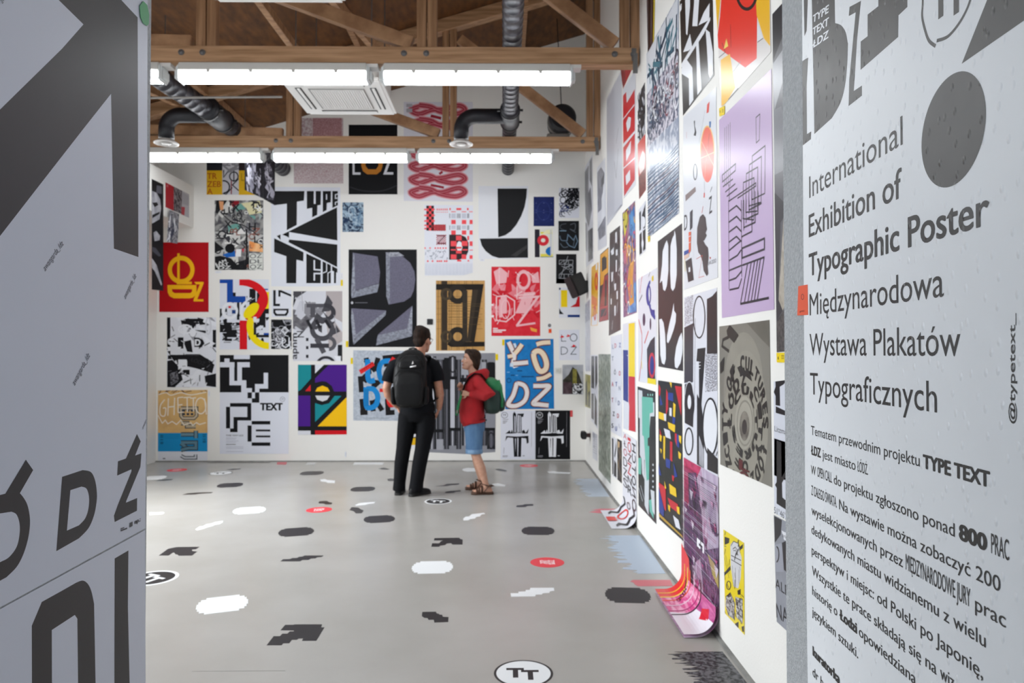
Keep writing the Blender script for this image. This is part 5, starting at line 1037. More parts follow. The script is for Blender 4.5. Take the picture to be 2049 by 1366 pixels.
s.lines(li, 11, [(584, 330), (632, 290), (662, 265)], [(584, 395), (640, 360), (664, 325)], [(584, 460), (668, 425)], [(584, 525), (630, 508), (668, 462)], [(588, 585), (648, 572), (668, 510)], [(666, 240), (734, 205)], [(680, 180), (756, 145)], [(697, 125), (775, 88)], [(716, 65), (796, 22)])
s.line(li, 13, [(670, 315), (816, 250), (816, 320), (670, 378)], close=True); s.line(li, 12, [(672, 425), (816, 372)]); s.line(li, 15, [(660, 676), (845, 637)]); s.lines(li, 10, [(706, 415), (660, 675)], [(730, 408), (685, 670)], [(752, 400), (708, 665)], [(772, 392), (730, 660)], [(790, 385), (750, 655)], [(815, 372), (770, 648)])
for x, y in ((682, 200), (697, 150), (716, 90)): s.line(li, 8, [(x, 0), (x, y)])
for x, y in ((735, 210), (756, 150), (775, 92)): s.line(li, 8, [(x, -60), (x, y)])
doner(s, 'big lilac poster with black line drawn stairs and letters')
s = Sheet(PR, 'D7', [(292, 635), (505, 570), (512, 1885), (292, 1752)], '#dfe1ea')
s.poly('#37333a', [(292, 830), (352, 800), (350, 1185), (292, 1190)], ink2='#4a464c', grain=(2, .3)); s.poly('#9a98a2', [(294, 640), (350, 615), (350, 790), (294, 820)], ink2='#dfe1ea', grain=(30, .1, 4)); s.poly('#2a2427', [(440, 645), (475, 625), (505, 590), (508, 1000), (440, 1000)]); s.poly('#77757e', [(430, 1000), (506, 1000), (508, 1240), (430, 1250)], ink2='#dfe1ea', grain=(40, .08, 6))
s.ring(K, 390, 762, 41, 140, 7, ty=10).line(K, 6, [(364, 770), (360, 1300)]).poly('#1d1b1e', [(378, 968), (432, 960), (402, 1366), (390, 1366), (388, 1050), (372, 1050)]).lines('#e6e8ee', 4, [(372, 1060), (400, 1055)], [(370, 1080), (400, 1075)], [(370, 1100), (398, 1095)])
s.poly('#2a2528', [(296, 1200), (340, 1180), (356, 1300), (350, 1480), (296, 1450)]); s.ring(W_, 326, 1260, 28, 80, 3, ty=6)
for i in range(12): s.line('#8d8b95', 2, [(430, 1010 + i * 18), (468, 1030 + i * 18), (504, 1000 + i * 18)])
s.use('D8'); s.ell('#242024', 243, 20, 24, 80).ell(W_, 243, 10, 9, 34).ring(K, 240, 200, 22, 68, 5, ty=8).poly('#1d1b1e', [(280, -30), (300, 20), (312, 120), (312, 330), (280, 310)]).poly('#4a4850', [(290, 170), (312, 240), (312, 330), (290, 310)], ink2='#dfe1ea', grain=(3, .3)).ell(W_, 345, 130, 40, 140).ring(K, 345, 130, 40, 142, 7, ty=10).poly('#1d1b1e', [(330, 230), (385, 290), (385, 362), (330, 335)]).line(K, 6, [(372, 270), (382, 240)])
doner(s, 'black and white poster with large outlined ellipses and striped gradients')
s = Sheet(PR, 'D7', [(520, 823), (846, 780), (864, 1870), (527, 1720)], '#8b887f', ink2='#77746b', grain=(2, .3))
s.use('D7').poly('#5c5950', [(700, 800), (846, 782), (850, 960), (790, 900)], ink2='#77746b', grain=(4, .3)); s.ell('#9b978b', 680, 1240, 130, 380, ink2='#87837a', grain=(3, .3)); s.use('D8')
s.ell('#a09c90', 515, 130, 108, 370, ink2='#8d897d', grain=(3, .3))
kb = '#2e2b28'
def around(txt, cx, cy, r0, r1, k, a0, a1, col):
    """Letters bent round an ellipse (k = height to width), feet toward the centre."""
    st = (a1 - a0) / len(txt)
    for i, ch in enumerate(txt):
        if ch == ' ': continue
        tr, x0, x1 = glyphs(ch, .07); b0 = math.radians(a0 + st * (i + .08)); w_ = math.radians(st * .84); f = r1 / r0
        rr = lambda y: r0 + (r1 - r0) * y * (1 + .12 * math.sin(b0 * 2))
        s.put([tuple(s.m(cx + rr(y) * math.cos(b0 + (x - x0) / (x1 - x0) * w_), cy + k * rr(y) * math.sin(b0 + (x - x0) / (x1 - x0) * w_)) for x, y in q) for q in tr], col, dh=1e-6); s.k -= .7
    s.k += .7
around('CITY OF CULTURES ŁÓDŹ', 512, 115, 88, 112, 2.9, -215, 75, kb); around('ŁÓDŹ CITY OF', 512, 112, 66, 86, 2.8, -190, 130, kb); around('CULTURES', 511, 110, 50, 64, 2.75, -150, 180, kb); around('ŁÓDŹ', 512, 118, 92, 116, 2.95, 80, 150, kb)
s.ell('#b0ac9f', 510, 110, 46, 130, ink2='#9a968a', grain=(4, .3)).ring('#8a867b', 512, 112, 40, 112, 5, ty=10).ell('#5f5850', 510, 125, 24, 72, ink2='#8a857a', grain=(9, .15)).ell('#3d3733', 510, 130, 12, 36)
s.use('D7').poly(kb, [(570, 850), (590, 812), (648, 880), (618, 930), (575, 880)]).line(kb, 20, [(585, 890), (545, 910), (540, 950), (585, 985)]); s.polys(kb, [(600, 1120), (625, 1070), (612, 1170), (590, 1210)], [(640, 1090), (665, 1075), (690, 1110), (720, 1110), (735, 1180), (700, 1150), (660, 1140)]).poly(kb, [(528, 1060), (556, 1020), (550, 1110), (530, 1130)]); s.use('D8')
red = '#5a1f22'
for ch, y, h_ in (('L', 338, 46), ('Ó', 404, 58), ('D', 490, 66)): s.text(red, ch, 484, y - 6, 534, y + 12, h_, .04)
s.poly(red, [(486, 510), (545, 520), (520, 590), (540, 598), (540, 612), (485, 590), (520, 530), (486, 528)]); s.text(kb, '4', 540, 604, 556, 596, 48, .03); s.text(kb, 'CITY OF', 558, 572, 592, 545, 20, .04); s.text(kb, 'CULTURES', 556, 602, 610, 555, 22, .04)
doner(s, 'large grey poster of a spiral of letters with dark red ŁÓDŹ', name='poster')
s = Sheet(PR, 'D6', [(866, 92), (950, 0), (965, 2285), (895, 2292)], '#55555a', ink2='#6b6b70', grain=(2, .3))
s.poly('#2f2f33', [(868, 95), (948, 5), (948, 200), (870, 400)]).poly('#b9babf', [(868, 420), (950, 300), (950, 480), (880, 720)], ink2='#8d8e94', grain=(3, .25)).poly('#8d8e94', [(872, 720), (925, 690), (955, 800), (955, 1100), (880, 1140)], ink2='#6d6e74', grain=(4, .25)).poly('#3a393d', [(880, 1250), (955, 1330), (950, 1400), (920, 1450), (906, 1950), (935, 2020), (895, 2090)]).poly('#bdb5a8', [(940, 1420), (962, 1400), (963, 1960), (935, 2020), (908, 1950)], ink2='#a39a8c', grain=(18, .1)).poly('#3d3a3a', [(895, 2090), (962, 1990), (964, 2285), (897, 2290)], ink2='#5d5856', grain=(50, .08))
doner(s, 'tall dark grey photographic poster cut off by the right plaster wall')
s = Sheet(PR, 'D5', [(398, 457), (519, 475), (526, 1272), (404, 1160)], '#191d1a')
mc = {'r': '#c8202e', 'b': '#1d3a90', 'y': '#efc81e', 'w': '#dfe1ea', 'g': '#b8942e'}
for c, P in (('r', [(402, 475), (412, 500), (408, 540), (402, 530)]), ('b', [(408, 530), (422, 580), (408, 585)]), ('y', [(456, 465), (468, 470), (466, 498)]), ('r', [(484, 485), (518, 490), (516, 640)]), ('b', [(450, 520), (475, 522), (476, 565), (448, 555)]), ('r', [(440, 500), (448, 520), (450, 600), (438, 640)]), ('y', [(476, 570), (488, 580), (484, 648), (475, 640)]), ('w', [(456, 595), (468, 598), (468, 640), (456, 636)]), ('y', [(402, 615), (440, 630), (438, 665), (402, 650)]), ('w', [(428, 625), (440, 628), (440, 664), (430, 660)]), ('b', [(472, 640), (486, 646), (484, 680), (472, 676)]), ('y', [(448, 668), (486, 684), (484, 722), (452, 700)]), ('w', [(428, 700), (458, 712), (464, 755), (438, 745)]), ('r', [(484, 725), (494, 728), (494, 790), (484, 760)]), ('b', [(494, 728), (506, 735), (506, 800), (494, 790)]), ('y', [(504, 735), (517, 740), (516, 780), (506, 765)]), ('y', [(426, 738), (436, 742), (434, 860), (426, 850)]), ('r', [(460, 765), (472, 770), (472, 870), (460, 860)]), ('b', [(438, 850), (462, 862), (460, 906), (440, 895)]), ('b', [(398, 860), (416, 940), (400, 935)]), ('b', [(478, 870), (498, 945), (482, 950)]), ('y', [(502, 815), (517, 830), (514, 858), (504, 850)]), ('r', [(470, 935), (482, 945), (478, 970), (472, 965)]), ('r', [(398, 970), (438, 1000), (440, 1120), (432, 1110)]), ('b', [(398, 975), (430, 1110), (428, 1150), (404, 1120)]), ('y', [(432, 965), (442, 1005), (434, 1005)]), ('y', [(456, 980), (490, 1005), (494, 1050), (460, 1030)]), ('r', [(448, 1050), (500, 1085), (504, 1130), (462, 1100)]), ('y', [(494, 1095), (508, 1100), (510, 1138), (498, 1130)]), ('y', [(450, 1085), (462, 1095), (460, 1125), (452, 1110)]), ('w', [(476, 1140), (504, 1165), (515, 1215), (490, 1200)]), ('g', [(404, 1130), (525, 1245), (526, 1256), (404, 1145)]), ('r', [(408, 700), (418, 735), (410, 740)]), ('y', [(408, 730), (420, 740), (416, 770), (408, 760)]), ('y', [(410, 800), (420, 810), (416, 830)])): s.poly(mc[c], P)
doner(s, 'dark poster with a mosaic of red, blue, yellow and white facets')
s = Sheet(PR, 'D5', [(294, 488), (384, 515), (389, 1186), (299, 1090)], '#1f2122')
tq = '#63b8a6'
s.polys('#cfd4da', [(298, 505), (318, 510), (320, 560), (380, 570), (380, 640), (360, 640), (355, 700), (350, 1140), (330, 1090), (330, 860), (312, 850), (300, 820)]).polys(tq, [(316, 540), (372, 545), (374, 620), (356, 625), (352, 960), (340, 965), (330, 800), (326, 740), (318, 735)], [(298, 850), (314, 850), (312, 935), (298, 930)], [(352, 1065), (372, 1055), (376, 1160), (356, 1120)]).polys('#1f2122', [(360, 690), (366, 690), (366, 780), (358, 790), (346, 790), (346, 750), (356, 745)], [(298, 645), (306, 650), (306, 840), (298, 830)], [(356, 900), (384, 850), (384, 1010), (358, 1000)]).lines('#b9bec6', 7, [(300, 1000), (320, 1070)], [(310, 990), (328, 1060)]).boxes('#cfd4da', *[(370, y, 376, y + 10) for y in range(880, 1000, 28)]).polys('#cfd4da', [(312, 770), (326, 770), (330, 960), (318, 930)], [(360, 1010), (380, 1020), (382, 1140), (370, 1120)]).boxes('#8fd0c2', *[(x, 526, x + 5, 536) for x in (345, 357, 368)])
doner(s, 'dark poster with turquoise and pale abstract letter shapes')
s = Sheet(PR, 'D8', [(406, 625), (505, 690), (508, 1134), (414, 1030)], '#e8d21c')
s.polys('#2a2826', [(412, 660), (436, 668), (434, 690), (412, 700)], [(478, 715), (502, 695), (500, 715), (482, 730)], [(410, 835), (440, 800), (442, 820), (410, 850)], [(474, 920), (490, 912), (490, 940), (476, 940)], [(462, 1080), (480, 1070), (480, 1100), (466, 1095)], [(494, 1095), (506, 1090), (506, 1120), (498, 1118)]).polys('#cfd0d4', [(440, 700), (455, 680), (478, 690), (488, 740), (495, 760), (490, 860), (478, 910), (455, 900), (442, 800)]).lines('#2a2826', 4, [(442, 705), (456, 682), (478, 692), (488, 740)], [(444, 770), (494, 800)], [(444, 750), (492, 775)], [(450, 800), (456, 900)], [(464, 810), (466, 905)], [(482, 820), (482, 890)], [(452, 720), (464, 710), (474, 725), (474, 750)])
s.ring('#2a2826', 432, 895, 12, 22, 4).polys('#c9c9c4', [(418, 950), (440, 930), (462, 980), (458, 1060), (430, 1040), (416, 990)], [(464, 950), (500, 960), (500, 1080), (470, 1050)], ink2='#4a4844', grain=(60, .06)).lines('#2a2826', 3, [(418, 950), (440, 930), (462, 980), (458, 1060)], [(488, 930), (498, 980), (502, 1060)], [(466, 960), (500, 985)], [(470, 1000), (502, 1020)], [(472, 1030), (500, 1050)], [(412, 760), (434, 860)], [(418, 750), (436, 840)]).scatter(['#2a2826', '#5c5a50'], 26, .02, 151, 'dash')
doner(s, 'small yellow poster with crowded black drawing under the letter spiral')
s = Sheet(PR, 'D7', [(876, 1182), (965, 1170), (968, 1830), (876, 1790)], '#d5d8e2')
s.poly(K, [(886, 1175), (962, 1172), (940, 1200), (915, 1215), (918, 1340), (888, 1335), (888, 1275), (876, 1250), (888, 1215)]); s.use('D8').poly(K, [(660, 30), (722, 60), (722, 80), (660, 62)]).text('#222226', 'Litzmann', 654, 150, 735, 176, 26, .0)
doner(s, 'pale poster with Litzmann lettering beside the right plaster wall')
s = Sheet(PR, 'D8', [(652, 185), (730, 210), (730, 590), (652, 545)], '#d5d8e2')
s.poly(K, [(664, 195), (686, 203), (688, 375), (722, 315), (722, 345), (690, 400), (692, 470), (725, 500), (725, 540), (664, 500), (664, 425), (656, 410), (664, 395)]).text('#222226', "51°46'36", 652, 545, 727, 588, 30, .0)
doner(s, 'pale poster with black letter Ł and a coordinate beside the plaster wall')
s = Sheet(PR, 'D8', [(650, 555), (732, 600), (736, 1136), (664, 1070)], '#77797f', ink2='#a3a7b2', grain=(3, .3))
s.poly('#2a2a2e', [(652, 560), (690, 580), (684, 650), (655, 690)]).poly('#252529', [(688, 690), (732, 670), (734, 850), (700, 820)]).poly('#e3e4ea', [(688, 630), (732, 652), (732, 690), (700, 675)]).text('#55555c', 'angie', 692, 660, 732, 680, 18).poly('#9a9da8', [(655, 700), (690, 690), (700, 830), (660, 830)]).ring('#1f1f23', 664, 745, 14, 40, 5, -90, 90, ty=8).text('#1f1f23', 'ALE', 658, 905, 722, 950, 46).text('#1f1f23', 'NA', 664, 1050, 722, 1085, 70)
doner(s, 'grey photographic poster with handwritten ALE NA at the plaster wall')
for cr, c, lab in (('D4', [(374, 910), (386, 904), (386, 936), (376, 940)], 'yellow number tag under the blue texture poster'), ('D6', [(521, 705), (557, 688), (556, 745), (523, 758)], 'yellow number tag under the red and yellow abstract poster'), ('D7', [(896, 994), (958, 993), (956, 1058), (898, 1056)], 'yellow number tag under the tall grey poster at the plaster wall'), ('D4', [(396, 1130), (405, 1122), (405, 1150), (397, 1156)], 'tiny yellow number tag on the white poster with rounded shapes')):
    s = Sheet(PR, cr, c, '#f2d40c', lift=.003)
    x0 = sum(p[0] for p in c) / 4; y0 = sum(p[1] for p in c) / 4; w2 = (c[1][0] - c[0][0]); h2 = c[3][1] - c[0][1]
    s.boxes('#6a5a10', *[(x0 + .02 * w2, y0 - .25 * h2 + i * .16 * h2, x0 + .32 * w2, y0 - .19 * h2 + i * .16 * h2) for i in range(3)]); s.boxes('#6a5a10', (x0 - .35 * w2, y0 - .1 * h2, x0 - .25 * w2, y0 + .2 * h2))
    s.done(lab, 'number_tag', 'tag', 'gloss', 'number tags beside the posters')
# two long posters that run down the wall and curl out over the floor
def curl(y0, y1, ztop, out, art, label, R=.12):
    """A paper strip down the right wall, round a bend of radius R and out over the floor. Artwork is laid along the strip."""
    path = []; n = 10
    path.append((0, ztop)); L1 = ztop - R
    def pos(q):
        if q < L1: return (XR - .004, ztop - q, Vector((-1, 0, 0)))
        a = (q - L1) / R
        if a < PI / 2: return (XR - .004 - R + R * math.cos(a), .004 + R - R * math.sin(a), Vector((-math.cos(a), 0, math.sin(a))))
        return (XR - .004 - R - (q - L1 - R * PI / 2), .004, Vector((0, 0, 1)))
    TL = L1 + R * PI / 2 + out
    V, Fc, C1, C2, G = [], [], [], [], []
    cuts = [0, L1] + [L1 + R * PI / 2 * k / n for k in range(1, n + 1)] + [TL]
    hull = [(0, 0), (1, 0), (1, 1), (0, 1)]
    k = [0]
    def put(polys, col, ink2=None, grain=None):
        c1 = lin(col); c2 = lin(ink2) if ink2 else c1; g = (grain[0] / 100, grain[1], (grain[2] if len(grain) > 2 else 1) / 10) if grain else ZG
        h = .0004 * k[0] ** .8; k[0] += 1
        for p in polys:
            for a, b in zip(cuts, cuts[1:]):
                q = clip(p if area(p) > 0 else p[::-1], [(0, a / TL), (1, a / TL), (1, b / TL), (0, b / TL)])
                if len(q) < 3: continue
                i0 = len(V)
                for u, t in q:
                    x, z, nn = pos(t * TL); V.append(Vector((x, y1 + (y0 - y1) * u, z)) + nn * h)
                Fc.append(tuple(range(i0, i0 + len(q)))); C1.extend([(*c1, 1)] * len(q)); C2.extend([(*c2, 1)] * len(q)); G.extend([(*g, 1)] * len(q))
    art(put, TL, abs(y1 - y0))
    c = sum(V, Vector()) / len(V); c.z = 0; c = Vector((XR - .2, (y0 + y1) / 2, .02))
    me = bpy.data.meshes.new('poster'); me.from_pydata([v - c for v in V], [], Fc)
    for nm, arr in (('ink', C1), ('ink2', C2), ('grain', G)):
        a = me.attributes.new(nm, 'FLOAT_COLOR', 'CORNER'); a.data.foreach_set('color', [x for q in arr for x in q])
    me.materials.append(M['gloss']); o = bpy.data.objects.new('poster', me); link(o); o.location = c
    return tag(o, label, 'poster', RG)
def R_(x0, t0, x1, t1): return [(x0, t0), (x1, t0), (x1, t1), (x0, t1)]
def gl(ch, x0, t0, x1, t1, flip=False):
    tr, a, b = glyphs(ch, 0)
    return [tuple((x0 + (x - a) / (b - a) * (x1 - x0), t1 - y * (t1 - t0)) for x, y in t) for t in tr]
def glr(ch, x0, t0, x1, t1):
    """A letter lying on its side."""
    tr, a, b = glyphs(ch, 0)
    return [tuple((x0 + (1 - y) * (x1 - x0), t1 - (x - a) / (b - a) * (t1 - t0)) for x, y in t) for t in tr]
def art_notch(put, TL, wd):
    put([R_(0, 0, 1, 1)], '#e4e5ec')
    cols = [['#d8303c', '#b83a48', '#2a2528'], ['#c8283a', '#d8303c', '#d8303c'], ['#2a2528', '#3a2c30', '#2a2528']]
    for i, (ch, c, x0, t0, x1, t1) in enumerate([('A', '#d8404a', .08, .01, .32, .06), ('Ł', '#5a2a30', .08, .08, .34, .14), ('O', '#c83a4a', .08, .16, .34, .23), ('D', '#3a2c30', .06, .25, .36, .34), ('Z', '#2a2528', .06, .36, .36, .44), ('S', '#4a3a3e', .06, .46, .36, .55), ('I', '#d8303c', .40, .02, .62, .05), ('O', '#e03a3c', .40, .06, .66, .16), ('Ź', '#7a2a32', .40, .18, .68, .26), ('Z', '#d8303c', .40, .27, .66, .38), ('N', '#3a2c30', .40, .40, .68, .47), ('R', '#2a2528', .40, .49, .70, .57), ('rH', '#2a2528', .72, .05, .96, .13), ('rC', '#2a2528', .72, .15, .96, .23), ('rT', '#2a2528', .72, .25, .96, .33), ('rO', '#2a2528', .72, .35, .96, .44), ('rN', '#3a2a30', .72, .46, .96, .55), ('O', '#4a2a34', .72, .57, .98, .68)]): put(gl(ch, x0, t0, x1, t1) if ch[0] != 'r' else glr(ch[1], x1, t0, x0, t1)[::1], c)
    t = .70
    for c, x in (('#2a2528', .05), ('#2a2528', .72)):
        P = [(x, .66), (x + .12, .72), (x, .78), (x + .12, .84), (x, .90), (x + .12, .94)]
        for a, b in zip(P, P[1:]): put([[(a[0], a[1]), (a[0] + .09, a[1]), (b[0] + .09, b[1]), (b[0], b[1])]], c)
    put(gl('O', .30, .74, .62, .88), '#e0382f'); put([R_(.40, .90, .62, .99)], '#e0382f'); put(gl('O', .36, .66, .6, .73), '#4a2a34')
art_x0 = lambda px, py: PR.hit(px, py)
ya = YB - PR.hit(1160 + 220 / 2.5318, 580 + 1090 / 2.5318)[0]; yb = YB - PR.hit(1160 + 291 / 2.5318, 580 + 1200 / 2.5318)[0]
curl(yb, ya, PR.hit(1160 + 220 / 2.5318, 580 + 716 / 2.5318)[1], .10, art_notch, 'poster of red and black letters NOTCH curling from wall onto floor')
def art_pink(put, TL, wd):
    rr = random.Random(5)
    put([R_(0, 0, 1, 1)], '#b98cae', '#d9c9dc', (9, .1, 4))
    put([[(0, 0), (.55, 0), (.35, .12), (.12, .3), (0, .3)]], '#a81f4e', '#c8386a', (30, .1, .3)); put([[(.55, 0), (1, 0), (1, .55), (.75, .42)]], '#cfc4d6', '#a994b4', (5, .2, 3))
    put([[(.15, .08), (.4, .05), (.55, .25), (.62, .5), (.3, .62), (.18, .35)]], '#332539', '#6a4a72', (12, .12, 2)); put([[(0, .28), (.3, .3), (.35, .62), (.1, .66), (0, .6)]], '#6a2a6c', '#3a2a4c', (14, .1)); put([[(.5, .5), (1, .38), (1, .7), (.6, .72)]], '#3a2a40', '#8a6a94', (20, .1, 3)); put([[(.72, .47), (1, .5), (1, .6), (.85, .56)]], '#d8c83c', '#b8a86a', (12, .2))
    for i in range(46): x, t = rr.uniform(0, .95), rr.uniform(.03, .7); put([[(x, t), (x + rr.uniform(.02, .12), t + .004), (x + .06, t + rr.uniform(.02, .07))]], rr.choice(['#2a1f30', '#8c2a5c', '#e0d6e4', '#c8508c', '#d8a8c8', '#46305a']))
    for i in range(60): t = .05 + i * .011; put([R_(0, t, 1, t + .0025)], rr.choice(['#7a5a80', '#c9b4cc', '#4a3650', '#9a4a78']))
    put([[(.50, .42), (.60, .42), (.60, .44), (.56, .44), (.56, .455), (.60, .455), (.60, .47), (.5, .47)]], '#f0eef4'); put([R_(.62, .42, .70, .44), R_(.66, .44, .70, .475)], '#f0eef4')
    put([[(0, .55), (.25, .60), (.3, .78), (.2, 1), (0, 1)]], '#e0202c', '#e83a2a', (6, .2)); put([[(.2, .74), (.62, .72), (.6, 1), (.2, 1)]], '#d8488c', '#f0b0cc', (40, .1, .2)); put([[(.6, .72), (1, .7), (1, .8), (.85, 1), (.6, 1)]], '#a82a78', '#d87aac', (22, .12, .3)); put([[(.62, .83), (1, .80), (1, 1), (.55, 1)]], '#ece8f0'); put([[(.7, .80), (.84, .76), (.9, .82), (.78, .86)]], '#d81c34')
    for x, c in ((.10, '#f0b82a'), (.20, '#f4d848'), (.28, '#e8481e'), (.40, '#e6c0d4'), (.52, '#b83a7c'), (.60, '#3a2438')): put([R_(x, .66, x + .022, 1)], c)
    for i in range(8): put(gl(rr.choice('ŁÓDZ'), .14 + .02 * i, .74 + .02 * i, .2 + .02 * i, .77 + .02 * i), '#2a1a20')
ya = YB - PR.hit(1280 + 218 / 2.414, 800 + 800 / 2.414)[0]; yb = YB - PR.hit(1280 + 386 / 2.414, 800 + 900 / 2.414)[0]
curl(yb, ya, PR.hit(1280 + 300 / 2.414, 800 + 325 / 2.414)[1], .06, art_pink, 'purple and pink poster curling from the right wall onto the floor', R=.13)

# ------------------------------------------------------------------ the two walls of the entrance passage
M['banner'] = paper('wall_banner_vinyl', 0.40, 0.22, 6.0, spec=0.55, dents=0.28)
M['panel'] = paper('panel_print', 0.38, 0.05, 3.0, spec=0.45)
# left: big arrow poster, pasted in sheets
pk = '#1d1b1f'
def rnd(pts, a, b, n=5):
    """Round the stretch of an outline between two of its points."""
    o = list(pts[:a])
    for i in range(a, b):
        p, q, r, t = pts[max(i - 1, a)], pts[i], pts[i + 1], pts[min(i + 2, b)]
        for j in range(n):
            f = j / n; o.append(tuple(.5 * (2 * q[m] + (r[m] - p[m]) * f + (2 * p[m] - 5 * q[m] + 4 * r[m] - t[m]) * f * f + (3 * q[m] - p[m] - 3 * r[m] + t[m]) * f ** 3) for m in (0, 1)))
    return o + list(pts[b:])
s = Sheet(PL, 'P', [(-60, -120), (294, -80), (292, 700), (289, 1056.5), (-60, 1246)], '#cbcfdb')
s.split()
s.use('A').poly(pk, [(-120, 540), (238, 190), (322, 95), (225, 0), (100, -130), (470, -130), (470, 0), (534, 68), (537, 1003), (441, 970), (430, 366), (330, 492), (140, 735), (0, 915), (-120, 1068)])
s.split()
s.use('A2').poly(pk, [(453, 725), (450, 700), (466, 655), (520, 523), (520, 515), (463, 540), (466, 483), (498, 472), (542, 374), (557, 404), (535, 460), (560, 451), (556, 505), (500, 640), (498, 648), (543, 629), (542, 680)])
s.split()
s.poly(pk, rnd([(243, 545), (325, 518), (358, 526), (375, 560), (382, 610), (380, 650), (370, 700), (348, 750), (310, 790), (220, 841)], 1, 8)).poly('#cbcfdb', rnd([(276, 598), (320, 584), (340, 592), (350, 625), (348, 670), (335, 710), (310, 738), (262, 759)], 1, 6))
s.split()
s.poly(pk, rnd([(98, 477), (127, 518), (74, 610), (90, 630), (105, 660), (114, 710), (112, 760), (102, 810), (85, 860), (60, 905), (20, 945), (-100, 1010), (-100, 640), (16, 612)], 2, 10)).poly('#cbcfdb', rnd([(-100, 700), (0, 690), (40, 684), (60, 695), (72, 730), (72, 775), (60, 825), (30, 865), (0, 882), (-100, 935)], 2, 8))
s.split()
for a, b, h_ in (((88, 543), (125, 489), 8), ((249, 599), (271, 553), 6), ((147, 772), (178, 712), 8), ((284, 859), (306, 808), 7), ((2, 8), (30, -40), 8)): s.use('P').text('#5a5c64', 'awangarda_ldz', *a, *b, h_)
s.use('P').text('#2a2a2e', 'np.:', 267, 1048, 279, 1042, 8, .04); s.polys('#3a3a40', [(257, 1046), (263, 1043), (263, 1052), (257, 1055)], [(239, 1060), (252, 1055), (252, 1058), (239, 1063)], [(239, 1057), (246, 1054), (246, 1056), (239, 1059)])
s.done_parts('big pale poster with black arrow and letters ŁÓDŹ on the left passage wall', ['sheet', 'arrow_print', 'letter_print', 'letter_print', 'letter_print', 'caption_print'], m='panel')
s = Sheet(PL, 'P', [(-60, 1250), (289, 1060), (290, 1500), (-60, 1520)], '#cdd1dd')
s.split()
s.use('A2').poly(pk, rnd([(122, 1138), (162, 1043), (240, 1000), (300, 966), (325, 958), (345, 970), (360, 1000), (371, 1050), (378, 1420), (308, 1460), (304, 1110), (294, 1095), (202, 1155), (203, 1470), (123, 1500)], 3, 7))
s.split()
s.poly(pk, [(453, 870), (508, 838), (506, 1060), (514, 1420), (452, 1440), (452, 1200)])
s.done_parts('pale poster with black letter n and upright bar below the arrow poster', ['sheet', 'letter_print', 'bar_print'], m='panel')
s = Sheet(PL, 'P', [(276, 12), (283, 2), (291, 10), (295, 30), (294, 48), (290, 52), (283, 46), (278, 35)], '#4a9c66', lift=.004); s.done('green round sticker at the top edge of the left passage wall', 'sticker', 'sticker', 'panel')
# right: the exhibition text
bk = '#141211'; sv = '#3a3937'; wt = '#edf0f3'
s = Sheet(PP, 'P', [(1606, -140), (2300, -900), (2300, 2400), (1621, 1560), (1613, 1000), (1611, 690), (1609, 420)], '#edf0f3', thick=.0015, step=.00002)
s.split().use('E1')
s.polys(sv, [(120, 400), (140, 385), (160, 375), (150, 560), (152, 872), (180, 855), (178, 905), (122, 948)], [(130, -60), (160, -60), (150, 200), (135, 235)], rnd([(182, -80), (332, -80), (336, 150), (375, 165), (405, 210), (420, 290), (330, 300), (190, 340)], 2, 5), rnd([(190, 330), (420, 280), (415, 420), (400, 560), (370, 670), (315, 768), (200, 872), (196, 600)], 1, 5), [(430, 45), (505, 5), (480, 250), (458, 592), (511, 556), (511, 622), (424, 690), (428, 520), (470, 80), (425, 105)], [(548, 95), (618, 40), (618, -80), (808, -120), (808, 45), (750, 100), (748, 240), (502, 455), (503, 270), (548, 235)])
s.poly(wt, rnd([(255, 362), (318, 310), (340, 320), (352, 360), (350, 480), (335, 580), (310, 650), (258, 702)], 1, 6))
for i, t in enumerate(('TYPE', 'TEXT', 'ŁDZ')): s.text(wt, t, 188, 150 + i * 82, 292, 80 + i * 82, 46, .03)
s.split()
for P in ([(912, -80), (908, 30), (905, 110), (925, 200), (950, 265), (992, 300)], [(1000, 265), (1075, 235), (1150, 145), (1205, 40), (1240, -80)]): s.curve(sv, 22, P)
s.polys(sv, [(1010, -80), (1043, -80), (1043, 102), (1010, 127)], [(1110, -100), (1145, -100), (1145, 78), (1110, 102)], [(1345, -40), (1558, -150), (1720, -200), (1720, 30), (1558, 142), (1163, 415)])
c = s.m(1095, 850); a = s.m(1095, 488); b = s.m(1095, 1212); rr_ = (a[1] - b[1]) / 2; cv = (a[1] + b[1]) / 2
s.put(tris([(c[0] + rr_ * .98 * math.cos(2 * PI * i / 72), cv + rr_ * 1.0 * math.sin(2 * PI * i / 72)) for i in range(72)]), sv)
s.split()
s.htext(bk, 'International', 167, 1290, 778, 142, .0)
s.use('E2').htext(bk, 'Exhibition of', 150, 222, 705, 132, .012)
s.htext(bk, 'Typographic Poster', 150, 452, 1228, 130, .02)
s.htext(bk, 'Międzynarodowa', 155, 686, 955, 128, -.012)
s.htext(bk, 'Wystawa Plakatów', 155, 922, 1055, 128, -.012)
s.htext(bk, 'Typograficznych', 158, 1152, 915, 128, -.012)
s.text(bk, '@typetext_', 1380, 1330, 1380, 672, 36, .012)
s.split().use('E3')
def row(y, *segs):
    """One line of body text: (text, x0, x1, height, weight); y is its baseline at x=145."""
    v = s.m(145, y)[1]
    for t, x0, x1, h, b in segs:
        lo, hi = y - 700, y + 1600
        for _ in range(40):
            m_ = (lo + hi) / 2
            if s.m(x0, m_)[1] > v: lo = m_
            else: hi = m_
        d0 = 1.0 + (x0 - 145) * .00072
        s.htext(bk, t, x0, lo, x1, h * d0, b)
row(76, ('Tematem przewodnim projektu', 143, 710, 47, .0), ('TYPE TEXT', 727, 1078, 48, .05))
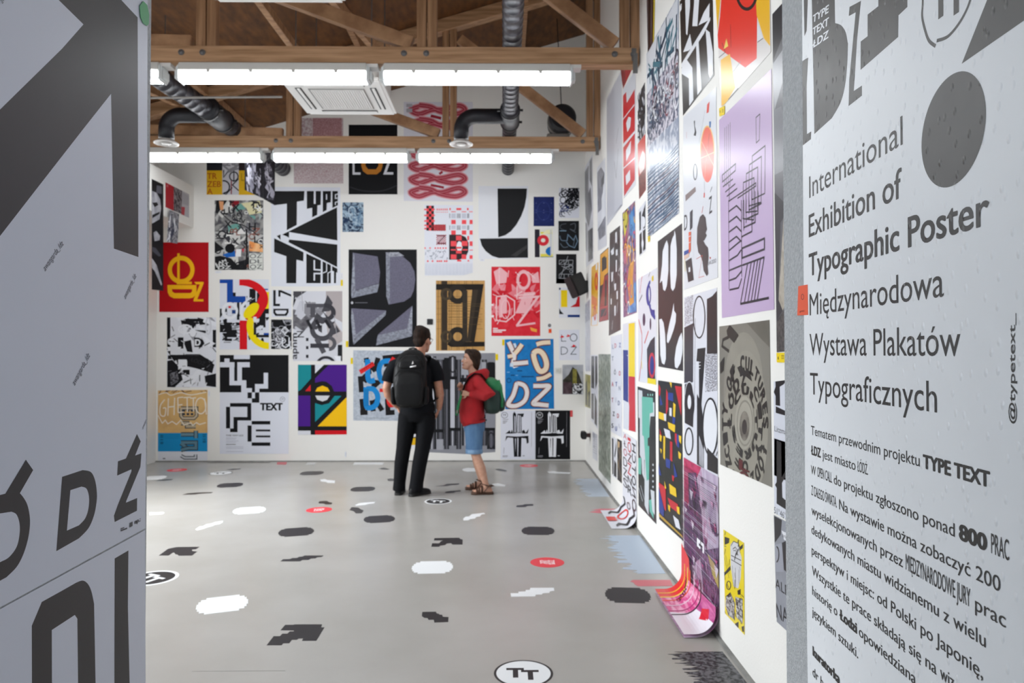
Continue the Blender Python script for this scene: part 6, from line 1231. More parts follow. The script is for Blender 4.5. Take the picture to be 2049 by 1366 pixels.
row(178, ('ŁDZ', 143, 194, 46, .05), ('jest miasto', 203, 375, 46, .0), ('ŁÓDŹ.', 385, 440, 46, .0))
row(280, ('W', 143, 168, 46, .0), ('OPEN CALL', 176, 252, 50, .0), ('do projektu zgłoszono ponad', 262, 893, 46, .0), ('800', 915, 1063, 50, .05), ('PRAC', 1084, 1177, 62, -.01))
row(388, ('Z CAŁEGO ŚWIATA.', 145, 277, 50, .0), ('Na wystawie można zobaczyć 200', 290, 1132, 47, .0))
row(488, ('wyselekcjonowanych przez', 146, 622, 47, .0), ('MIĘDZYNARODOWE JURY', 638, 975, 60, .0), ('prac', 1000, 1160, 47, .0))
row(588, ('dedykowanych miastu widzianemu z wielu', 146, 1055, 47, .0))
row(694, ('perspektyw i miejsc: od Polski po Japonię,', 147, 1040, 47, .0))
row(800, ('Wszystkie te prace składają się na', 149, 798, 47, .0), ('wiz', 818, 890, 47, .0))
row(902, ('historię o', 150, 280, 46, .0), ('Łodzi', 292, 383, 46, .05), ('opowiedzianą', 394, 690, 46, .0))
row(1008, ('językiem sztuki.', 150, 389, 46, .0))
row(1212, ('kuratorka', 152, 295, 46, .05))
row(1318, ('dr hab.', 152, 250, 46, .0))
s.done_parts('tall white banner with exhibition title and text on the right passage wall', ['sheet', 'emblem_print', 'shape_print', 'title_print', 'text_print'], name='banner', cat='banner', m='banner')
s = Sheet(PP, 'E2', [(88, 512), (143, 502), (146, 682), (82, 686)], '#ee5a30', lift=.002); s.text('#5c1c0e', '@TYPETEXT_', 97, 668, 128, 662, 9, .02).ring('#8a2c14', 114, 575, 9, 18, 3, ty=4)
s.done('orange sticker on the edge of the white banner', 'sticker', 'sticker', 'panel')

# ------------------------------------------------------------------ vinyl stickers on the floor
FG = 'vinyl stickers on the floor'
fk, fw = '#2d2a2c', '#e9ebec'
def donef(s, label): return s.done(label, 'floor_sticker', 'sticker', 'vinyl', FG)
def fpoly(cr, col, pts, label, **k):
    s = Sheet(PF, cr, pts, col, thick=.0006, lift=.0002, **k); s.F = []; s.k = 0
    P = tris([s.m(x, y) for x, y in pts]); s.put(P, col, k.get('ink2'), k.get('grain'), raw=True)
    s.hull_poly = [s.m(x, y) for x, y in pts]
    return donef2(s, label)
def donef2(s, label):
    hp = s.hull_poly; s.hull = hp if area(hp) > 0 else hp[::-1]
    return s.done(label, 'floor_sticker', 'sticker', 'vinyl', FG)
def blob(cr, col, cx, cy, label, R=.155, rot=0.0, n=7):
    """A coarse pixel disc: a circle rasterised on an n x n grid."""
    s = Sheet(PF, cr, [(cx - 9, cy - 3), (cx + 9, cy - 3), (cx + 9, cy + 3), (cx - 9, cy + 3)], col, thick=.0006, lift=.0002); c = s.m(cx, cy)
    half = [7.0, 6.6, 6.0, 4.6] if n == 7 else [6.5, 6, 4]
    q = []
    st = R / 7.4; ys = [0, 2, 4, 5.6, 7.0]
    for i in range(4): q += [(half[i], ys[i]), (half[i], ys[i + 1])]
    pts = q + [(-x, y) for x, y in q[::-1]]; pts = pts + [(-x, -y) for x, y in pts]
    ca, sa = math.cos(rot), math.sin(rot)
    P = [(c[0] + st * (x * ca - y * sa), c[1] + st * (x * sa + y * ca)) for x, y in pts]
    s.F = []; s.k = 0; s.put(tris(P), col, raw=True); s.hull_poly = P
    return donef2(s, label)
def disc(cr, cx, cy, label, kind, R=.14, rot=0.0):
    s = Sheet(PF, cr, [(cx - 9, cy - 3), (cx + 9, cy - 3), (cx + 9, cy + 3), (cx - 9, cy + 3)], fw, thick=.0006, lift=.0002); c = s.m(cx, cy)
    s.F = []; s.k = 0
    C = lambda r: [(c[0] + r * math.cos(2 * PI * i / 48), c[1] + r * math.sin(2 * PI * i / 48)) for i in range(48)]
    ca, sa = math.cos(rot), math.sin(rot); g = lambda x, y: (c[0] + (x * ca - y * sa) * R, c[1] + (x * sa + y * ca) * R)
    s.hull_poly = C(R)
    if kind == 'red':
        s.put(tris(C(R)), '#e2434c', raw=True)
        for i, t in enumerate(('TYPE', 'TEXT', 'ŁDZ')):
            tr, a, b = glyphs(t, .05); w2 = (.86, .86, .70)[i]; y0 = .17 - .29 * i
            s.put([tuple(g(-.43 + (x - a) / (b - a) * w2, y0 + y * .26) for x, y in q) for q in tr], '#f6dfe0', raw=True, dh=6e-7)
    else:
        o, i_ = ('#2c292a', fw) if kind == 'white' else (fw, '#2b292a')
        s.put(tris(C(R)), o, raw=True).put(tris(C(R * (.92 if kind == 'white' else .86))), i_, raw=True)
        ink = o
        for dx, dy in ((-.48, .06), (.02, -.10)):
            s.put([[g(dx - .10, dy + .16), g(dx + .50, dy + .16), g(dx + .50, dy + .32), g(dx - .10, dy + .32)], [g(dx + .12, dy - .40), g(dx + .30, dy - .40), g(dx + .30, dy + .17), g(dx + .12, dy + .17)]], ink, raw=True)
    return donef2(s, label)
# near the camera
disc('F7', 884, 880, 'white round TT sticker with black rim at the bottom edge', 'white', .142)
disc('F7', 1041, 148, 'red round TYPE TEXT sticker nearest to the camera', 'red', .125, PI / 2 - PI)
disc('F6', 354, 376, 'black round TT sticker with white rim in front of the man', 'black', .142)
disc('F5', 60, 226, 'black round TT sticker cut off by the left passage wall', 'black', .165, -.45)
disc('F4', 1400, 481, 'red round TYPE TEXT sticker in the middle of the floor', 'red', .125, .25)
disc('F4', 258, 161, 'red round sticker nearest to the GHETTO poster', 'red', .125, .3)
disc('F4', 610, 186, 'white round TT sticker below the TYPE TEXT maze poster', 'white', .142, .3)
disc('F6', 1018, 115, 'red round sticker below the black and white cross posters', 'red', .125, 2.6)
for a in (('F5', fw, 623, 436, 'white pixel disc on the left foreground floor', .155, .35), ('F7', fw, 282, 180, 'white pixel disc in the middle foreground', .155, 0.05), ('F7', fk, 1573, 364, 'black pixel disc close to the curling pink poster', .15, -.08), ('F6', fk, 1085, 591, 'black pixel disc right of the centre, beyond the red sticker', .15, -.05),
          ('F4', fk, 1216, 658, 'black pixel disc left of the white disc in the middle foreground', .155, .3), ('F4', fk, 1884, 555, 'black pixel disc before the feet of the man, to his left', .15, .25), ('F4', fw, 840, 485, 'white pixel disc behind the white lightning on the left floor', .16, .3), ('F4', fk, 1752, 314, 'dark pixel disc left of the man, level with his shoes', .145, .1),
          ('F4', fk, 685, 282, 'dark pixel disc before the white TT sticker on the left floor', .15, .25), ('F4', '#3b393b', 1343, 186, 'dark pixel disc below the colour block poster', .155, .1), ('F4', fw, 70, 224, 'white pixel disc at the far left edge of the floor', .15, .2), ('F6', fw, 610, 144, 'white pixel disc behind the legs of the woman', .15, .1)): blob(*a)
# pixel arrows, lightnings and bits
fpoly('F5', fk, [(978, 766), (1035, 693), (1085, 693), (1105, 673), (1145, 673), (1165, 655), (1197, 655), (1197, 647), (1090, 645), (1128, 602), (1195, 602), (1200, 598), (1425, 598), (1416, 622), (1443, 622), (1378, 730), (1262, 730), (1272, 712), (1235, 712), (1222, 722), (1182, 722), (1160, 750), (1112, 750), (1098, 766)], 'large black pixel arrow on the left foreground floor')
fpoly('F4', fk, [(112, 848), (185, 795), (255, 780), (440, 778), (410, 797), (378, 800), (380, 812), (420, 817), (398, 833), (380, 848), (272, 850), (262, 840), (245, 838), (236, 824), (222, 826), (190, 848)], 'black pixel arrow near the left passage wall')
fpoly('F6', fk, [(303, 708), (310, 683), (362, 683), (375, 668), (390, 662), (322, 662), (328, 645), (510, 642), (515, 652), (533, 655), (532, 692), (458, 692), (448, 682), (415, 685), (405, 696), (368, 700), (362, 708)], 'black pixel arrow in the middle of the floor')
fpoly('F4', fk, [(1090, 895), (1110, 878), (1165, 878), (1185, 868), (1222, 868), (1240, 858), (1262, 858), (1285, 848), (1436, 848), (1420, 860), (1385, 862), (1370, 871), (1335, 872), (1315, 884), (1265, 884), (1248, 895)], 'black pixel lightning left of the middle arrow')
fpoly('F7', fw, [(798, 352), (850, 352), (850, 342), (898, 340), (898, 331), (925, 330), (930, 317), (1085, 316), (1088, 336), (1060, 340), (1055, 350), (1012, 353), (1005, 361), (965, 362), (962, 373), (802, 376)], 'white pixel lightning right of the middle foreground')
fpoly('F7', fk, [(215, 476), (305, 474), (310, 486), (325, 488), (328, 494), (346, 494), (350, 508), (388, 510), (386, 542), (295, 546), (290, 527), (255, 528), (250, 516), (228, 515), (212, 504)], 'black pixel lightning below the white disc in the middle foreground')
fpoly('F4', fw, [(405, 638), (440, 615), (468, 612), (492, 598), (540, 590), (560, 580), (628, 570), (625, 582), (598, 596), (560, 602), (540, 612), (500, 622), (470, 634), (420, 646)], 'white pixel lightning on the left floor')
fpoly('F6', fw, [(537, 503), (555, 488), (580, 486), (600, 470), (690, 460), (698, 468), (672, 472), (660, 486), (635, 490), (622, 502), (590, 506), (575, 514), (540, 516)], 'white pixel lightning before the woman')
fpoly('F6', '#302e32', [(925, 418), (930, 405), (975, 403), (985, 397), (1050, 395), (1050, 408), (1005, 410), (995, 418)], 'small dark lightning right of the woman')
fpoly('F6', '#39363a', [(332, 265), (400, 257), (420, 248), (510, 245), (500, 254), (440, 258), (420, 264)], 'dark lightning behind the sandals of the woman')
fpoly('F6', '#302e32', [(402, 314), (410, 305), (440, 300), (520, 295), (518, 303), (480, 306), (470, 313), (420, 317)], 'dark lightning just before the sandals of the woman')
fpoly('F4', '#36302e', [(302, 360), (340, 348), (420, 342), (545, 338), (535, 346), (440, 352), (400, 358)], 'long thin dark lightning on the left floor')
fpoly('F4', '#2e3a44', [(85, 250), (110, 241), (170, 236), (225, 233), (215, 241), (150, 247)], 'thin dark blue lightning at the left edge of the floor')
fpoly('F4', fw, [(1408, 236), (1450, 234), (1462, 241), (1528, 246), (1525, 266), (1470, 264), (1455, 256), (1415, 252)], 'white pixel lightning behind the dark disc left of the man')
fpoly('F4', '#332a26', [(1393, 424), (1405, 412), (1465, 409), (1475, 418), (1506, 425), (1500, 437), (1450, 438), (1440, 430), (1405, 430)], 'small black lightning behind the red sticker in the middle')
fpoly('F4', '#3a3838', [(1645, 484), (1660, 460), (1715, 462), (1730, 475), (1760, 486), (1742, 508), (1695, 510), (1680, 492)], 'grey black pixel lightning left of the shoes of the man')
fpoly('F4', fw, [(1688, 444), (1720, 428), (1760, 424), (1800, 420), (1852, 418), (1840, 430), (1800, 434), (1770, 442), (1700, 448)], 'white thin lightning left of the shoes of the man')
fpoly('F4', fw, [(36, 503), (150, 500), (157, 506), (140, 516), (36, 522)], 'white sliver sticker at the left edge of the floor')
fpoly('F4', '#4a494b', [(1878, 148), (1920, 141), (1965, 152), (1955, 159), (1900, 156)], 'small dark lightning behind the man')
fpoly('F4', '#4a494b', [(1948, 236), (1965, 229), (2010, 229), (2008, 250), (1955, 249)], 'small dark sticker behind the left shoe of the man')
fpoly('F6', '#4a494c', [(768, 142), (800, 136), (858, 150), (850, 158), (800, 152)], 'small dark lightning right of the woman near the back wall')
fpoly('F6', fw, [(1152, 158), (1200, 155), (1230, 160), (1325, 165), (1315, 174), (1240, 172), (1165, 168)], 'white lightning below the black cross poster')
fpoly('F6', fw, [(745, 250), (790, 244), (848, 256), (842, 266), (770, 262)], 'white lightning behind the heel of the woman')
fpoly('F4', '#3f3f40', [(655, 158), (700, 151), (775, 148), (760, 155), (700, 161)], 'thin dark lightning below the maze poster')
# torn looking strips along the walls
def torn(cr, col, a, b, w0, w1, label, n=16, seed=1, ink2=None, grain=None, side=-1):
    r = random.Random(seed); s = Sheet(PF, cr, [a, b, (b[0] + 5, b[1]), (a[0] + 5, a[1])], col, lift=.0003, thick=.0006); p, q = s.m(*a), s.m(*b)
    dx, dy = (q[0] - p[0]) / n, (q[1] - p[1]) / n; P = [p, q]
    for i in range(n, -1, -1):
        w_ = (w0 + (w1 - w0) * i / n) * r.uniform(.65, 1.1); t = i - (.0 if i % 2 else .5) if 0 < i < n else i
        if side: P.append((p[0] + dx * t - w_, p[1] + dy * t))
        else: P.append((p[0] + dx * t, p[1] + dy * t + w_))
    s.F = []; s.k = 0; s.put(tris(P), col, ink2, grain, raw=True); s.hull_poly = P
    return donef2(s, label)
torn('F6', '#b9c4d2', (1520, 210), (1610, 342), .30, .27, 'pale blue torn edged strip on the floor at the far part of the right wall', 44, 3)
torn('F6', '#b3c0d0', (1838, 625), (2020, 905), .34, .27, 'long pale blue torn edged strip between the two curling posters', 60, 4)
torn('F7', '#d0747c', (1855, 264), (1874, 305), .26, .25, 'small pinkish red torn strip beside the curling pink poster', 4, 5)
torn('F6', '#d0707a', (1690, 430), (1705, 462), .30, .30, 'small red torn strip beside the curling letter poster', 4, 8)
torn('D8', '#2a2a2d', (400, 1215), (560, 1420), .27, .24, 'black speckled torn edged strip at the lower right wall', 46, 6, '#6a6a6e', (40, .1))
torn('F4', '#33322f', (500, 104), (1000, 103), .07, .07, 'long dark strip sticker along the foot of the back wall', 14, 7, side=0)
fpoly('F4', '#c8606a', [(1058, 118), (1066, 97), (1142, 97), (1135, 118)], 'reddish sticker at the foot of the back wall')
fpoly('F4', '#c9cbcc', [(1292, 117), (1310, 100), (1382, 100), (1365, 117)], 'pale sticker at the foot of the back wall below the colour block poster')
fpoly('F4', '#dfe1e3', [(1672, 118), (1685, 100), (1920, 100), (1910, 118)], 'long white sticker at the foot of the back wall left of the man')
# the expansion joint in the foreground
s = Sheet(PF, 'F5', [(380, 973), (1130, 969), (1130, 972), (380, 976)], '#8d8b86', lift=.0001, thick=.0004); s.done('faint scratch line across the foreground floor', 'floor_scratch', 'scratch', 'vinyl')

# ------------------------------------------------------------------ the two visitors
M['skin'] = mat('skin', '#c08d73', 0.5, col2='#b57f66', scale=(30, 30, 30))
M['skin_pale'] = mat('skin_pale', '#c99c84', 0.5, col2='#bf8e76', scale=(30, 30, 30))
M['hair'] = mat('dark_brown_hair', '#120b07', 0.6, spec=0.15, col2='#2a1a10', scale=(60, 60, 12), bump=0.5, bscale=120)
M['hair2'] = mat('brown_hair', '#1a110b', 0.55, spec=0.2, col2='#3a2719', scale=(70, 70, 10), bump=0.5, bscale=120)
M['tee'] = mat('black_cotton', '#0b0d12', 0.85, bump=0.25, bscale=22, spec=0.2)
M['trousers'] = mat('black_trousers', '#090a0e', 0.85, bump=0.35, bscale=16, spec=0.2)
M['pack'] = mat('black_nylon', '#0e0e0f', 0.48, bump=0.3, bscale=30, spec=0.2)
M['pack2'] = mat('black_nylon_panel', '#151516', 0.45, bump=0.2, bscale=40, spec=0.2)
M['strapm'] = mat('black_webbing', '#121214', 0.6, spec=0.2)
M['shoe'] = mat('black_shoe', '#141415', 0.5, spec=0.2)
M['sole'] = mat('dark_sole', '#1d1b1a', 0.7)
M['hoodie'] = mat('red_fleece', '#b3161f', 0.8, col2='#9e121b', scale=(9, 9, 9), bump=0.35, bscale=18)
M['denim'] = mat('blue_denim', '#5a80a6', 0.8, col2='#476a90', scale=(14, 14, 5), bump=0.3, bscale=25)
M['denim2'] = mat('pale_denim_cuff', '#7d9cba', 0.8, col2='#6486aa', scale=(40, 40, 10))
M['green'] = mat('green_nylon', '#1d7a48', 0.5, bump=0.3, bscale=25)
M['green_dark'] = mat('dark_green_nylon', '#153029', 0.55, bump=0.3, bscale=25)
M['leather'] = mat('brown_leather', '#4a2f1e', 0.6)
M['lips'] = mat('lips', '#a8605a', 0.45)
M['eye'] = mat('eye_white', '#e4e0da', 0.3); M['iris'] = mat('dark_iris', '#2b201a', 0.25)
M['white_print'] = mat('white_print', '#e6e6e6', 0.5)

def person(name, label, loc, rz):
    t = thing(name, label, 'person', loc); t.rotation_euler = (0, 0, rz); return t
def child(name, bm, m, parent, voxel=0, smooth=0, rotate=None, it=6):
    """A part in its person's own frame; voxel > 0 fuses overlapping pieces into one continuous surface."""
    bmesh.ops.recalc_face_normals(bm, faces=bm.faces)
    me = bpy.data.meshes.new(name); bm.to_mesh(me); bm.free()
    if voxel:
        o = bpy.data.objects.new(name, me); COL.objects.link(o)
        md = o.modifiers.new('fuse', 'REMESH'); md.mode = 'VOXEL'; md.voxel_size = voxel
        sm = o.modifiers.new('soften', 'SMOOTH'); sm.iterations = it; sm.factor = 0.5
        e = o.evaluated_get(bpy.context.evaluated_depsgraph_get()); m2 = bpy.data.meshes.new_from_object(e)
        bpy.data.objects.remove(o); bpy.data.meshes.remove(me); me = m2; me.name = name
    me.materials.clear(); me.materials.append(m)
    for p in me.polygons: p.use_smooth = True
    o = bpy.data.objects.new(name, me); link(o); o.parent = parent
    return o
def limb(bm, pts, seg=16):
    """pts: (x, y, z, r[, r2]) along a limb."""
    return tube(bm, [p[:3] for p in pts], [p[3] for p in pts], seg, True, [p[4] if len(p) > 4 else p[3] for p in pts])
def ball(bm, c, r, rot=None):
    q = bmesh.ops.create_uvsphere(bm, u_segments=20, v_segments=14, radius=1.0)
    mt = Matrix.Translation(Vector(c)) @ (rot.to_4x4() if rot else Matrix()) @ Matrix.Diagonal((*((r, r, r) if not isinstance(r, (tuple, list)) else r), 1))
    bmesh.ops.transform(bm, matrix=mt, verts=q['verts']); return bm
SK = [(-.012, .026, .080, .030), (.0, .036, .092, .012), (.016, .045, .098, -.010), (.04, .056, .097, -.04), (.07, .065, .096, -.072), (.10, .071, .093, -.088), (.125, .074, .091, -.096), (.155, .077, .096, -.101), (.185, .074, .089, -.098), (.21, .060, .066, -.082), (.226, .038, .036, -.055), (.234, .014, .008, -.030)]
def head(bm, mt, k=1.0):
    rings = []
    for z, hw, yf, yb in SK:
        c, ry = (yf + yb) / 2, (yf - yb) / 2
        rings.append([bm.verts.new(mt @ Vector((hw * k * math.cos(a), (c + ry * math.sin(a)) * k, z * k))) for a in (2 * PI * i / 24 for i in range(24))])
    for a, b in zip(rings, rings[1:]):
        for i in range(24): bm.faces.new((a[i], a[(i + 1) % 24], b[(i + 1) % 24], b[i]))
    bm.faces.new(rings[0][::-1]); bm.faces.new(rings[-1])
    P = lambda *v: tuple(mt @ (Vector(v) * k))
    limb(bm, [(*P(0, .088, .122), .008 * k), (*P(0, .101, .10), .010 * k), (*P(0, .112, .080), .014 * k), (*P(0, .104, .072), .012 * k)], 10)       # nose
    for s in (-1, 1):
        ball(bm, P(s * .075, -.012, .098), (.011 * k, .021 * k, .034 * k), mt.to_3x3())                                                          # ears
        ball(bm, P(s * .034, .083, .135), (.026 * k, .012 * k, .009 * k), mt.to_3x3())                                                            # brow ridge
        ball(bm, P(s * .040, .070, .085), (.024 * k, .022 * k, .02 * k), mt.to_3x3())                                                             # cheek
    ball(bm, P(0, .090, .008), (.022 * k, .014 * k, .014 * k), mt.to_3x3())                                                                       # chin
def face_parts(root, mt, k, lip):
    P = lambda *v: tuple(mt @ (Vector(v) * k)); R3 = mt.to_3x3()
    for s in (-1, 1):
        bm = B(); ball(bm, P(s * .033, .084, .118), (.014 * k, .010 * k, .008 * k), R3); e = child('eye', bm, M['eye'], root)
        bm = B(); ball(bm, P(s * .033, .0925, .118), (.0065 * k, .004 * k, .0065 * k), R3); child('iris', bm, M['iris'], e)
        bm = B(); limb(bm, [(*P(s * .016, .098, .137), .003 * k), (*P(s * .034, .098, .142), .004 * k), (*P(s * .052, .086, .137), .002 * k)], 8); child('eyebrow', bm, M['hair'], root)
    bm = B(); limb(bm, [(*P(-.024, .091, .045), .002 * k), (*P(-.010, .100, .048), .0055 * k), (*P(0, .102, .046), .005 * k), (*P(.010, .100, .048), .0055 * k), (*P(.024, .091, .045), .002 * k)], 8)
    limb(bm, [(*P(-.020, .092, .041), .002 * k), (*P(0, .101, .037), .006 * k), (*P(.020, .092, .041), .002 * k)], 8); child('lips', bm, M['lips'], root)
def hand(bm, wrist, d, n, thumb, curl=(.5, .6, .5), k=1.0):
    """A hand from the wrist along d, back of the hand n; fingers bend away from n; the thumb leaves the side of the palm."""
    w, d, n = Vector(wrist), Vector(d).normalized(), Vector(n); n = (n - d * n.dot(d)).normalized(); s = d.cross(n) * thumb
    pal = [w, w + d * .03 * k, w + d * .06 * k, w + d * .09 * k]
    for off, r in ((-.026, .012), (-.009, .0135), (.009, .0135), (.026, .0125)):
        limb(bm, [(*(w + s * off * .55 * k), r * .95 * k), (*(w + s * off * k + d * .045 * k), r * k), (*(w + s * off * k + d * .092 * k), .0105 * k)], 10)
    for i, (off, L) in enumerate(((.027, .068), (.009, .078), (-.009, .072), (-.026, .056))):
        p = w + s * off * k + d * .09 * k; a = 0.0; pts = [(*p, .0098 * k)]
        for j, (f, r) in enumerate(((.46, .0090), (.31, .0083), (.23, .0068))):
            a += curl[j] + .05 * i; v = d * math.cos(a) - n * math.sin(a); p = p + v * L * f * k; pts.append((*p, r * k))
        limb(bm, pts, 10)
    b = w + s * .028 * k + d * .022 * k; v = (d * .62 + s * .72 - n * .30).normalized(); v2 = (d * .85 + s * .25 - n * .45).normalized()
    limb(bm, [(*(b - s * .012 * k), .013 * k), (*(b + v * .034 * k), .0112 * k), (*(b + v * .034 * k + v2 * .03 * k), .0095 * k), (*(b + v * .034 * k + v2 * .05 * k), .007 * k)], 10)
def shoe_rings(bm, heel, toe, prof, lift=0.0):
    h, t = Vector(heel), Vector(toe); L = (t - h).length; d = (t - h).normalized(); s = d.cross(Vector((0, 0, 1)))
    rings = []
    for f, hw, z in prof:
        c = h + d * (f * L)
        rings.append([bm.verts.new(c + s * (hw * math.cos(a)) + Vector((0, 0, lift + max(0.0, z * math.sin(a)) if math.sin(a) > 0 else lift))) for a in (2 * PI * i / 16 for i in range(16))])
    for a, b in zip(rings, rings[1:]):
        for i in range(16): bm.faces.new((a[i], a[(i + 1) % 16], b[(i + 1) % 16], b[i]))
    bm.faces.new(rings[0][::-1]); bm.faces.new(rings[-1])
def slab(bm, heel, toe, w0, w1, z0, z1):
    h, t = Vector(heel), Vector(toe); L = (t - h).length; d = (t - h).normalized(); s = d.cross(Vector((0, 0, 1))); P = []
    for f, w_ in ((.0, .55), (.04, .85), (.12, 1), (.35, .88), (.6, 1.02), (.78, 1.12), (.92, .85), (1, .45)): P.append((f, w_ * (w0 + (w1 - w0) * f)))
    o = [h + d * f * L + s * w_ for f, w_ in P] + [h + d * f * L - s * w_ for f, w_ in P[::-1]]
    lo = [bm.verts.new((p.x, p.y, z0)) for p in o]; hi = [bm.verts.new((p.x, p.y, z1)) for p in o]
    bm.faces.new(lo[::-1]); bm.faces.new(hi)
    for i in range(len(o)): j = (i + 1) % len(o); bm.faces.new((lo[i], lo[j], hi[j], hi[i]))
def superloft(bm, rings, n=28, e=3.2):
    """Rounded-box loft: (cx, cy, z, rx, ry)."""
    R = []
    for cx, cy, z, rx_, ry_ in rings:
        R.append([bm.verts.new((cx + rx_ * math.copysign(abs(math.cos(a)) ** (2 / e), math.cos(a)), cy + ry_ * math.copysign(abs(math.sin(a)) ** (2 / e), math.sin(a)), z)) for a in (2 * PI * i / n for i in range(n))])
    for a, b in zip(R, R[1:]):
        for i in range(n): bm.faces.new((a[i], a[(i + 1) % n], b[(i + 1) % n], b[i]))
    bm.faces.new(R[0][::-1]); bm.faces.new(R[-1])

# ---- the man, seen from behind
man = person('person', 'man in black with black backpack seen from behind, facing the grey poster', (-1.0, 7.66, 0), 0.0)
HM = Matrix.Translation((.092, .03, 1.566)) @ Matrix.Rotation(-.42, 4, 'Z') @ Matrix.Rotation(-.06, 4, 'X')
bm = B(); head(bm, HM, 1.09)
limb(bm, [(.06, -.012, 1.47, .075, .07), (.07, -.005, 1.53, .062, .062), (.08, .008, 1.60, .058, .062), (.085, .012, 1.65, .055, .06)])
limb(bm, [(.04, 0, .86, .15, .11), (.04, 0, .95, .165, .115), (.03, 0, 1.08, .15, .105), (.02, 0, 1.30, .18, .115), (.02, -.005, 1.42, .17, .09), (.05, -.01, 1.50, .08, .07)])
limb(bm, [(-.16, 0, 1.43, .06), (-.215, -.005, 1.38, .056), (-.255, -.02, 1.28, .052), (-.285, -.04, 1.16, .045), (-.272, -.01, 1.09, .046), (-.22, .06, 1.00, .036), (-.185, .10, .95, .029)])
limb(bm, [(.19, 0, 1.43, .06), (.235, -.005, 1.38, .056), (.262, -.015, 1.28, .052), (.285, -.03, 1.16, .045), (.292, -.01, 1.09, .046), (.285, .03, .98, .035), (.275, .05, .925, .029)])
hand(bm, (-.185, .10, .95), (.45, .25, -.85), (-.85, .2, -.4), -1, (.35, .4, .3), 1.02)
hand(bm, (.275, .05, .925), (-.35, .25, -.9), (.9, .1, -.35), 1, (.35, .45, .3), 1.02)
for pts in (((-.06, 0, .86, .08), (-.11, .01, .48, .055), (-.155, .03, .10, .04), (-.155, .05, .05, .035)), ((.13, 0, .86, .08), (.10, -.02, .48, .055), (.03, -.04, .10, .04), (.05, -.02, .05, .035))): limb(bm, pts)
child('body', bm, M['skin'], man, .0062, it=4)
face_parts(man, HM, 1.09, 0)
P = lambda *v: tuple(HM @ (Vector(v) * 1.09)); R3 = HM.to_3x3() * 1.09
bm = B(); ball(bm, P(0, -.014, .158), (.085, .103, .092), R3); ball(bm, P(0, -.058, .105), (.068, .048, .066), R3); ball(bm, P(0, -.062, .07), (.052, .034, .045), R3); ball(bm, P(.0, .042, .206), (.055, .048, .036), R3); ball(bm, P(-.03, .0, .235), (.05, .06, .026), R3)
for s in (-1, 1): ball(bm, P(s * .068, .012, .135), (.014, .03, .035), R3)
child('hair', bm, M['hair'], man, .007, it=3)
bm = B()
for s in (-1, 1): tube(bm, [P(s * .077, -.01, .115), P(s * .078, .06, .122), P(s * .066, .102, .122)], .0022, 8)
for s in (-1, 1):
    n_ = 14; tube(bm, [P(s * .034 + .024 * math.cos(2 * PI * i / n_), .106, .116 + .018 * math.sin(2 * PI * i / n_)) for i in range(n_ + 1)], .002, 6, False)
child('glasses', bm, M['strapm'], man)
bm = B(); limb(bm, [(.045, 0, .90, .19, .135), (.045, 0, .95, .192, .136), (.035, 0, 1.06, .178, .128), (.025, 0, 1.2, .19, .135), (.02, 0, 1.32, .208, .138), (.02, -.004, 1.41, .205, .115), (.035, -.008, 1.47, .15, .095), (.055, -.01, 1.515, .082, .08)], 28)
limb(bm, [(-.13, 0, 1.425, .078), (-.20, 0, 1.40, .080), (-.25, -.015, 1.31, .076), (-.272, -.025, 1.225, .074)], 20); limb(bm, [(.17, 0, 1.425, .078), (.225, 0, 1.40, .078), (.262, -.01, 1.32, .075), (.278, -.018, 1.235, .073)], 20)
child('t_shirt', bm, M['tee'], man, .010, it=6)
bm = B(); limb(bm, [(.045, 0, .985, .172, .122), (.045, 0, .93, .186, .13), (.042, .0, .86, .192, .135), (.04, 0, .80, .17, .12)], 28)
limb(bm, [(-.055, 0, .87, .105, .12), (-.075, .005, .72, .098, .108), (-.105, .012, .50, .080, .088), (-.128, .01, .34, .076, .084), (-.148, .025, .14, .066, .078), (-.155, .03, .045, .07, .085)], 22)
limb(bm, [(.14, 0, .87, .105, .12), (.135, -.005, .72, .100, .11), (.105, -.02, .50, .082, .09), (.075, -.03, .34, .080, .086), (.045, -.035, .14, .074, .082), (.035, -.035, .045, .08, .09)], 22)
child('trousers', bm, M['trousers'], man, .010, it=5)
for hl, te in (((-.160, -.04, 0), (-.15, .25, 0)), ((-.02, -.11, 0), (.175, .10, 0))):
    bm = B(); shoe_rings(bm, hl, te, [(0, .018, .05), (.04, .033, .075), (.14, .041, .095), (.3, .042, .098), (.45, .043, .08), (.62, .048, .062), (.78, .049, .052), (.9, .041, .042), (.97, .028, .032), (1, .012, .02)], .014); so = child('shoe', bm, M['shoe'], man, .006, it=3)
    bm = B(); slab(bm, hl, te, .040, .044, .001, .024); child('sole', bm, M['sole'], so)
bp = thing('backpack', 'black backpack on the back of the man, with small white logo', 'backpack', (-1.0, 7.66, .95))
def child0(*a, **k):
    o = child(*a, **k); o.location = (0, 0, -.95); return o
cx = .0
bm = B(); superloft(bm, [(cx, -.235, .965, .10, .05), (cx, -.24, .985, .14, .085), (cx, -.245, 1.03, .162, .105), (cx, -.25, 1.12, .176, .115), (cx, -.25, 1.26, .178, .115), (cx + .004, -.24, 1.38, .170, .105), (cx + .01, -.225, 1.47, .160, .09), (cx + .015, -.21, 1.535, .125, .07), (cx + .018, -.20, 1.57, .08, .045), (cx + .02, -.195, 1.585, .04, .02)])
child0('main_bag', bm, M['pack'], bp, .012, it=8)
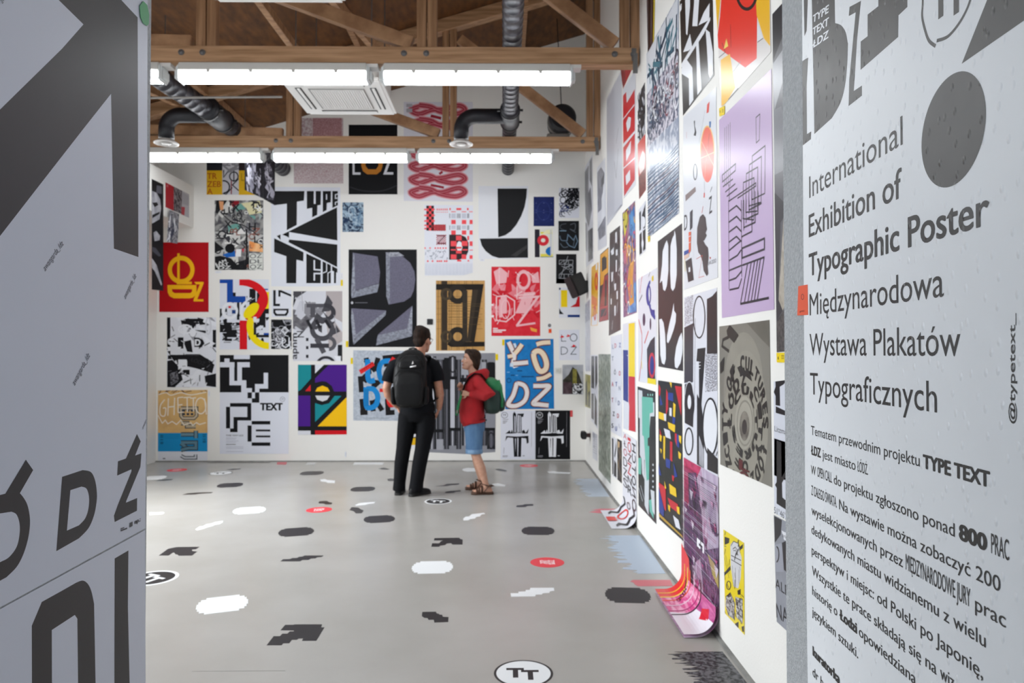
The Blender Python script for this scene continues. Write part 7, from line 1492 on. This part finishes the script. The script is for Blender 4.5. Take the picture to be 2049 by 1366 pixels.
bm = B(); superloft(bm, [(cx, -.34, .99, .08, .02), (cx, -.345, 1.01, .125, .035), (cx, -.35, 1.08, .148, .042), (cx, -.352, 1.22, .146, .04), (cx + .005, -.34, 1.31, .125, .03), (cx + .008, -.33, 1.36, .07, .015)]); fp = child0('front_pocket', bm, M['pack2'], bp, .010, it=6)
bm = B(); superloft(bm, [(cx + .005, -.325, 1.37, .09, .015), (cx + .006, -.33, 1.39, .118, .026), (cx + .01, -.318, 1.46, .115, .024), (cx + .014, -.29, 1.52, .07, .012)]); child0('top_pocket', bm, M['pack2'], bp, .009, it=5)
bm = B(); tube(bm, [(cx - .14, -.375, 1.30), (cx - .10, -.372, 1.355), (cx, -.37, 1.372), (cx + .10, -.372, 1.355), (cx + .145, -.375, 1.30)], .005, 8); child0('zip', bm, M['strapm'], bp)
bm = B(); tube(bm, [(cx - .145, -.33, 1.40), (cx - .10, -.335, 1.49), (cx + .01, -.31, 1.55), (cx + .12, -.335, 1.49), (cx + .16, -.33, 1.40)], .004, 8); child0('zip', bm, M['strapm'], bp)
for s in (-1, 1):
    bm = B(); superloft(bm, [(cx + s * .160, -.25, 1.0, .02, .06), (cx + s * .170, -.25, 1.03, .026, .085), (cx + s * .175, -.25, 1.16, .024, .088), (cx + s * .174, -.25, 1.19, .012, .08)]); child0('side_pocket', bm, M['strapm'], bp, .008, it=4)
    bm = B(); X0 = .045 + s * .115
    path = [(X0, -.15, 1.50), (X0 + s * .002, -.10, 1.515), (X0 + s * .006, -.02, 1.508), (X0 + s * .012, .07, 1.46), (X0 + s * .02, .135, 1.36), (X0 + s * .045, .145, 1.24), (X0 + s * .085, .08, 1.12), (X0 + s * .10, -.02, 1.05), (X0 + s * .07, -.15, 1.02)]
    tube(bm, path, .009, 12, True, .032); child0('shoulder_strap', bm, M['strapm'], bp)
bm = B(); tube(bm, [(cx - .03, -.16, 1.56), (cx - .02, -.17, 1.588), (cx + .02, -.17, 1.596), (cx + .055, -.17, 1.588), (cx + .065, -.16, 1.56)], .008, 10); child0('carry_handle', bm, M['strapm'], bp)
bm = B()
for P_ in ([(cx + .035, 1.425), (cx + .052, 1.432), (cx + .043, 1.458)], [(cx + .018, 1.392), (cx + .078, 1.402), (cx + .077, 1.415), (cx + .018, 1.405)]):
    bm.faces.new([bm.verts.new((x, -.388 + (z - 1.40) * .25, z)) for x, z in P_]); 
r_ = bmesh.ops.extrude_face_region(bm, geom=list(bm.faces)); bmesh.ops.translate(bm, verts=[v for v in r_['geom'] if isinstance(v, bmesh.types.BMVert)], vec=(0, .03, 0))
child0('logo', bm, M['white_print'], bp)

# ---- the woman, in profile
wom = person('person', 'woman in red hooded jacket and denim shorts, seen from the side', (-.27, 7.76, 0), PI / 2)
HW = Matrix.Translation((-.01, .115, 1.365)) @ Matrix.Rotation(.30, 4, 'Z') @ Matrix.Rotation(.14, 4, 'X')
kw = .90
bm = B(); head(bm, HW, kw)
limb(bm, [(0, .055, 1.27, .065, .06), (-.003, .075, 1.32, .05, .052), (-.006, .092, 1.38, .045, .05), (-.01, .10, 1.42, .042, .048)])
limb(bm, [(.05, .07, .72, .11, .075), (.05, .075, .85, .11, .08), (.03, .08, 1.0, .12, .09), (.01, .07, 1.15, .14, .09), (0, .06, 1.25, .13, .07), (0, .06, 1.29, .06, .05)])
limb(bm, [(-.11, .035, 1.235, .04), (-.155, .02, 1.22, .036), (-.192, -.04, 1.16, .032), (-.225, -.10, 1.094, .028), (-.215, -.05, 1.082, .028), (-.18, .06, 1.095, .024), (-.155, .125, 1.10, .022)])
limb(bm, [(.13, .05, 1.24, .05), (.18, .03, 1.18, .044), (.215, .0, 1.08, .038), (.20, .04, 1.05, .035), (.15, .14, 1.11, .028), (.125, .185, 1.145, .023)])
hand(bm, (-.155, .125, 1.10), (.35, .93, .12), (-.9, .35, .05), -1, (1.1, 1.2, .7), .88)
hand(bm, (.125, .185, 1.145), (-.3, .75, .5), (.8, .5, -.1), 1, (1.0, 1.1, .6), .88)
limb(bm, [(-.02, .06, .74, .062), (-.045, .065, .58, .068), (-.055, .045, .44, .052), (-.06, .035, .40, .05), (-.066, -.01, .28, .053), (-.07, -.05, .15, .036), (-.07, -.068, .085, .031), (-.07, -.07, .045, .03)])
limb(bm, [(.11, .07, .74, .062), (.14, .08, .58, .068), (.165, .07, .44, .052), (.17, .062, .40, .05), (.185, .03, .28, .052), (.20, .005, .15, .036), (.20, -.005, .085, .031), (.20, -.005, .045, .03)])
def foot(bm, hl, te):
    shoe_rings(bm, hl, te, [(0, .012, .03), (.05, .024, .05), (.16, .030, .075), (.32, .032, .085), (.5, .036, .06), (.68, .041, .042), (.82, .038, .03)], .024)
    h, t = Vector(hl), Vector(te); d = (t - h).normalized(); s = d.cross(Vector((0, 0, 1))); L = (t - h).length
    for off, ln, r in ((-.030, .90, .0085), (-.017, .94, .0085), (-.003, .97, .009), (.012, .985, .0095), (.030, 1.0, .0125)):
        limb(bm, [(*(h + d * L * .74 + s * off * .95 + Vector((0, 0, .036))), r), (*(h + d * L * (ln - .05) + s * off + Vector((0, 0, .036))), r * .95), (*(h + d * L * ln + s * off + Vector((0, 0, .033))), r * .7)], 8)
F1, F2 = ((-.07, -.135, 0), (-.085, .085, 0)), ((.20, -.055, 0), (.185, .165, 0))
for a in (F1, F2): foot(bm, *a)
child('body', bm, M['skin_pale'], wom, .0058, it=6)
face_parts(wom, HW, kw, 0)
P = lambda *v: tuple(HW @ (Vector(v) * kw)); R3 = HW.to_3x3(); S3 = lambda *v: tuple(x * kw for x in v)
bm = B(); ball(bm, P(0, -.022, .158), S3(.087, .102, .096), R3); ball(bm, P(0, -.055, .09), S3(.082, .064, .09), R3); ball(bm, P(0, -.066, .045), S3(.066, .048, .06), R3); ball(bm, P(0, .045, .205), S3(.06, .052, .042), R3)
for s in (-1, 1): limb(bm, [(*P(s * .05, .072, .20), .014), (*P(s * .078, .035, .165), .018), (*P(s * .084, -.01, .11), .020), (*P(s * .078, -.035, .06), .018), (*P(s * .066, -.045, .02), .010)], 10)
child('hair', bm, M['hair2'], wom, .006, it=3)
bm = B(); limb(bm, [(.045, .075, .775, .165, .125), (.045, .09, .81, .168, .138), (.04, .095, .88, .165, .142), (.03, .09, 1.0, .155, .132), (.015, .08, 1.10, .158, .118), (.005, .068, 1.20, .165, .105), (0, .058, 1.265, .13, .085), (0, .06, 1.305, .072, .066)], 28)
limb(bm, [(-.10, .04, 1.245, .062), (-.155, .02, 1.225, .063), (-.195, -.04, 1.16, .060), (-.235, -.125, 1.092, .056), (-.225, -.06, 1.078, .054), (-.185, .05, 1.095, .046), (-.165, .105, 1.10, .038)], 18)
limb(bm, [(.10, .05, 1.245, .062), (.16, .04, 1.21, .062), (.21, .0, 1.08, .055), (.20, .04, 1.055, .05), (.155, .135, 1.11, .040), (.138, .165, 1.13, .036)], 18)
limb(bm, [(.06, .09, 1.30, .03), (.075, .03, 1.315, .035), (.05, -.03, 1.325, .045), (0, -.05, 1.325, .052), (-.05, -.03, 1.325, .045), (-.075, .03, 1.315, .035), (-.06, .10, 1.295, .028), (0, .13, 1.27, .022), (.06, .09, 1.30, .025)], 14)
ball(bm, (0, -.045, 1.28), (.095, .05, .075))
hd = child('hoodie', bm, M['hoodie'], wom, .009, it=6)
bm = B(); limb(bm, [(.045, .075, .77, .166, .128), (.045, .078, .80, .168, .132)], 28); child('hem_band', bm, M['hoodie'], hd)
bm = B(); limb(bm, [(.045, .07, .80, .145, .112), (.045, .068, .74, .155, .118), (.045, .07, .68, .15, .118)], 26)
limb(bm, [(-.03, .068, .73, .092, .108), (-.04, .068, .60, .085, .098), (-.048, .066, .50, .082, .092), (-.05, .066, .445, .082, .09)], 22); limb(bm, [(.12, .075, .73, .092, .108), (.14, .08, .60, .085, .098), (.158, .078, .50, .082, .092), (.162, .078, .445, .082, .09)], 22)
sh = child('shorts', bm, M['denim'], wom, .009, it=5)
for p in ((-.05, .066), (.162, .078)):
    bm = B(); limb(bm, [(p[0], p[1], .442, .084, .092), (p[0], p[1], .448, .088, .096), (p[0], p[1], .485, .087, .095), (p[0], p[1], .49, .082, .09)], 24); child('cuff', bm, M['denim2'], sh)
for hl, te in (F1, F2):
    h, t = Vector(hl), Vector(te); d = (t - h).normalized(); s = d.cross(Vector((0, 0, 1))); L = (t - h).length
    bm = B(); slab(bm, h - d * .012, t + d * .012, .034, .044, .001, .027); sd = child('sandal', bm, M['leather'], wom)
    for f, hgt, w_, wd in ((.76, .058, .046, .012), (.52, .088, .044, .012), (.66, .07, .044, .009)):
        bm = B(); c = h + d * (f * L); tube(bm, [c + s * w_ + Vector((0, 0, .02)), c + s * w_ * .85 + Vector((0, 0, hgt * .75)), c + s * w_ * .4 + Vector((0, 0, hgt)), c - s * w_ * .4 + Vector((0, 0, hgt)), c - s * w_ * .85 + Vector((0, 0, hgt * .75)), c - s * w_ + Vector((0, 0, .02))], .004, 8, True, wd); child('strap', bm, M['leather'], sd)
    bm = B(); c = h + d * (.25 * L) + Vector((0, 0, .10)); tube(bm, [c + d * (.048 * math.cos(2 * PI * i / 20)) + s * (.040 * math.sin(2 * PI * i / 20)) + Vector((0, 0, .012 * math.cos(2 * PI * i / 20))) for i in range(21)], .004, 8, False, .012); child('ankle_strap', bm, M['leather'], sd)
    bm = B()
    for q in (1, -1): tube(bm, [h + d * (.46 * L) + s * q * .044 + Vector((0, 0, .022)), h + d * (.30 * L) + s * q * .042 + Vector((0, 0, .065)), h + d * (.14 * L) + s * q * .03 + Vector((0, 0, .098))], .004, 8, True, .010)
    tube(bm, [h + d * (.05 * L) + s * .02 + Vector((0, 0, .10)), h - d * .008 + Vector((0, 0, .09)), h + d * (.05 * L) - s * .02 + Vector((0, 0, .10))], .004, 8, True, .014); child('heel_strap', bm, M['leather'], sd)
gp = thing('backpack', 'green backpack on the back of the woman in red', 'backpack', (-.27, 7.76, .86)); gp.rotation_euler = (0, 0, PI / 2)
def child1(*a, **k):
    o = child(*a, **k); o.location = (0, 0, -.86); return o
bm = B(); superloft(bm, [(.0, -.13, .872, .06, .035), (0, -.135, .885, .105, .07), (0, -.142, .93, .14, .098), (0, -.145, 1.02, .152, .108), (0, -.14, 1.12, .146, .10), (0, -.125, 1.19, .125, .085), (0, -.11, 1.235, .08, .055), (0, -.105, 1.25, .04, .03)], e=2.6); child1('main_bag', bm, M['green_dark'], gp, .010, it=8)
bm = B(); superloft(bm, [(.0, -.19, 1.10, .10, .055), (0, -.178, 1.14, .135, .07), (0, -.15, 1.19, .142, .09), (0, -.125, 1.235, .125, .08), (0, -.11, 1.262, .08, .055), (0, -.105, 1.275, .04, .03)], e=2.6); child1('top_flap', bm, M['green'], gp, .009, it=6)
bm = B(); superloft(bm, [(0, -.225, .90, .06, .02), (0, -.235, .92, .095, .035), (0, -.24, .99, .105, .04), (0, -.235, 1.05, .09, .03), (0, -.225, 1.07, .05, .015)], e=2.6); child1('front_pocket', bm, M['green_dark'], gp, .009, it=5)
bm = B(); tube(bm, [(-.09, -.20, 1.24), (-.12, -.225, 1.15), (-.125, -.245, 1.05), (-.11, -.24, .95)], .005, 8, True, .014); tube(bm, [(.09, -.20, 1.24), (.12, -.225, 1.15), (.125, -.245, 1.05), (.11, -.24, .95)], .005, 8, True, .014); child1('side_webbing', bm, M['green'], gp)
for s in (-1, 1):
    bm = B(); x0 = s * .105
    tube(bm, [(x0 * .8, -.06, 1.25), (x0, -.01, 1.312), (x0 * 1.02, .06, 1.318), (x0 * 1.05, .125, 1.27), (x0 * 1.1, .165, 1.20), (x0 * 1.15, .185, 1.13), (x0 * 1.15, .195, 1.09)], .007, 10, True, .026); st_ = child1('shoulder_strap', bm, M['strapm'], gp)
    bm = B(); tube(bm, [(x0 * 1.2, .19, 1.13), (x0 * 1.28, .212, 1.05), (x0 * 1.3, .236, .97), (x0 * 1.28, .25, .90), (x0 * 1.25, .252, .865)], .004, 8, True, .014); child('webbing', bm, M['green'], st_)
    bm = B(); box(bm, x0 * 1.28 - .012, x0 * 1.28 + .012, .240, .256, .885, .925, .003); child('buckle', bm, M['conduit'], st_)
